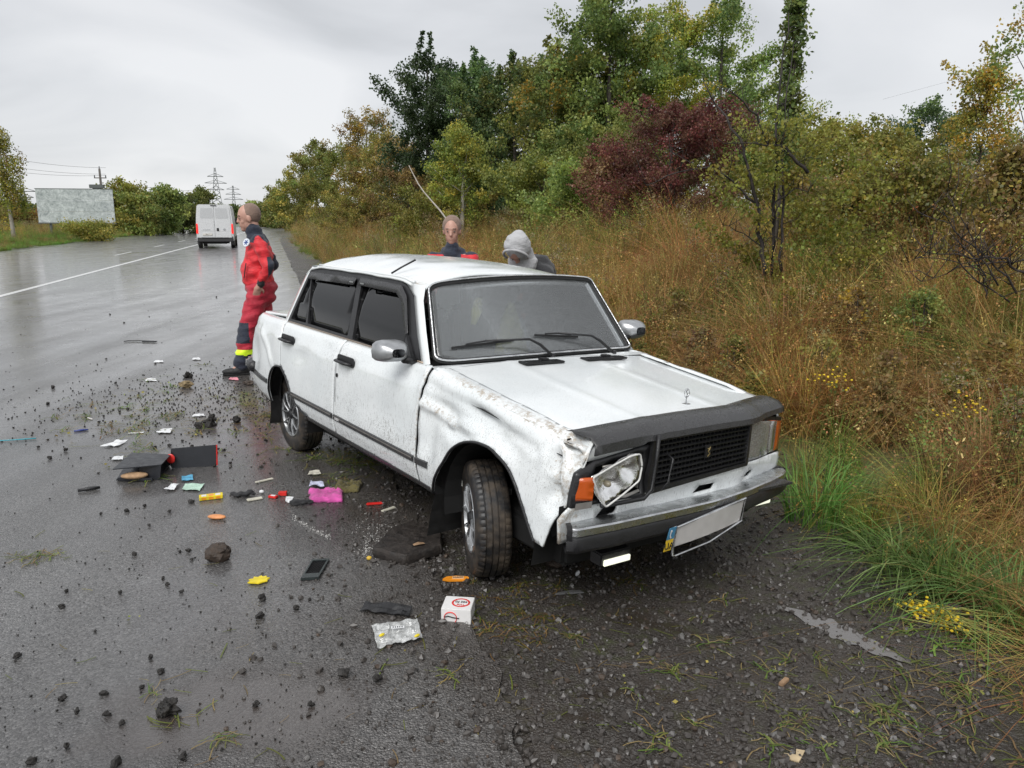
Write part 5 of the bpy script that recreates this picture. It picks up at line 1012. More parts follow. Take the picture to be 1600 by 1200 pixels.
MB().box((0, 0, zb-.04), (wB+.1, .14, .08)).obj('board_rail', simple('steel', (.12, .13, .13), .5, .4), bb); MB().box((0, 0, zb+hB+.02), (wB+.1, .10, .04)).obj('board_rail', MATS['steel'], bb)
for x in (-.36*wB, 0, .36*wB): MB().box((x, .12, (zb+hB)/2), (.14, .14, zb+hB)).obj('post', MATS['steel'], bb)
MB().box((.30*wB, .05, zb+hB+.22), (1.1, .25, .28)).box((.30*wB, .05, zb+hB+.08), (.7, .06, .12)).obj('lamp_box', MATS['steel'], bb, bevel=.02)
# wooden utility pole
CONC = simple('concrete', (.10, .09, .08), .8)
b0 = at(165, 360, 88); g0 = hz(b0.x, b0.y); Hp = at(165, 262, 88).z-g0; up_ = thing('utility_pole', 'slim dark utility pole with one crossarm behind the billboard', 'pole', (b0.x, b0.y, g0-.1)); MB().cyl((0, 0, 0), (0, 0, Hp), .17, .11, 10).obj('pole', CONC, up_, smooth=True); MB().box((0, 0, Hp-1.0), (1.35, .09, .10)).obj('crossarm', CONC, up_)
for x in (-.62, .62): MB().cyl((x, 0, Hp-.95), (x, 0, Hp-.70), .06, n=8).obj('insulator', VG, up_)
MB().cyl((0, 0, Hp), (0, 0, Hp+.25), .05, n=8).obj('insulator', VG, up_)
def pylon(name, label, u, v, d, arms, w0, one=False):
    b = at(u, 340, d); H = at(u, v, d).z; o = thing(name, label, 'pylon', (b.x, b.y, 0), R(20)); mb = MB(); lv = 12; r = .16
    def wd(t): return w0*(1-t)**1.15+.6
    for sx in (-1, 1):
        for sy in (-1, 1): mb.tube([(sx*wd(t)/2, sy*wd(t)/2, H*t) for t in np.linspace(0, 1, lv)], r, 4)
    for i in range(lv-1):
        t0, t1 = i/(lv-1), (i+1)/(lv-1)
        for sy in (-1, 1): mb.cyl((-wd(t0)/2, sy*wd(t0)/2, H*t0), (wd(t1)/2, sy*wd(t1)/2, H*t1), r*.6, n=4); mb.cyl((wd(t0)/2, sy*wd(t0)/2, H*t0), (-wd(t1)/2, sy*wd(t1)/2, H*t1), r*.6, n=4)
    mb.obj('tower', MATS['steel'], o)
    for t, L in arms: a = MB(); a.cyl((-L, 0, H*t), (L, 0, H*t), r, n=4); a.cyl((-L, 0, H*t), (0, 0, H*t+1.6), r*.6, n=4); a.cyl((L, 0, H*t), (0, 0, H*t+1.6), r*.6, n=4); a.obj('crossarm', MATS['steel'], o)
    return o, b, H
p1 = pylon('pylon', 'large steel lattice pylon with three crossarms above the white van', 341, 262, 420, ((.60, 4), (.72, 5.5), (.84, 4)), 7)
p2 = pylon('pylon', 'slim pylon with stepped crossarms right of the big lattice one', 367, 290, 520, ((.62, 6), (.76, 4.8), (.90, 4)), 3)
p3 = pylon('pylon', 'faint pylon standing behind the weeping birch at the left edge', 40, 288, 300, ((.66, 3.5), (.82, 4.5)), 3)
WIRE = simple('wire', (.06, .06, .065), .5)
for i, (v0, v1, d0, r_) in enumerate(((238, 262, 70, .013), (252, 272, 74, .013), (262, 274, 74, .013))):
    a, b = at(-60, v0-6, d0), at(165, v1, 88); o = MB().tube([a.lerp(b, t)-Vector((0, 0, 1.0*4*t*(1-t)*.4)) for t in np.linspace(0, 1, 14)], r_, 4).obj('power_line', WIRE); tag(o, ['top', 'middle', 'lowest'][i]+' of the three power lines running from the left edge to the wooden pole', 'wire', 'power lines left of the pole')
for i, (v0, v1) in enumerate(((283, 272), (290, 282))):
    a, b = at(175, v0, 90), at(338, v1+8, 420); o = MB().tube([a.lerp(b, t)-Vector((0, 0, 6*4*t*(1-t)*.5)) for t in np.linspace(0, 1, 16)], .03, 4).obj('power_line', WIRE); tag(o, ['upper', 'lower'][i]+' thin wire sagging from the pole towards the big pylon', 'wire', 'power lines over the left trees')
a, b = at(1380, 155, 60), at(1640, 84, 60); tag(MB().tube([a.lerp(b, t) for t in (0, .5, 1)], .005, 4).obj('power_line', WIRE), 'faint wire crossing the sky above the bushes at the far right', 'wire')

# ================================================================ PEOPLE
def blob(name, fn, voxel=.012, sm=6, disp=0., dsc=9.):
    mb = MB(); fn(mb); me = mb.mesh(name, fix=True); o = bpy.data.objects.new(name, me); COL.objects.link(o)
    m = o.modifiers.new('r', 'REMESH'); m.mode = 'VOXEL'; m.voxel_size = voxel; m = o.modifiers.new('s', 'SMOOTH'); m.factor = .6; m.iterations = sm
    bpy.context.view_layer.update(); out = bpy.data.meshes.new_from_object(o.evaluated_get(bpy.context.evaluated_depsgraph_get())); bpy.data.objects.remove(o)
    if disp:
        nn = len(out.vertices); co = np.empty(nn*3, np.float32); no = np.empty(nn*3, np.float32); out.vertices.foreach_get('co', co); out.vertex_normals.foreach_get('vector', no); co = co.reshape(-1, 3); no = no.reshape(-1, 3)
        d = np.array([noise.noise((c[0]*dsc, c[1]*dsc, c[2]*dsc*1.9)) - .6*abs(noise.noise((c[0]*dsc*.6+c[2]*dsc*1.2, c[1]*dsc*.8, c[2]*dsc*1.6+3))) for c in co.tolist()]); co += no*(d*disp)[:, None]; out.vertices.foreach_set('co', co.ravel())
    out.polygons.foreach_set('use_smooth', [True]*len(out.polygons)); out.name = name; out.update(); return out
def paintfaces(me, mats, fn):
    me.materials.clear()
    for m in mats: me.materials.append(m)
    me.polygons.foreach_set('material_index', [fn(p.center) for p in me.polygons]); me.update()
def cloth(name, c, rough=.75, var=.2):
    t = NT(name); p = t.oc(); n = t.noise(p, 14, 5); w = t.noise(t.scl(p, (1, 1, 2.2)), 22, 4, .6, .8); t.pbr(color=t.mix(t.mr(n, .3, .7), [q*(1-var) for q in c], [min(1, q*(1+var)) for q in c]), roughness=rough, sheen=.15, normal=t.bump(w, .5, .02)); return t.m
RED = cloth('red_cloth', (.62, .018, .028), .6); RED2 = cloth('dark_red_cloth', (.42, .014, .035), .65); NAVY = cloth('navy_cloth', (.018, .024, .042)); BLK = cloth('black_cloth', (.012, .012, .014)); GREYC = cloth('grey_hood_cloth', (.40, .40, .41), .9, .1); HIVIS = emis('hi_vis', (.62, .85, .03), .12); SILV = simple('reflective_band', (.55, .56, .56), .3); SHOE = cloth('shoe_black', (.010, .010, .011), .6)  # hi-vis band also given a faint glow, though it is no lamp
SKIN = simple('skin', (.46, .26, .20), .5, var=.08, bump=.05); HAIR = cloth('short_hair', (.20, .135, .105), .8)
def head(mb, c, yaw=0., pitch=0., s=1.):
    M = Matrix.Rotation(yaw, 3, 'Z') @ Matrix.Rotation(pitch, 3, 'Y'); P = lambda x, y, z: Vector(c)+M @ Vector((x*s, y*s, z*s))
    mb.ell(P(-.005, 0, .03), (.098*s, .078*s, .105*s), M, 20, 14).ell(P(.02, 0, -.045), (.070*s, .060*s, .075*s), M, 18, 12).ell(P(.055, 0, -.095), (.030*s, .030*s, .024*s), M)
    mb.ell(P(.092, 0, .012-.015), (.016*s, .012*s, .028*s), M @ Matrix.Rotation(R(-18), 3, 'Y')).ell(P(.100, 0, -.022), (.016*s, .017*s, .012*s), M)
    mb.ell(P(.080, 0, .035), (.018*s, .050*s, .010*s), M).ell(P(.082, 0, -.058), (.012*s, .026*s, .006*s), M).ell(P(.080, 0, -.070), (.011*s, .022*s, .006*s), M)
    for q in (-1, 1): mb.ell(P(-.002, q*.082, -.005), (.020*s, .009*s, .034*s), M); mb.ell(P(.055, q*.042, -.025), (.02*s, .018*s, .02*s), M)
    return P
def hand(mb, wr, d, pal, s=1., curl=.5, side_=1):
    """palm, four unequal bent fingers and a thumb; d points along the hand, pal out of the palm"""
    wr, d, pal = Vector(wr), Vector(d).normalized(), Vector(pal).normalized(); ac = d.cross(pal).normalized()*side_
    M = Matrix((d, ac, pal)).transposed(); mb.ell(wr+d*.048*s, (.055*s, .042*s, .018*s), M); mb.cap(wr-d*.02, wr+d*.03*s, .026*s, .030*s, 8)
    for k, L in enumerate((.070, .080, .075, .058)):
        b = wr+d*.085*s+ac*(.030-.020*k)*s; t1 = (d+pal*curl*.5).normalized(); t2 = (d*.6+pal*curl*1.3).normalized(); p1 = b+t1*L*.5*s; p2 = p1+t2*L*.5*s; mb.cap(b-d*.01, p1, .0095*s, .0088*s, 7); mb.cap(p1, p2, .0088*s, .0075*s, 7)
    b = wr+d*.022*s+ac*.030*s; p1 = b+(d*.6+ac*.75+pal*.2).normalized()*.038*s; p2 = p1+(d*.9+ac*.15+pal*.3).normalized()*.030*s; mb.cap(b, p1, .013*s, .011*s, 8); mb.cap(p1, p2, .011*s, .009*s, 8)
def eyes(P, par):
    for q in (-1, 1):
        e = MB().ell(P(.078, q*.031, .012), (.011, .012, .007)).obj('eye', simple('eye_white', (.28, .22, .19), .3) if 'eye_white' not in MATS else MATS['eye_white'], par, smooth=True); MB().ell(P(.089, q*.031, .012), (.003, .005, .005)).obj('iris', DARK, e, smooth=True); MB().tube([P(.090, q*.014, .036), P(.092, q*.032, .041), P(.080, q*.050, .036)], .0035, 5).obj('eyebrow', HAIR, par, smooth=True)
# --- man in red standing by the boot (faces local +X)
f0 = gp(372, 583); yaw1 = R(196)
pA = thing('person', 'man in red work suit with navy shoulders standing by the car boot', 'person', (f0.x+.27, f0.y+.10, 0), yaw1)
hipL, hipR = (.0, .095, .93), (.0, -.095, .93); kL, kR = (.15, .12, .50), (-.02, -.13, .50); aL, aR = (.24, .125, .10), (-.16, -.16, .10)
sh = lambda s: (-.03, s*.185, 1.45); elL, wrL = (-.11, .265, 1.17), (.00, .235, .985); elR, wrR = (-.15, -.27, 1.17), (.03, -.22, .97)
HC1 = (.075, .0, 1.685)
def bodyA(mb):
    head(mb, HC1, R(6), R(6), 1.12); mb.cap((.02, 0, 1.45), (.045, 0, 1.62), .078, .074); mb.ell((0, 0, 1.2), (.11, .15, .28)).ell((0, 0, .95), (.12, .15, .12)).cap((0, -.14, 1.44), (0, .14, 1.44), .055, .055)
    for s, e, w, h_, k, a in ((1, elL, wrL, hipL, kL, aL), (-1, elR, wrR, hipR, kR, aR)):
        mb.cap(sh(s), e, .048, .040); mb.cap(e, w, .038, .026); mb.cap(h_, k, .085, .055); mb.cap(k, a, .052, .036); mb.cap(a, (a[0]+.10, a[1], .045), .036, .03)
        hand(mb, w, (.30, -.22*s, -.9), (0, -s, 0), 1.05, .3, 1)
bm = blob('body', bodyA, .0085, 4); bm.materials.append(SKIN); bo = link('body', bm, pA)
MH = Matrix.Rotation(R(6), 3, 'Z') @ Matrix.Rotation(R(6), 3, 'Y'); PH1 = lambda x, y, z: Vector(HC1)+MH @ Vector((x*1.12, y*1.12, z*1.12)); eyes(PH1, pA)
hm = blob('hair', lambda mb: mb.ell(PH1(-.030, 0, .042), (.108, .098, .118), MH, 20, 14), .012, 3); link('hair', hm, pA); hm.materials.append(HAIR)
def jacketA(mb):
    mb.ell((.02, 0, 1.12), (.18, .20, .20)).ell((-.01, 0, 1.30), (.15, .20, .20)).ell((.01, 0, 1.02), (.17, .19, .10)).cap((-.02, -.150, 1.42), (-.02, .150, 1.42), .09, .09).cap((.01, 0, 1.46), (.03, 0, 1.585), .095, .088)
    for s, e, w in ((1, elL, wrL), (-1, elR, wrR)): mb.cap(sh(s), e, .080, .066); mb.cap(e, (Vector(e).lerp(Vector(w), .86)), .066, .048)
jm = blob('jacket', jacketA, .014, 5, .020, 8.)
def jc(c):
    if c.z > 1.505: return 1
    if c.z > 1.40 and abs(c.y) < .235 and c.z > 1.43-.05*(abs(c.y) < .1): return 1
    if c.x < -.10 and 1.075 < c.z < 1.29 and abs(c.y) > .19: return 1
    if c.z < 1.035 and abs(c.y) > .20 and -.06 < c.x < .08: return 2
    return 0
paintfaces(jm, [RED, NAVY, BLK], jc); link('jacket', jm, pA)
MB().tube([(.150, .150, 1.06), (.135, .178, 1.14), (.120, .180, 1.22)], .006, 5).obj('pocket_zip', BLK, pA, smooth=True)
def trA(mb):
    mb.ell((-.01, 0, .94), (.175, .195, .14)).ell((-.03, 0, .86), (.14, .18, .13))
    for h_, k, a in ((hipL, kL, aL), (hipR, kR, aR)): mb.cap(h_, k, .128, .100); mb.cap(k, (a[0]-.01, a[1], .13), .104, .084); mb.ell((a[0]-.01, a[1], .12), (.100, .088, .06))
tm = blob('trousers', trA, .014, 5, .022, 8.)
def tcl(c):
    fx = .13 if c.y > 0 else -.02
    if .225 < c.z < .285: return 2
    if c.z <= .225: return 1
    if .36 < c.z < .585 and c.x > fx+.0: return 1
    return 0
paintfaces(tm, [RED2, NAVY, HIVIS], tcl); link('trousers', tm, pA)
for a in (aL, aR):
    me = blob('shoe', lambda mb: mb.ell((a[0]+.06, a[1], .042), (.155, .052, .042)).ell((a[0], a[1], .07), (.075, .05, .065)), .012, 4, 0); me.materials.append(SHOE); so_ = link('shoe', me, pA); MB().box((a[0]+.06, a[1], .012), (.29, .095, .024)).obj('sole', RUBBER, so_, bevel=.011)
bc_ = Vector((.098, .150, 1.432)); nb = Vector((.62, .70, .35)).normalized(); bd_ = MB().cyl(bc_, bc_+nb*.012, .045, n=20).obj('round_badge', simple('badge_white', (.62, .66, .72), .5), pA); q_ = nb.to_track_quat('Z', 'Y').to_matrix(); mb = MB()
for k in range(3): a = k*math.pi/3; mb.box(bc_+nb*.0125, (.058, .010, .003), q_ @ Matrix.Rotation(a, 3, 'Z'))
mb.obj('star_mark', simple('badge_blue', (.03, .07, .25), .5), bd_)
# --- man behind the roof facing the camera
cB = at(707, 400, 7.35); zB = hz(cB.x, cB.y); dz = at(706, 342, 7.35).z-1.83; 
pB = thing('person', 'man in red and navy jacket with grey band facing the camera behind the car', 'person', (cB.x, cB.y, zB), R(-92)); oz = dz-zB
def z_(p): return (p[0], p[1], p[2]+0)
sB = (zB*0+at(706, 342, 7.35).z-zB)/1.83
def bodyB(mb):
    head(mb, (.03, 0, 1.71), 0, R(8), 1.02); mb.cap((0, 0, 1.45), (.015, 0, 1.62), .062, .058); mb.ell((0, 0, 1.2), (.11, .15, .28)).ell((0, 0, .95), (.12, .15, .12)).cap((0, -.14, 1.44), (0, .14, 1.44), .055, .055)
    for s in (-1, 1): mb.cap((0, s*.185, 1.45), (.04, s*.25, 1.15), .048, .04); mb.cap((.04, s*.25, 1.15), (.26, s*.20, 1.05), .038, .026); mb.cap((0, s*.095, .93), (0, s*.11, .50), .085, .055); mb.cap((0, s*.11, .50), (-.02, s*.12, .08), .052, .036); hand(mb, (.26, s*.20, 1.05), (.95, -.2*s, -.1), (0, 0, -1), 1.05, .5, -s)
bm = blob('body', bodyB, .010, 4); bm.materials.append(SKIN); link('body', bm, pB); MHb = Matrix.Rotation(R(8), 3, 'Y'); PHb = lambda x, y, z: Vector((.03, 0, 1.71))+MHb @ Vector((x*1.02, y*1.02, z*1.02)); eyes(PHb, pB)
hm = blob('hair', lambda mb: mb.ell(PHb(-.026, 0, .045), (.106, .096, .112), MHb, 20, 14), .012, 3); hm.materials.append(HAIR); link('hair', hm, pB)
def jackB(mb):
    mb.ell((.01, 0, 1.15), (.155, .20, .28)).cap((-.01, -.155, 1.42), (-.01, .155, 1.42), .085, .085).ell((-.04, 0, 1.50), (.10, .13, .07)).cap((0, 0, 1.45), (.02, 0, 1.56), .088, .080)
    for s in (-1, 1): mb.cap((0, s*.185, 1.44), (.04, s*.25, 1.15), .08, .066); mb.cap((.04, s*.25, 1.15), (.24, s*.205, 1.055), .064, .048)
jm = blob('jacket', jackB, .014, 4, .018); paintfaces(jm, [RED, NAVY, SILV], lambda c: 1 if (c.z > 1.485 or abs(c.y) < .085 and c.z > 1.36) else (2 if 1.395 < c.z < 1.432 and abs(c.y) > .085 else 0)); link('jacket', jm, pB)
def trB(mb):
    mb.ell((0, 0, .92), (.14, .17, .14))
    for s in (-1, 1): mb.cap((0, s*.095, .9), (0, s*.11, .5), .11, .085); mb.cap((0, s*.11, .5), (-.02, s*.12, .12), .083, .07)
tm = blob('trousers', trB, .016, 4, .018); tm.materials.append(RED2); link('trousers', tm, pB)
for s in (-1, 1): MB().ell((.04, s*.12, .045), (.14, .05, .045)).obj('shoe', SHOE, pB, smooth=True)
pB.scale = (sB,)*3
# --- person in the light grey hood, bent over beside the rear door
cC = at(812, 400, 6.75); zC = hz(cC.x, cC.y); pC = thing('person', 'person bent forward behind the car with light grey hood up and black jacket', 'person', (cC.x+.16, cC.y+.42, zC), R(-112)); topC = at(808, 361, 6.75).z-zC
oC = Vector((.46, 0.0, topC-.17))
def bodyC(mb):
    head(mb, oC, 0, R(62), 1.0); mb.cap((.22, 0, topC-.36), oC-Vector((.03, 0, .05)), .06, .055); mb.ell((.10, 0, topC-.42), (.22, .16, .15), Matrix.Rotation(R(40), 3, 'Y')).ell((-.08, 0, .92), (.13, .16, .13))
    for s in (-1, 1): mb.cap((.20, s*.17, topC-.40), (.34, s*.24, topC-.68), .05, .04); mb.cap((.34, s*.24, topC-.68), (.50, s*.18, topC-.85), .038, .027); mb.cap((-.08, s*.09, .9), (.02, s*.11, .48), .085, .056); mb.cap((.02, s*.11, .48), (-.06, s*.12, .08), .052, .036); hand(mb, (.50, s*.18, topC-.85), (.6, 0, -.7), (0, -s, 0), 1., .6, 1)
bm = blob('body', bodyC, .011, 4); bm.materials.append(SKIN); link('body', bm, pC)
MHc = Matrix.Rotation(R(62), 3, 'Y')
eyes(lambda x, y, z: oC+MHc @ Vector((x, y, z)), pC)
def hoodC(mb):
    mb.ell(oC+MHc @ Vector((-.030, 0, .035)), (.118, .118, .135), MHc, 20, 14).ell(oC+Vector((-.01, 0, .115)), (.075, .07, .07)).ell(oC+Vector((-.075, 0, -.03)), (.11, .115, .12), MHc).ell(oC+Vector((-.10, 0, -.10)), (.12, .14, .09), MHc)
hm = blob('hood', hoodC, .011, 4, .010, 12.); hm.materials.append(GREYC); link('hood', hm, pC)
MB().tube([oC+MHc @ Vector((.062, .105*math.cos(t), .035+.115*math.sin(t))) for t in np.linspace(-.4, math.pi+.4, 16)], .012, 6).obj('hood_hem', GREYC, pC, smooth=True)
def jackC(mb):
    mb.ell((.08, 0, topC-.42), (.27, .21, .19), Matrix.Rotation(R(35), 3, 'Y')).ell((-.06, 0, topC-.58), (.2, .2, .2)).cap((.18, -.15, topC-.38), (.18, .15, topC-.38), .09, .09)
    for s in (-1, 1): mb.cap((.20, s*.18, topC-.40), (.34, s*.25, topC-.68), .085, .07); mb.cap((.34, s*.25, topC-.68), (.48, s*.19, topC-.83), .066, .05)
jm = blob('jacket', jackC, .015, 4, .02); jm.materials.append(BLK); link('jacket', jm, pC)
def trC(mb):
    mb.ell((-.09, 0, .90), (.15, .18, .15))
    for s in (-1, 1): mb.cap((-.08, s*.09, .9), (.02, s*.11, .48), .11, .085); mb.cap((.02, s*.11, .48), (-.06, s*.12, .12), .083, .07)
tm = blob('trousers', trC, .016, 4, .018); tm.materials.append(NAVY); link('trousers', tm, pC)
for s in (-1, 1): MB().ell((-.0, s*.12, .045), (.14, .05, .045)).obj('shoe', SHOE, pC, smooth=True)
# ================================================================ LOOSE THINGS ON THE GROUND
def gz_(p): return 0.0 if p.x < xr(p.y)-.02 else hz(p.x, p.y)
def gpt(u, v): p = gp(u, v); p.z = gz_(p)+.002; return p
def gobj(o, p, rz=0.): o.location = p; o.rotation_euler = (0, 0, rz); return o
PAPER = simple('paper_white', (.66, .67, .68), .6, var=.12, sc=9); CREAM = simple('cream_card', (.52, .50, .42), .6, var=.15); REDP = simple('red_plastic', (.62, .025, .02), .35); YEL = simple('bright_yellow', (.68, .54, .02), .5, var=.2); ORP = simple('orange_wrapper', (.75, .27, .02), .3); PINK = cloth('pink_fleece', (.50, .075, .29), .95, .35); OLVC = cloth('olive_rag', (.10, .085, .03), .95, .5); GREENP = simple('pale_green_print', (.40, .56, .46), .6); BLUEP = simple('blue_print', (.08, .30, .46), .45); TEAL = simple('teal_plastic', (.05, .33, .40), .3); BROWN = simple('brown_card', (.30, .19, .11), .7, var=.3)
def rock_mesh(name, r, mat, seed, rough=.35, sub=3, flat=.75):
    b = bmesh.new(); bmesh.ops.create_icosphere(b, subdivisions=sub, radius=1)
    for v in b.verts:
        c = v.co.copy(); d = 1+rough*noise.noise(c*1.1+Vector((seed*3.7, 0, 0)))+rough*.6*noise.noise(c*2.6+Vector((0, seed, 0)))+rough*.3*noise.noise(c*6+Vector((0, 0, seed))); v.co = Vector((c.x, c.y*.85, c.z*flat))*d*r; v.co.z += r*flat*.75
    me = bpy.data.meshes.new(name); b.to_mesh(me); b.free(); me.materials.append(mat); return me
def clod_mat(name, a, b, ro=.45):
    t = NT(name); p = t.oc(); n = t.noise(p, 30, 6, .7); t.pbr(color=t.mix(t.mr(n, .35, .7), a, b), roughness=t.mr(n, .3, .7, ro-.12, ro+.3), normal=t.bump(t.noise(p, 90, 5, .7), .8, .008)); return t.m
CLOD = clod_mat('soil_clod', (.007, .006, .0055), (.028, .024, .02)); ROCK = clod_mat('wet_rock', (.020, .013, .009), (.07, .048, .034)); TAR = clod_mat('broken_asphalt', (.012, .010, .009), (.045, .036, .03)); STONE = clod_mat('grey_stone', (.05, .05, .052), (.11, .11, .11))
def single(name, label, cat, me, u, v, rz=0., kg=None):
    o = link(name, me); p = gpt(u, v); o.location = p; o.rotation_euler = (0, 0, rz); return tag(o, label, cat, kg)
single('rock', 'fist sized brown rock on the wet asphalt in front of the folded case', 'rock', rock_mesh('rock', .062, ROCK, 1, .3), 342, 874, .3)
def lump(name, r, seed): return rock_mesh(name, r, CLOD, seed, .75, 4, .85)
single('soil_lump', 'jagged black lump of soil standing in the bottom left puddle', 'soil', lump('soil_lump', .036, 4), 264, 1116)
single('soil_lump', 'black soil lump behind the folded black case', 'soil', lump('soil_lump', .052, 6), 329, 665); single('soil_lump', 'small soil lump left of the one behind the case', 'soil', lump('soil_lump', .028, 7), 310, 669)
single('soil_lump', 'dark clod on the asphalt left of the rear wheel', 'soil', lump('soil_lump', .035, 8), 371, 661); single('soil_lump', 'tan clod of earth near the boots of the man in red', 'soil', rock_mesh('soil_lump', .06, simple('tan_soil', (.20, .15, .08), .9, var=.3), 9, .5, 3, .6), 291, 605)
single('soil_lump', 'dark clod in front of the man in red', 'soil', lump('soil_lump', .04, 11), 294, 590); single('soil_lump', 'brown clod lying left of the rear bumper', 'soil', rock_mesh('soil_lump', .05, ROCK, 12, .5, 3, .5), 389, 601)
single('grey_stone', 'smooth grey stone beside the fallen yellow flowers', 'stone', rock_mesh('grey_stone', .05, STONE, 14, .2, 3, .6), 1488, 936); single('grey_stone', 'dull brown stone under the front bumper', 'stone', rock_mesh('grey_stone', .045, ROCK, 15, .2, 3, .55), 866, 876)
# asphalt slab
pc = gpt(640, 862); sl = thing('asphalt_slab', 'broken flat slab of asphalt lying in front of the front wheel', 'slab', pc)
poly = [(pp.x-pc.x, pp.y-pc.y) for pp in (gp(*q) for q in ((582, 870), (632, 884), (690, 866), (688, 836), (640, 828), (612, 838)))]
V = rpoly(poly, .015); ringp = []
for i in range(len(V)):
    a, b = Vector(V[i]), Vector(V[(i+1) % len(V)]); 
    for k in range(4): t = k/4; q = a.lerp(b, t); ringp.append((q.x+.006*noise.noise((q.x*60, q.y*60, 1)), q.y+.006*noise.noise((q.x*60, q.y*60, 5))))
mb = MB(); n = len(ringp); rows = []
for k, (sc_, z) in enumerate(((1.0, .0), (1.03, .02), (1.0, .045), (.97, .052), (.6, .054), (.25, .056), (.001, .056))): rows.append([(x*sc_+(.004*noise.noise((x*80, y*80, k))), y*sc_, z+.006*noise.noise((x*25*sc_, y*25*sc_, k*3))) for x, y in ringp+ringp[:1]])
mb.sheet(rows).obj('slab', TAR, sl, smooth=35)
tag(single('fallen_leaf', 'rusty dead leaf lying on the asphalt slab', 'leaf', MB().sheet([[(-.03, -.012, .062), (.0, -.02, .068), (.03, -.01, .062)], [(-.03, .012, .060), (.0, .018, .066), (.028, .012, .061)]]).mesh('leaf', BROWN), 655, 868, .4), None)
# folding case (glove box) lying open
def qd(name, pts, mat, par=None, th=.006, loc=None):
    o = MB().sheet([[pts[0], pts[1]], [pts[3], pts[2]]]).obj(name, mat, par); m = o.modifiers.new('t', 'SOLIDIFY'); m.thickness = th; m.offset = 0; return o
c0 = gpt(225, 752); cs = thing('folding_case', 'black folding case lying open on its side with red edges', 'case', c0)
CASE = wetblack('case_black', (.010, .011, .014), .4, .3)
def W(u, v, z=0.): p = gp(u, v, z); return p-Vector((c0.x, c0.y, 0))
h_ = .13
A0, A1, A2, A3 = W(182, 752), W(250, 750), W(265, 728), W(205, 716)   # base outline
T0, T1, T2, T3 = W(176, 734, .10), W(252, 727, .10), W(267, 711, .10), W(206, 708, .085)
qd('case_lid', [T0, T1, T2, T3], CASE, cs); qd('case_side', [T1+Vector((-.13, 0, 0)), T1, A1+Vector((0, 0, .0)), A1+Vector((-.17, 0, 0))], CASE, cs); qd('case_base', [A0+Vector((0, 0, .008)), A1+Vector((0, 0, .008)), A2+Vector((0, 0, .008)), A3+Vector((0, 0, .008))], CASE, cs)
MB().prism([(0, 0), (.24, 0), (.24, .018), (.02, .02)], 0, .01, lambda q: (A0.x+q[0], A0.y-q[2], q[1]+.006)).obj('case_side', CASE, cs); qd('case_side', [T2, T3, A3, A2], CASE, cs)
B0, B1 = W(268, 732), W(338, 728); Bt0, Bt1 = W(268, 706, .10), W(338, 702, .10); qd('case_flap', [B0, B1, B1+Vector((0, .02, .145)), B0+Vector((0, .02, .135))], CASE, cs, .012); MB().tube([B1+Vector((.006, 0, .004)), B1+Vector((.006, .02, .145))], .005, 6).obj('red_edge', REDP, cs)
qd('case_hinge', [A2+Vector((0, 0, .01)), B0+Vector((0, 0, .01)), B0+Vector((0, .02, .13)), T2], CASE, cs, .004)
me = MB(); me.ell(B0+Vector((.01, -.02, .075)), (.030, .008, .034)); me.obj('red_patch', REDP, cs, smooth=True)
tag(MB().ell((0, 0, .02), (.085, .04, .022), Matrix.Rotation(.2, 3, 'Z')).obj('cork_sole', simple('tan_board', (.36, .23, .13), .8, var=.3), None, gpt(211, 752)+Vector((0, -.0, .018)), smooth=True), 'tan oval pad showing inside the folding case', 'pad')
def slab(name, label, cat, u, v, L, W_, H, rz, mat, bev=.002, parts=None, tilt=0., group=None, dy=0.):
    p = gpt(u, v); o = MB().box((0, 0, H/2), (L, W_, H)).obj(name, mat, None, p, (tilt, 0, rz), bevel=bev); tag(o, label, cat, group); return o
def sheetobj(name, label, cat, uvs, mat, crumple=.006, z=.004, group=None, nx=8, ny=6, th=.001):
    P = [gp(*q) for q in uvs]; c = sum(P, Vector())/4; base = gz_(c); rows = []
    for j in range(ny+1):
        rw = []
        for i in range(nx+1):
            a, b = i/nx, j/ny; q = P[0].lerp(P[1], a).lerp(P[3].lerp(P[2], a), b); rag = .012*(P[1]-P[0]).length*noise.noise((q.x*40, q.y*40, 9)); rw.append((q.x-c.x+rag, q.y-c.y+rag*.6, z+crumple*(1+noise.noise((q.x*28, q.y*28, 3))*1.2+.5*noise.noise((q.x*70, q.y*70, 3)))))
        rows.append(rw)
    o = MB().sheet(rows).obj(name, mat, None, (c.x, c.y, base), smooth=False); m = o.modifiers.new('t', 'SOLIDIFY'); m.thickness = th; return tag(o, label, cat, group)
sheetobj('blue_sachet', 'small blue and white printed sachet beside the case', 'sachet', ((284, 753), (302, 752), (301, 744), (284, 746)), BLUEP)
sheetobj('paper_scrap', 'pale green and white leaflet by the open case', 'paper', ((284, 767), (312, 768), (320, 758), (290, 757)), GREENP); sheetobj('paper_scrap', 'crumpled pinkish paper left of the green leaflet', 'paper', ((256, 768), (272, 768), (281, 758), (268, 761)), PAPER, .012)
sheetobj('paper_scrap', 'white torn paper with a ring print left of the case', 'paper', ((156, 700), (185, 698), (200, 690), (182, 691)), PAPER, .01); sheetobj('paper_scrap', 'white paper patch beyond the case', 'paper', ((244, 677), (266, 678), (270, 671), (255, 671)), PAPER)
o = slab('white_strip', 'flat white plastic strip beyond the case', 'strip', 213, 677, .115, .03, .006, .25, PAPER); sheetobj('paper_scrap', 'white card corner touching the left end of the case', 'paper', ((174, 720), (192, 720), (193, 714), (178, 715)), PAPER)
sheetobj('paper_scrap', 'white slip far beyond the case by the soil lumps', 'paper', ((300, 652), (320, 651), (318, 648), (303, 649)), PAPER)
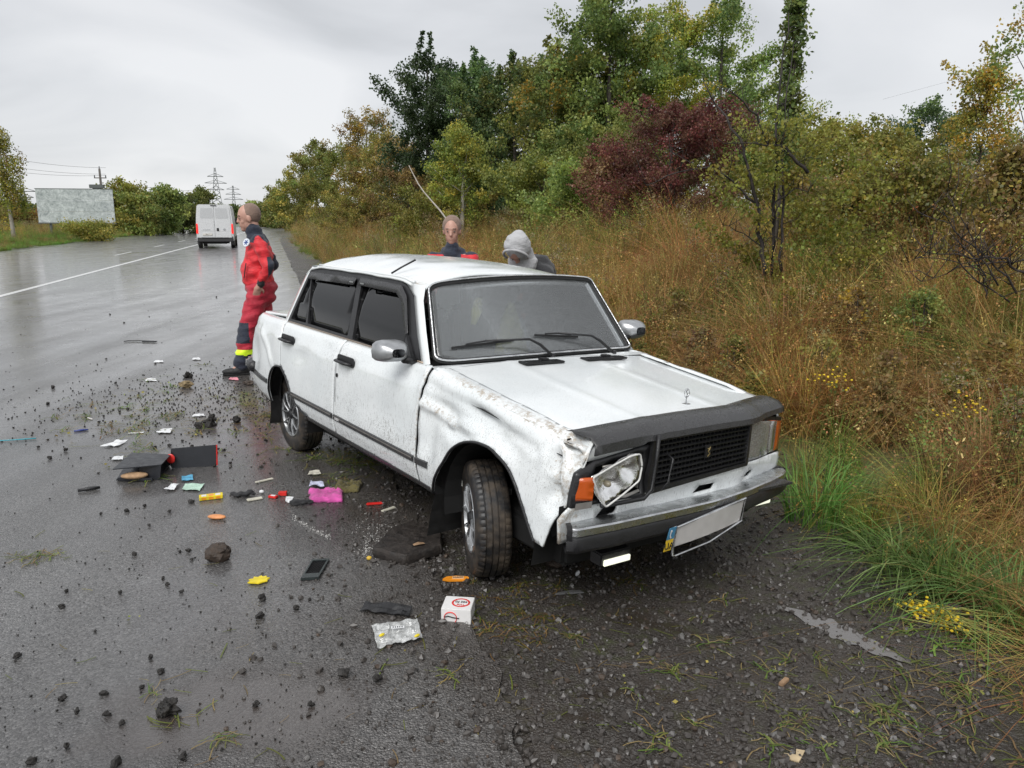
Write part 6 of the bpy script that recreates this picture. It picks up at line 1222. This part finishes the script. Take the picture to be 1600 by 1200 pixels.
sheetobj('paper_scrap', 'white slip left of the tan clod', 'paper', ((227, 596), (245, 596), (243, 592), (230, 592)), PAPER); sheetobj('paper_scrap', 'farthest white slip on the asphalt before the man in red', 'paper', ((240, 567), (256, 567), (254, 564), (243, 564)), PAPER); sheetobj('paper_scrap', 'white slip nearest the shoe of the man in red', 'paper', ((300, 563), (314, 563), (312, 560), (302, 560)), PAPER)
sheetobj('paper_scrap', 'pink slip just in front of the shoe of the man in red', 'paper', ((357, 594), (373, 595), (371, 591), (360, 591)), simple('pink_print', (.65, .25, .30), .6))
# yellow match box with print
o = slab('small_carton', 'yellow and orange printed carton right of the green leaflet', 'carton', 330, 779, .135, .055, .022, .38, YEL)
for k in range(3): MB().box((-.04+.04*k, -.0278, .011), (.026, .001, .014)).obj('carton_print', ORP, o); MB().box((-.04+.04*k, .0, .0226), (.028, .030, .001)).obj('carton_print', ORP if k % 2 else PAPER, o)
me = blob('glove', lambda mb: mb.ell((0, 0, .015), (.055, .03, .02)).ell((-.05, .01, .012), (.035, .016, .012)).ell((.04, .015, .018), (.03, .03, .018)), .006, 2, .012, 30); me.materials.append(BLK); tag(link('black_cloth', me, None, gpt(380, 776)), 'small crumpled black cloth right of the yellow carton', 'cloth')
slab('wooden_slat', 'short cream slat beyond the black cloth', 'strip', 413, 752, .12, .022, .008, .75, CREAM); slab('wooden_slat', 'cream slat lying in front of the black cloth', 'strip', 398, 781, .09, .035, .008, .55, CREAM); slab('wooden_slat', 'cream slat right of the red lighter', 'strip', 607, 797, .095, .024, .008, .85, CREAM)
tag(MB().ell((0, 0, .010), (.016, .012, .011)).obj('white_plug', PAPER, None, gpt(409, 771), smooth=True), 'small white plastic plug by the cream slats', 'plastic piece')
o = slab('red_packet', 'small red and white packet left of the pink cloth', 'packet', 427, 778, .055, .030, .014, -.3, REDP); MB().box((0, 0, .0146), (.03, .018, .001)).obj('packet_print', PAPER, o)
slab('red_packet', 'glossy red block beside the red and white packet', 'packet', 442, 774, .05, .035, .022, .1, REDP); sheetobj('paper_scrap', 'white torn corner under the red packets', 'paper', ((446, 786), (454, 787), (459, 779), (447, 778)), PAPER)
me = blob('strap', lambda mb: mb.tube([(-.07, 0, .012), (-.03, -.012, .018), (.02, -.008, .018), (.07, .016, .012)], [.014, .02, .018, .012], 8), .005, 2, .006, 40); me.materials.append(BLK); tag(link('black_pouch', me, None, gpt(471, 789)), 'limp black pouch touching the pink cloth', 'pouch')
# pink cloth, olive rag, lavender paper
def rag(name, label, uvs, mat, h, cr, n=22, cat='cloth'):
    P = [gp(*q) for q in uvs]; c = sum(P, Vector())/4; rows = []
    for j in range(n+1):
        rw = []
        for i in range(n+1):
            a, b = i/n, j/n; q = P[0].lerp(P[1], a).lerp(P[3].lerp(P[2], a), b); e = min(a, 1-a, b, 1-b); q += Vector((noise.noise((a*4, b*4, 1)), noise.noise((a*4, b*4, 5)), 0))*.02
            rw.append((q.x-c.x, q.y-c.y, max(.002, h*min(1, e*9)**.5+cr*noise.noise((a*6, b*5, 8))+cr*.5*noise.noise((a*16, b*13, 8)))))
        rows.append(rw)
    o = MB().sheet(rows).obj(name, mat, None, (c.x, c.y, gz_(c)), smooth=True); m = o.modifiers.new('t', 'SOLIDIFY'); m.thickness = .004; return tag(o, label, cat)
rag('pink_cloth', 'bright pink fleece cloth lying beside the olive rag', ((484, 786), (536, 785), (537, 766), (482, 768)), PINK, .028, .014); rag('olive_rag', 'crumpled olive brown rag beyond the pink cloth', ((512, 772), (560, 770), (568, 757), (530, 757)), OLVC, .03, .03)
sheetobj('paper_scrap', 'pale lavender slip behind the pink cloth', 'paper', ((483, 766), (507, 766), (505, 759), (486, 759)), simple('lavender_paper', (.50, .52, .66), .6), .012, .02); sheetobj('paper_scrap', 'faint card with print near the car sill', 'paper', ((481, 744), (502, 743), (499, 737), (484, 738)), CREAM)
o = slab('red_lighter', 'long red lighter right of the pink cloth', 'lighter', 586, 789, .105, .020, .014, .22, REDP, .005); MB().box((.048, 0, .008), (.016, .018, .015)).obj('lighter_head', CHROME, o, bevel=.002)
tag(MB().ell((0, 0, .012), (.055, .024, .013), Matrix.Rotation(-.1, 3, 'Z')).obj('orange_peel', simple('peach', (.62, .26, .10), .5, var=.2), None, gpt(339, 811), smooth=True), 'flat oval orange brown piece right of the folding case', 'scrap')
# yellow torn toy-like plastic
pc = gpt(405, 908); YP = [(-.045, -.035), (.012, -.042), (.030, -.024), (.045, -.016), (.040, .0), (.048, .018), (.030, .018), (.026, .036), (.010, .028), (-.002, .040), (-.012, .022), (-.034, .024), (-.028, .006), (-.050, -.002), (-.034, -.016)]
o = MB().prism(YP, 0, .008, lambda q: (q[0], q[1], q[2]+.002)).obj('yellow_plastic', YEL, None, pc, bevel=.002); tag(o, 'bright yellow torn plastic piece on the asphalt', 'plastic piece')
# black slotted plastic grille piece
c = [gp(*q) for q in ((470, 908), (498, 906), (515, 877), (488, 878))]; cc = sum(c, Vector())/4; cc.z = 0; gpn = thing('speaker_grille', 'black slotted plastic cover lying on the asphalt below the slab', 'cover', cc); Q = lambda a, b, z: tuple(c[0].lerp(c[1], a).lerp(c[3].lerp(c[2], a), b)-cc+Vector((0, 0, z)))
o = panel('cover_frame', [(0, 0), (1, 0), (1, 1), (0, 1)], lambda a, b: Q(a, b, .016), wetblack('cover_black', (.015, .02, .02), .25, .1), gpn, [[(.1, .22), (.9, .22), (.9, .92), (.1, .92)]], .2, .014, smooth=False); panel('cover_back', [(.05, .05), (.95, .05), (.95, .95), (.05, .95)], lambda a, b: Q(a, b, .004), DARK, gpn, (), .3, 0)
for k in range(9): a = .14+.09*k; MB().tube([Q(a, .22, .012), Q(a, .92, .012)], .0022, 4).obj('cover_slat', BLACK, gpn)
# black torn plastic
rows = [[(x*.22-.11, y*.07-.035+.05*(x-.5)*-.4, .006+.030*abs(noise.noise((x*3.1, y*2.3, 1)))+.010*abs(noise.noise((x*23, y*18, 2)))) for x in np.linspace(0, 1, 14)] for y in np.linspace(0, 1, 5)]
o = MB().sheet(rows).obj('torn_plastic', BLACK, None, gpt(604, 956), (0, 0, -.12)); m = o.modifiers.new('t', 'SOLIDIFY'); m.thickness = .004; tag(o, 'torn black plastic shard above the clear bag', 'shard')
o = MB().prism([(-.07, -.012), (.07, -.006), (.055, .016), (.01, .020), (-.05, .004)], 0, .006).obj('torn_plastic', simple('grey_shard', (.13, .13, .13), .4), None, gpt(889, 921), (0, 0, .1), bevel=.001); tag(o, 'pale grey plastic shard under the front bumper', 'shard')
# clear plastic bag with label
t = NT('clear_bag'); p = t.oc(); n = t.noise(p, 35, 5, .65, 1.); d = t.n('ShaderNodeBsdfDiffuse'); d.inputs[0].default_value = (.62, .63, .62, 1); g = t.n('ShaderNodeBsdfGlossy'); g.inputs['Roughness'].default_value = .12; tr = t.n('ShaderNodeBsdfTransparent'); nb = t.bump(n, .8, .01); t.L(nb, g.inputs['Normal']); m1 = t.n('ShaderNodeMixShader'); t.L(t.mr(n, .4, .6, .35, .8), m1.inputs[0]); t.L(tr.outputs[0], m1.inputs[1]); t.L(d.outputs[0], m1.inputs[2]); m2 = t.n('ShaderNodeMixShader'); m2.inputs[0].default_value = .25; t.L(m1.outputs[0], m2.inputs[1]); t.L(g.outputs[0], m2.inputs[2]); t.L(m2.outputs[0], t.out.inputs[0])
bag = sheetobj('plastic_bag', 'clear crumpled plastic bag with a paper label on the asphalt', 'bag', ((590, 1017), (660, 1003), (652, 971), (581, 982)), t.m, .012, .004, None, 20, 12); bl = MB().box((0, 0, 0), (.055, .018, .001)).obj('bag_label', PAPER, bag, (.0, .01, .032), (0, 0, .12))
for k in range(5): MB().box((-.018+.009*k, 0, .001), (.004, .010, .0006)).obj('label_print', DARK, bl)
for u, v, l in ((597, 1005, 'yellow capsule on the lower left of the clear bag'), (652, 1006, 'yellow capsule at the lower right corner of the clear bag')): o = MB().ell((0, 0, .035), (.014, .007, .006)).obj('yellow_capsule', YEL, None, gpt(u, v), (0, 0, .8), smooth=True); tag(o, l, 'capsule')
# orange packet by the wheel
o = MB().prism(rpoly([(-.065, -.012), (-.03, -.024), (.045, -.022), (.065, -.005), (.06, .012), (.0, .022), (-.045, .014)], .006), 0, .010).obj('orange_packet', ORP, None, gpt(712, 903), (0, 0, .05), bevel=.003); tag(o, 'orange snack packet lying in front of the front wheel', 'packet'); MB().box((.012, 0, .0105), (.055, .028, .001)).obj('packet_print', simple('peach_print', (.70, .42, .22), .4), o); text('MAXI', .02, DARK, o, (.012, 0, .0115), (0, 0, .05))
# white carton with red print
p0 = gpt(714, 972); bx_ = thing('white_carton', 'white square carton with red rings and black print in the grass wisps', 'carton', p0+Vector((0, .045, 0)), R(-6)); MB().box((0, .015, .044), (.128, .115, .084)).obj('box', simple('carton_white', (.72, .71, .70), .45, var=.04), bx_, bevel=.002)
mb = MB(); mb.tube([(.012+.036*math.cos(a), .016+.034*math.sin(a), .0870) for a in np.linspace(0, 6.283, 26)], .0042, 4, .15, caps=False).obj('red_ring', REDP, bx_); MB().tube([(-.024+.027*math.cos(a), -.0432, .044+.027*math.sin(a)) for a in np.linspace(0, 6.283, 22)], .0042, 4, .5, caps=False).obj('red_ring', REDP, bx_)
text('DJ 304', .019, DARK, bx_, (.012, .022, .0872), (0, 0, 0)); text('PULL', .016, REDP, bx_, (.014, -.003, .0872), (0, 0, 0)); text('TURBO', .014, DARK, bx_, (.036, -.0433, .011), (R(90), 0, 0)); MB().tube([(-.050, -.0438, .047), (-.035, -.0438, .053), (-.010, -.0438, .047), (.014, -.0438, .045)], .004, 5, .4).obj('pliers_print', DARK, bx_)
MB().tube([(.046+.006*math.cos(a), -.0432, .026+.006*math.sin(a)) for a in np.linspace(0, 6.283, 14)], .0012, 4, .5).obj('mark_print', DARK, bx_)
# left area
o = MB().tube([(-.14, 0, .008), (-.02, .002, .007), (.14, .006, .008)], [.007, .006, .008], 6, .6).obj('toothbrush', TEAL, None, gpt(24, 689), (0, 0, .28), smooth=True); tag(o, 'teal toothbrush on the asphalt at the left edge', 'toothbrush'); MB().box((-.12, 0, .016), (.03, .010, .012)).obj('bristles', PAPER, o)
o = MB().tube([Vector(q) for q in ((-.21, .0, .01), (-.18, .05, .012), (.02, .06, .012), (.24, .03, .012), (.235, -.01, .01), (.05, .0, .01))], .011, 6, .6).obj('wiper_blade', BLACK, None, gpt(217, 535), (0, 0, -.05), smooth=True); tag(o, 'torn off black wiper blade on the road left of the man in red', 'wiper blade')
o = MB().tube([(-.05, 0, .006), (0, .012, .006), (.05, .004, .006)], [.006, .009, .006], 6).obj('blue_fragment', simple('blue_plastic', (.03, .05, .22), .4), None, gpt(127, 674), (0, 0, .5), smooth=True); tag(o, 'small dark blue plastic bit left of the white strip', 'plastic piece')
o = MB().tube([Vector(q) for q in ((-.06, -.02, .01), (0, 0, .012), (.05, .025, .012), (.02, .03, .01), (-.03, .01, .01))], .010, 6).obj('black_clip', BLACK, None, gpt(140, 767), (0, 0, .1), smooth=True); tag(o, 'black plastic clip left of the folding case', 'clip')
o = MB().box((0, 0, .006), (.10, .012, .010)).obj('pen', simple('white_pen', (.6, .58, .56), .4), None, gpt(140, 655), (0, 0, -.6), bevel=.004); tag(o, 'white pen lying among the straw at left', 'pen'); MB().box((-.045, 0, .006), (.03, .0125, .0105)).obj('pen_cap', DARK, o)
o = MB().prism([(-.045, 0), (.0, -.03), (.012, -.018), (.045, .020), (.02, .03), (.006, .004), (-.03, .014)], 0, .005).obj('torn_card', simple('tan_card', (.46, .36, .22), .7, var=.2), None, gpt(1243, 1166), (0, 0, .1)); tag(o, 'tan torn cardboard corner on the gravel at the bottom', 'cardboard')
o = MB().box((0, 0, .008), (.055, .018, .014)).obj('brown_chip', BROWN, None, gpt(1226, 1052), (0, 0, .8), bevel=.002); tag(o, 'small dark brown wood chip on the gravel', 'wood chip')
for u, v, l in ((687, 910 - 35, None), (577, 876, 'small yellow berry touching the left corner of the slab')):
    if l: tag(MB().ell((0, 0, .012), (.014, .012, .011)).obj('yellow_berry', simple('berry', (.55, .36, .04), .5), None, gpt(u, v), smooth=True), l, 'berry')
tag(MB().ell((0, 0, .012), (.010, .010, .014)).ell((.006, 0, .022), (.007, .008, .010)).obj('white_bit', PAPER, None, gpt(902, 892), smooth=True), 'tiny white plastic bit on the gravel under the bumper', 'plastic piece')

# individual clods, all alike
cm = [rock_mesh('soil_clod', .014, CLOD, 20+k, .8, 2, .75) for k in range(6)]
CL = [(28, 1028, 1.6), (97, 950, 1), (104, 925, 1), (262, 915, 1.1), (284, 926, .9), (188, 928, 1), (235, 1030, 1.1), (252, 1052, 1.2), (222, 1075, 1), (162, 1086, 1.3), (98, 1094, 1.2), (167, 1120, 1.2), (191, 1133, 1), (120, 1114, 1), (50, 1192, 1.6), (182, 1195, 1.7), (286, 1186, 1.4), (105, 1170, 1.2), (406, 966, 1.7), (410, 937, 1.7), (463, 953, 1.4), (484, 938, 1.1), (400, 1103, 1.2), (486, 1104, 1), (295, 862, 1.1), (210, 868, 1), (281, 863, 1), (255, 905, 1), (538, 1056, 1.7), (590, 1065, 1.7), (300, 876, 1), (299, 786, 1.7), (158, 804, 1), (198, 800, 1), (226, 792, 1.2), (233, 823, .9), (265, 801, .9), (200, 640, 1), (83, 607, 1.4), (75, 632, 1.4), (155, 660, 1.2), (166, 562, .9), (194, 505, 1), (172, 492, .9), (233, 495, .8), (152, 570, .8), (243, 569, .9), (180, 600, 1), (338, 465, 1.2), (357, 487, .8), (300, 700, 1.4), (350, 704, 1), (285, 690, 1), (103, 705, 1.2), (60, 700, 1.1), (78, 717, 1.2), (265, 697, 1.4), (242, 700, 1.3), (390, 625, 1), (415, 690, 1.2), (360, 725, 1), (335, 730, 1)]
for _ in range(28):
    u, v = rnd.uniform(0, 760), 430+(rnd.random()**.8)*760
    if 170 < u < 350 and 690 < v < 790: continue
    CL.append((u, v, rnd.uniform(.25, .6)))
for i, (u, v, s) in enumerate(CL):
    p = gpt(u, v); 
    o = link('soil_clod', cm[i % 6]); o.location = p; k = .78*s*rnd.uniform(.8, 1.2)*(1 if v > 760 else 1+.4*(760-v)/300); o.scale = (k, k*rnd.uniform(.7, 1.1), k*rnd.uniform(.7, 1.1)); o.rotation_euler = (0, 0, rnd.uniform(0, 6.28)); tag(o, 'small dark soil clod scattered on the wet asphalt', 'clod', 'soil clods strewn over the road')

# ---- uncountable: crumbs, gravel, straw
GS = simple('gravel_stone', (.055, .048, .043), .42, var=.55, sc=40); GS2 = simple('gravel_pale', (.13, .125, .12), .5, var=.5, sc=30); GS3 = simple('gravel_brown', (.06, .042, .030), .6, var=.5, sc=30)
gv = [proto('stone', rock_mesh('stone', .01, (GS, GS, GS, GS3, GS2)[k % 5], 40+k, .6, 1, .7)) for k in range(8)]; cv = [proto('crumb', rock_mesh('crumb', .004, CLOD, 60+k, .7, 1, .8)) for k in range(3)]
P, Ro, S, I = [], [], [], []
def inview(x, y): u = 800+F*x/y; return -60 < u < 1660
while len(P) < 70000:
    y = 1.7+rnd.random()**1.6*11; w_ = 2.6; x = xr(y)-1.1+rnd.random()*(xv(y)+.5-xr(y)+1.1); 
    if not inview(x, y): continue
    d = x-xr(y)
    if d < 0 and rnd.random() > .8*math.exp(d*3.2): continue
    s = .28+rnd.random()**6*1.5; P.append((x, y, (hz(x, y) if d > 0 else 0)-.002*s)); S.append(s); Ro.append((rnd.uniform(-.5, .5), rnd.uniform(-.5, .5), rnd.uniform(0, 6.28))); I.append(rnd.randrange(8) if rnd.random() < .5 else rnd.choice((0, 1, 2, 5, 6, 7)))
scatter('gravel', P, Ro, S, I, gv)
P, Ro, S, I = [], [], [], []
for _ in range(1500):
    u, v = rnd.uniform(-10, 900), 400+rnd.random()*800; p = gp(u, v)
    if p.x > xr(p.y) or noise.noise((p.x*.8, p.y*.8, 40)) < rnd.uniform(-.5, .4): continue
    P.append((p.x, p.y, 0)); S.append(rnd.uniform(.25, 1.0)*(1+p.y/12)); Ro.append((0, 0, rnd.uniform(0, 6.28))); I.append(rnd.randrange(3))
for _ in range(2500):
    x, y = rnd.gauss(-2.6, .9), rnd.gauss(7.2, .8)
    if x < xr(y): P.append((x, y, 0)); S.append(rnd.uniform(.5, 2.2)); Ro.append((0, 0, rnd.uniform(0, 6.28))); I.append(rnd.randrange(3))
scatter('soil_crumbs', P, Ro, S, I, cv)
def straw(seed, L, cols, n=1):
    rs = np.random.RandomState(seed); V = []; Fq = []; C = []
    for b in range(n):
        a = rs.uniform(0, 6.28); cv_ = rs.normal(0, .7); x, y = (rs.normal(0, L*.15), rs.normal(0, L*.15)) if n > 1 else (0, 0); l = L*rs.uniform(.6, 1.2); w = rs.uniform(.0015, .0035); c = np.array(cols[rs.randint(len(cols))])*rs.uniform(.7, 1.2); i0 = len(V)
        for k in range(7):
            t = k/6; z = .003+.012*math.sin(t*3.1)*rs.rand()*(n > 1); px, py = -math.sin(a), math.cos(a); V += [(x-px*w, y-py*w, z), (x+px*w, y+py*w, z)]; C += [c]*2; a += cv_/7; x += math.cos(a)*l/6; y += math.sin(a)*l/6
        Fq += [(i0+2*k, i0+2*k+1, i0+2*k+3, i0+2*k+2) for k in range(6)]
    return V, Fq, C
SC = [(.34, .26, .13), (.26, .19, .09), (.20, .22, .06), (.16, .21, .05)]
sv = [proto('straw', vm('straw', straw(k, .12, SC))) for k in range(5)]+[proto('straw', vm('straw', straw(20+k, .11, SC+[(.10, .16, .03)], 9))) for k in range(4)]+[proto('leafbit', vm('leafbit', herb(1, .02, 3, .02, [(.45, .36, .10), (.26, .15, .08), (.3, .3, .08)], NR)))]
P, Ro, S, I = [], [], [], []
def st_(n, cu, cv_, su, sv_, tuft=.4, sc=1.):
    for _ in range(n):
        u, v = rnd.gauss(cu, su), rnd.gauss(cv_, sv_)
        if v < 420 or v > 1230: continue
        p = gp(u, v); P.append((p.x, p.y, gz_(p)+.003)); S.append(sc*rnd.uniform(.6, 1.3)); Ro.append((0, 0, rnd.uniform(0, 6.28))); I.append(rnd.randrange(5, 9) if rnd.random() < tuft else rnd.choice((0, 1, 2, 3, 4, 0, 1, 2, 3, 4, 1, 9)))
st_(150, 400, 640, 70, 40, .35, 1.1); st_(60, 540, 715, 40, 22, .6); st_(90, 190, 650, 60, 30, .3, 1.2); st_(26, 250, 1020, 150, 100, 0, .8); st_(22, 330, 1110, 60, 40, .1, .8); st_(110, 1100, 1010, 170, 60, .18, .7); st_(90, 1280, 1100, 170, 50, .15, .7); st_(40, 790, 960, 50, 40, .3, .7); st_(40, 700, 1050, 150, 70, .05, .7); st_(90, 1480, 1020, 90, 80, .5, 1); st_(14, 60, 870, 40, 10, .2, .8)
scatter('straw_litter', P, Ro, S, I, sv)

# ---- countable plants by the shoulder
def sedge(name, label, u, v, n, h, rad, seed, lean=.9, cols=None, cat='grass clump', ax=0., w=.009):
    rs = np.random.RandomState(seed); p = gpt(u, v); me = vm(name, blades(n, h*.6, h, w, lean, rad, cols or [(.12, .20, .05), (.16, .25, .07), (.09, .16, .04), (.20, .27, .10)], rs, 7, .95)); o = link(name, me, None, p-Vector((0, 0, .02)), (0, ax, 0)); return tag(o, label, cat)
sedge('sedge_clump', 'tall bright green sedge clump by the left end of the front bumper', 1272, 800, 130, .62, .16, 1)
sedge('sedge_clump', 'lower green tuft behind the tall sedge clump', 1330, 770, 70, .45, .14, 2)
sedge('sedge_clump', 'green grass flopping over the gravel, middle clump of the row', 1420, 870, 150, .42, .18, 3, 1.3); sedge('sedge_clump', 'thick bent green grass swathe touching the fallen yellow flowers', 1480, 905, 170, .45, .16, 4, 1.4)
sedge('sedge_clump', 'green grass clump at the right edge below the swathe', 1575, 935, 140, .42, .2, 5, 1.3); sedge('sedge_clump', 'small green tuft left of the bent grass swathe', 1370, 838, 90, .3, .16, 6, 1.3)
YF = (.70, .50, .02)
def fallen(name, label, pts, seed, n=16):
    rs = np.random.RandomState(seed); c = gpt(*pts[0]); o = thing(name, label, 'plant', c); mb = MB(); fl = MB(); e = gpt(*pts[-1])-c
    for k in range(n):
        a = Vector((rs.normal(0, .04), rs.normal(0, .04), .01+abs(rs.normal(0, .02)))); b = e*rs.uniform(.6, 1.05)+Vector((rs.normal(0, .09), rs.normal(0, .07), .02+abs(rs.normal(0, .05)))); m = a.lerp(b, .5)+Vector((rs.normal(0, .03), rs.normal(0, .03), .05*rs.rand())); mb.tube([a, m, b], [.0022, .002, .0012], 4)
        for q in range(5): t = rs.uniform(.0, .45); z = a.lerp(b, t)+Vector(rs.normal(0, .018, 3)); z.z = max(.008, z.z); fl.ell(z, (.008, .008, .006), nu=6, nv=4)
    tag(mb.obj('stems', simple('yellow_green_stem', (.26, .28, .06), .6), o), kind='stuff'); tag(fl.obj('flower_heads', MATS.get('petal') or simple('petal', YF, .6), o), kind='stuff'); return o
fallen('fallen_flowers', 'pulled up yellow flowered stems lying on the gravel at the right', ((1425, 935), (1600, 1010)), 1, 26)
def standing(name, label, u, v, h, seed, n=9, fl=True):
    rs = np.random.RandomState(seed); c = gpt(u, v); o = thing(name, label, 'plant', c-Vector((0, 0, .03))); me = vm('stems', herb(n, h, 18, .03, [(.12, .16, .06), (.16, .2, .08)], rs, (.12, .14, .06))); link('stems', me, o); tag(o.children[0], kind='stuff'); m = MB()
    for k in range(28): m.ell((rs.normal(0, .08), rs.normal(0, .08), h+rs.normal(0, .05)), (.010, .010, .007), nu=6, nv=4)
    tag(m.obj('flower_heads', MATS.get('petal') or simple('petal', YF, .6), o), kind='stuff')
standing('yellow_weed', 'upright weed with yellow flower heads on the bank right of the bonnet', 1292, 690, .55, 4); standing('yellow_weed', 'smaller yellow flowered weed near the right edge of the bank', 1500, 745, .45, 5, 6)

# pale crushed grit beside the slab and a slick of muddy water on the shoulder
P, Ro, S, I = [], [], [], []
wv = [proto('grit', rock_mesh('grit', .004, simple('pale_grit', (.50, .49, .47), .6), 80, .6, 1, .6))]
for _ in range(420):
    k = rnd.random()
    if k < .4: t_ = rnd.random(); u, v = 457+60*t_, 808+8*math.sin(t_*2)+24*t_+rnd.gauss(0, 2.5)
    elif k < .8: u, v = rnd.gauss(598, 22), rnd.gauss(832, 14)
    else: u, v = rnd.gauss(574, 5), rnd.gauss(858, 9)
    p = gp(u, v); P.append((p.x, p.y, gz_(p))); S.append(rnd.uniform(.25, .9)); Ro.append((0, 0, rnd.uniform(0, 6))); I.append(0)
scatter('pale_grit', P, Ro, S, I, wv)
t = NT('muddy_water'); p = t.pos(); n = t.noise(p, 22, 5); t.pbr(color=t.mix(n, (.05, .043, .038), (.105, .095, .087)), roughness=t.mr(n, .3, .7, .08, .3), spec=.9, coat=.7, normal=t.bump(n, .25, .006)); WM = t.m
rows = []
for k in range(40):
    t_ = k/39; c = gp(1222+205*t_, 930+84*t_); w = (.012+.050*math.sin(math.pi*min(1, t_*1.05))**.8)*(1+.7*noise.noise((t_*9, 1, 1))); o_ = .03*noise.noise((t_*5, 4, 4))
    zc = max(hz(c.x+dx, c.y+dy) for dx in (-.04, 0, .04) for dy in (-.04, 0, .04))+.003
    rows.append([(c.x+o_+w*q*.45, c.y+w*q, zc) for q in (-1, -.5, 0, .5, 1)])
tag(MB().sheet(rows).obj('puddle', WM, smooth=True), kind='structure')
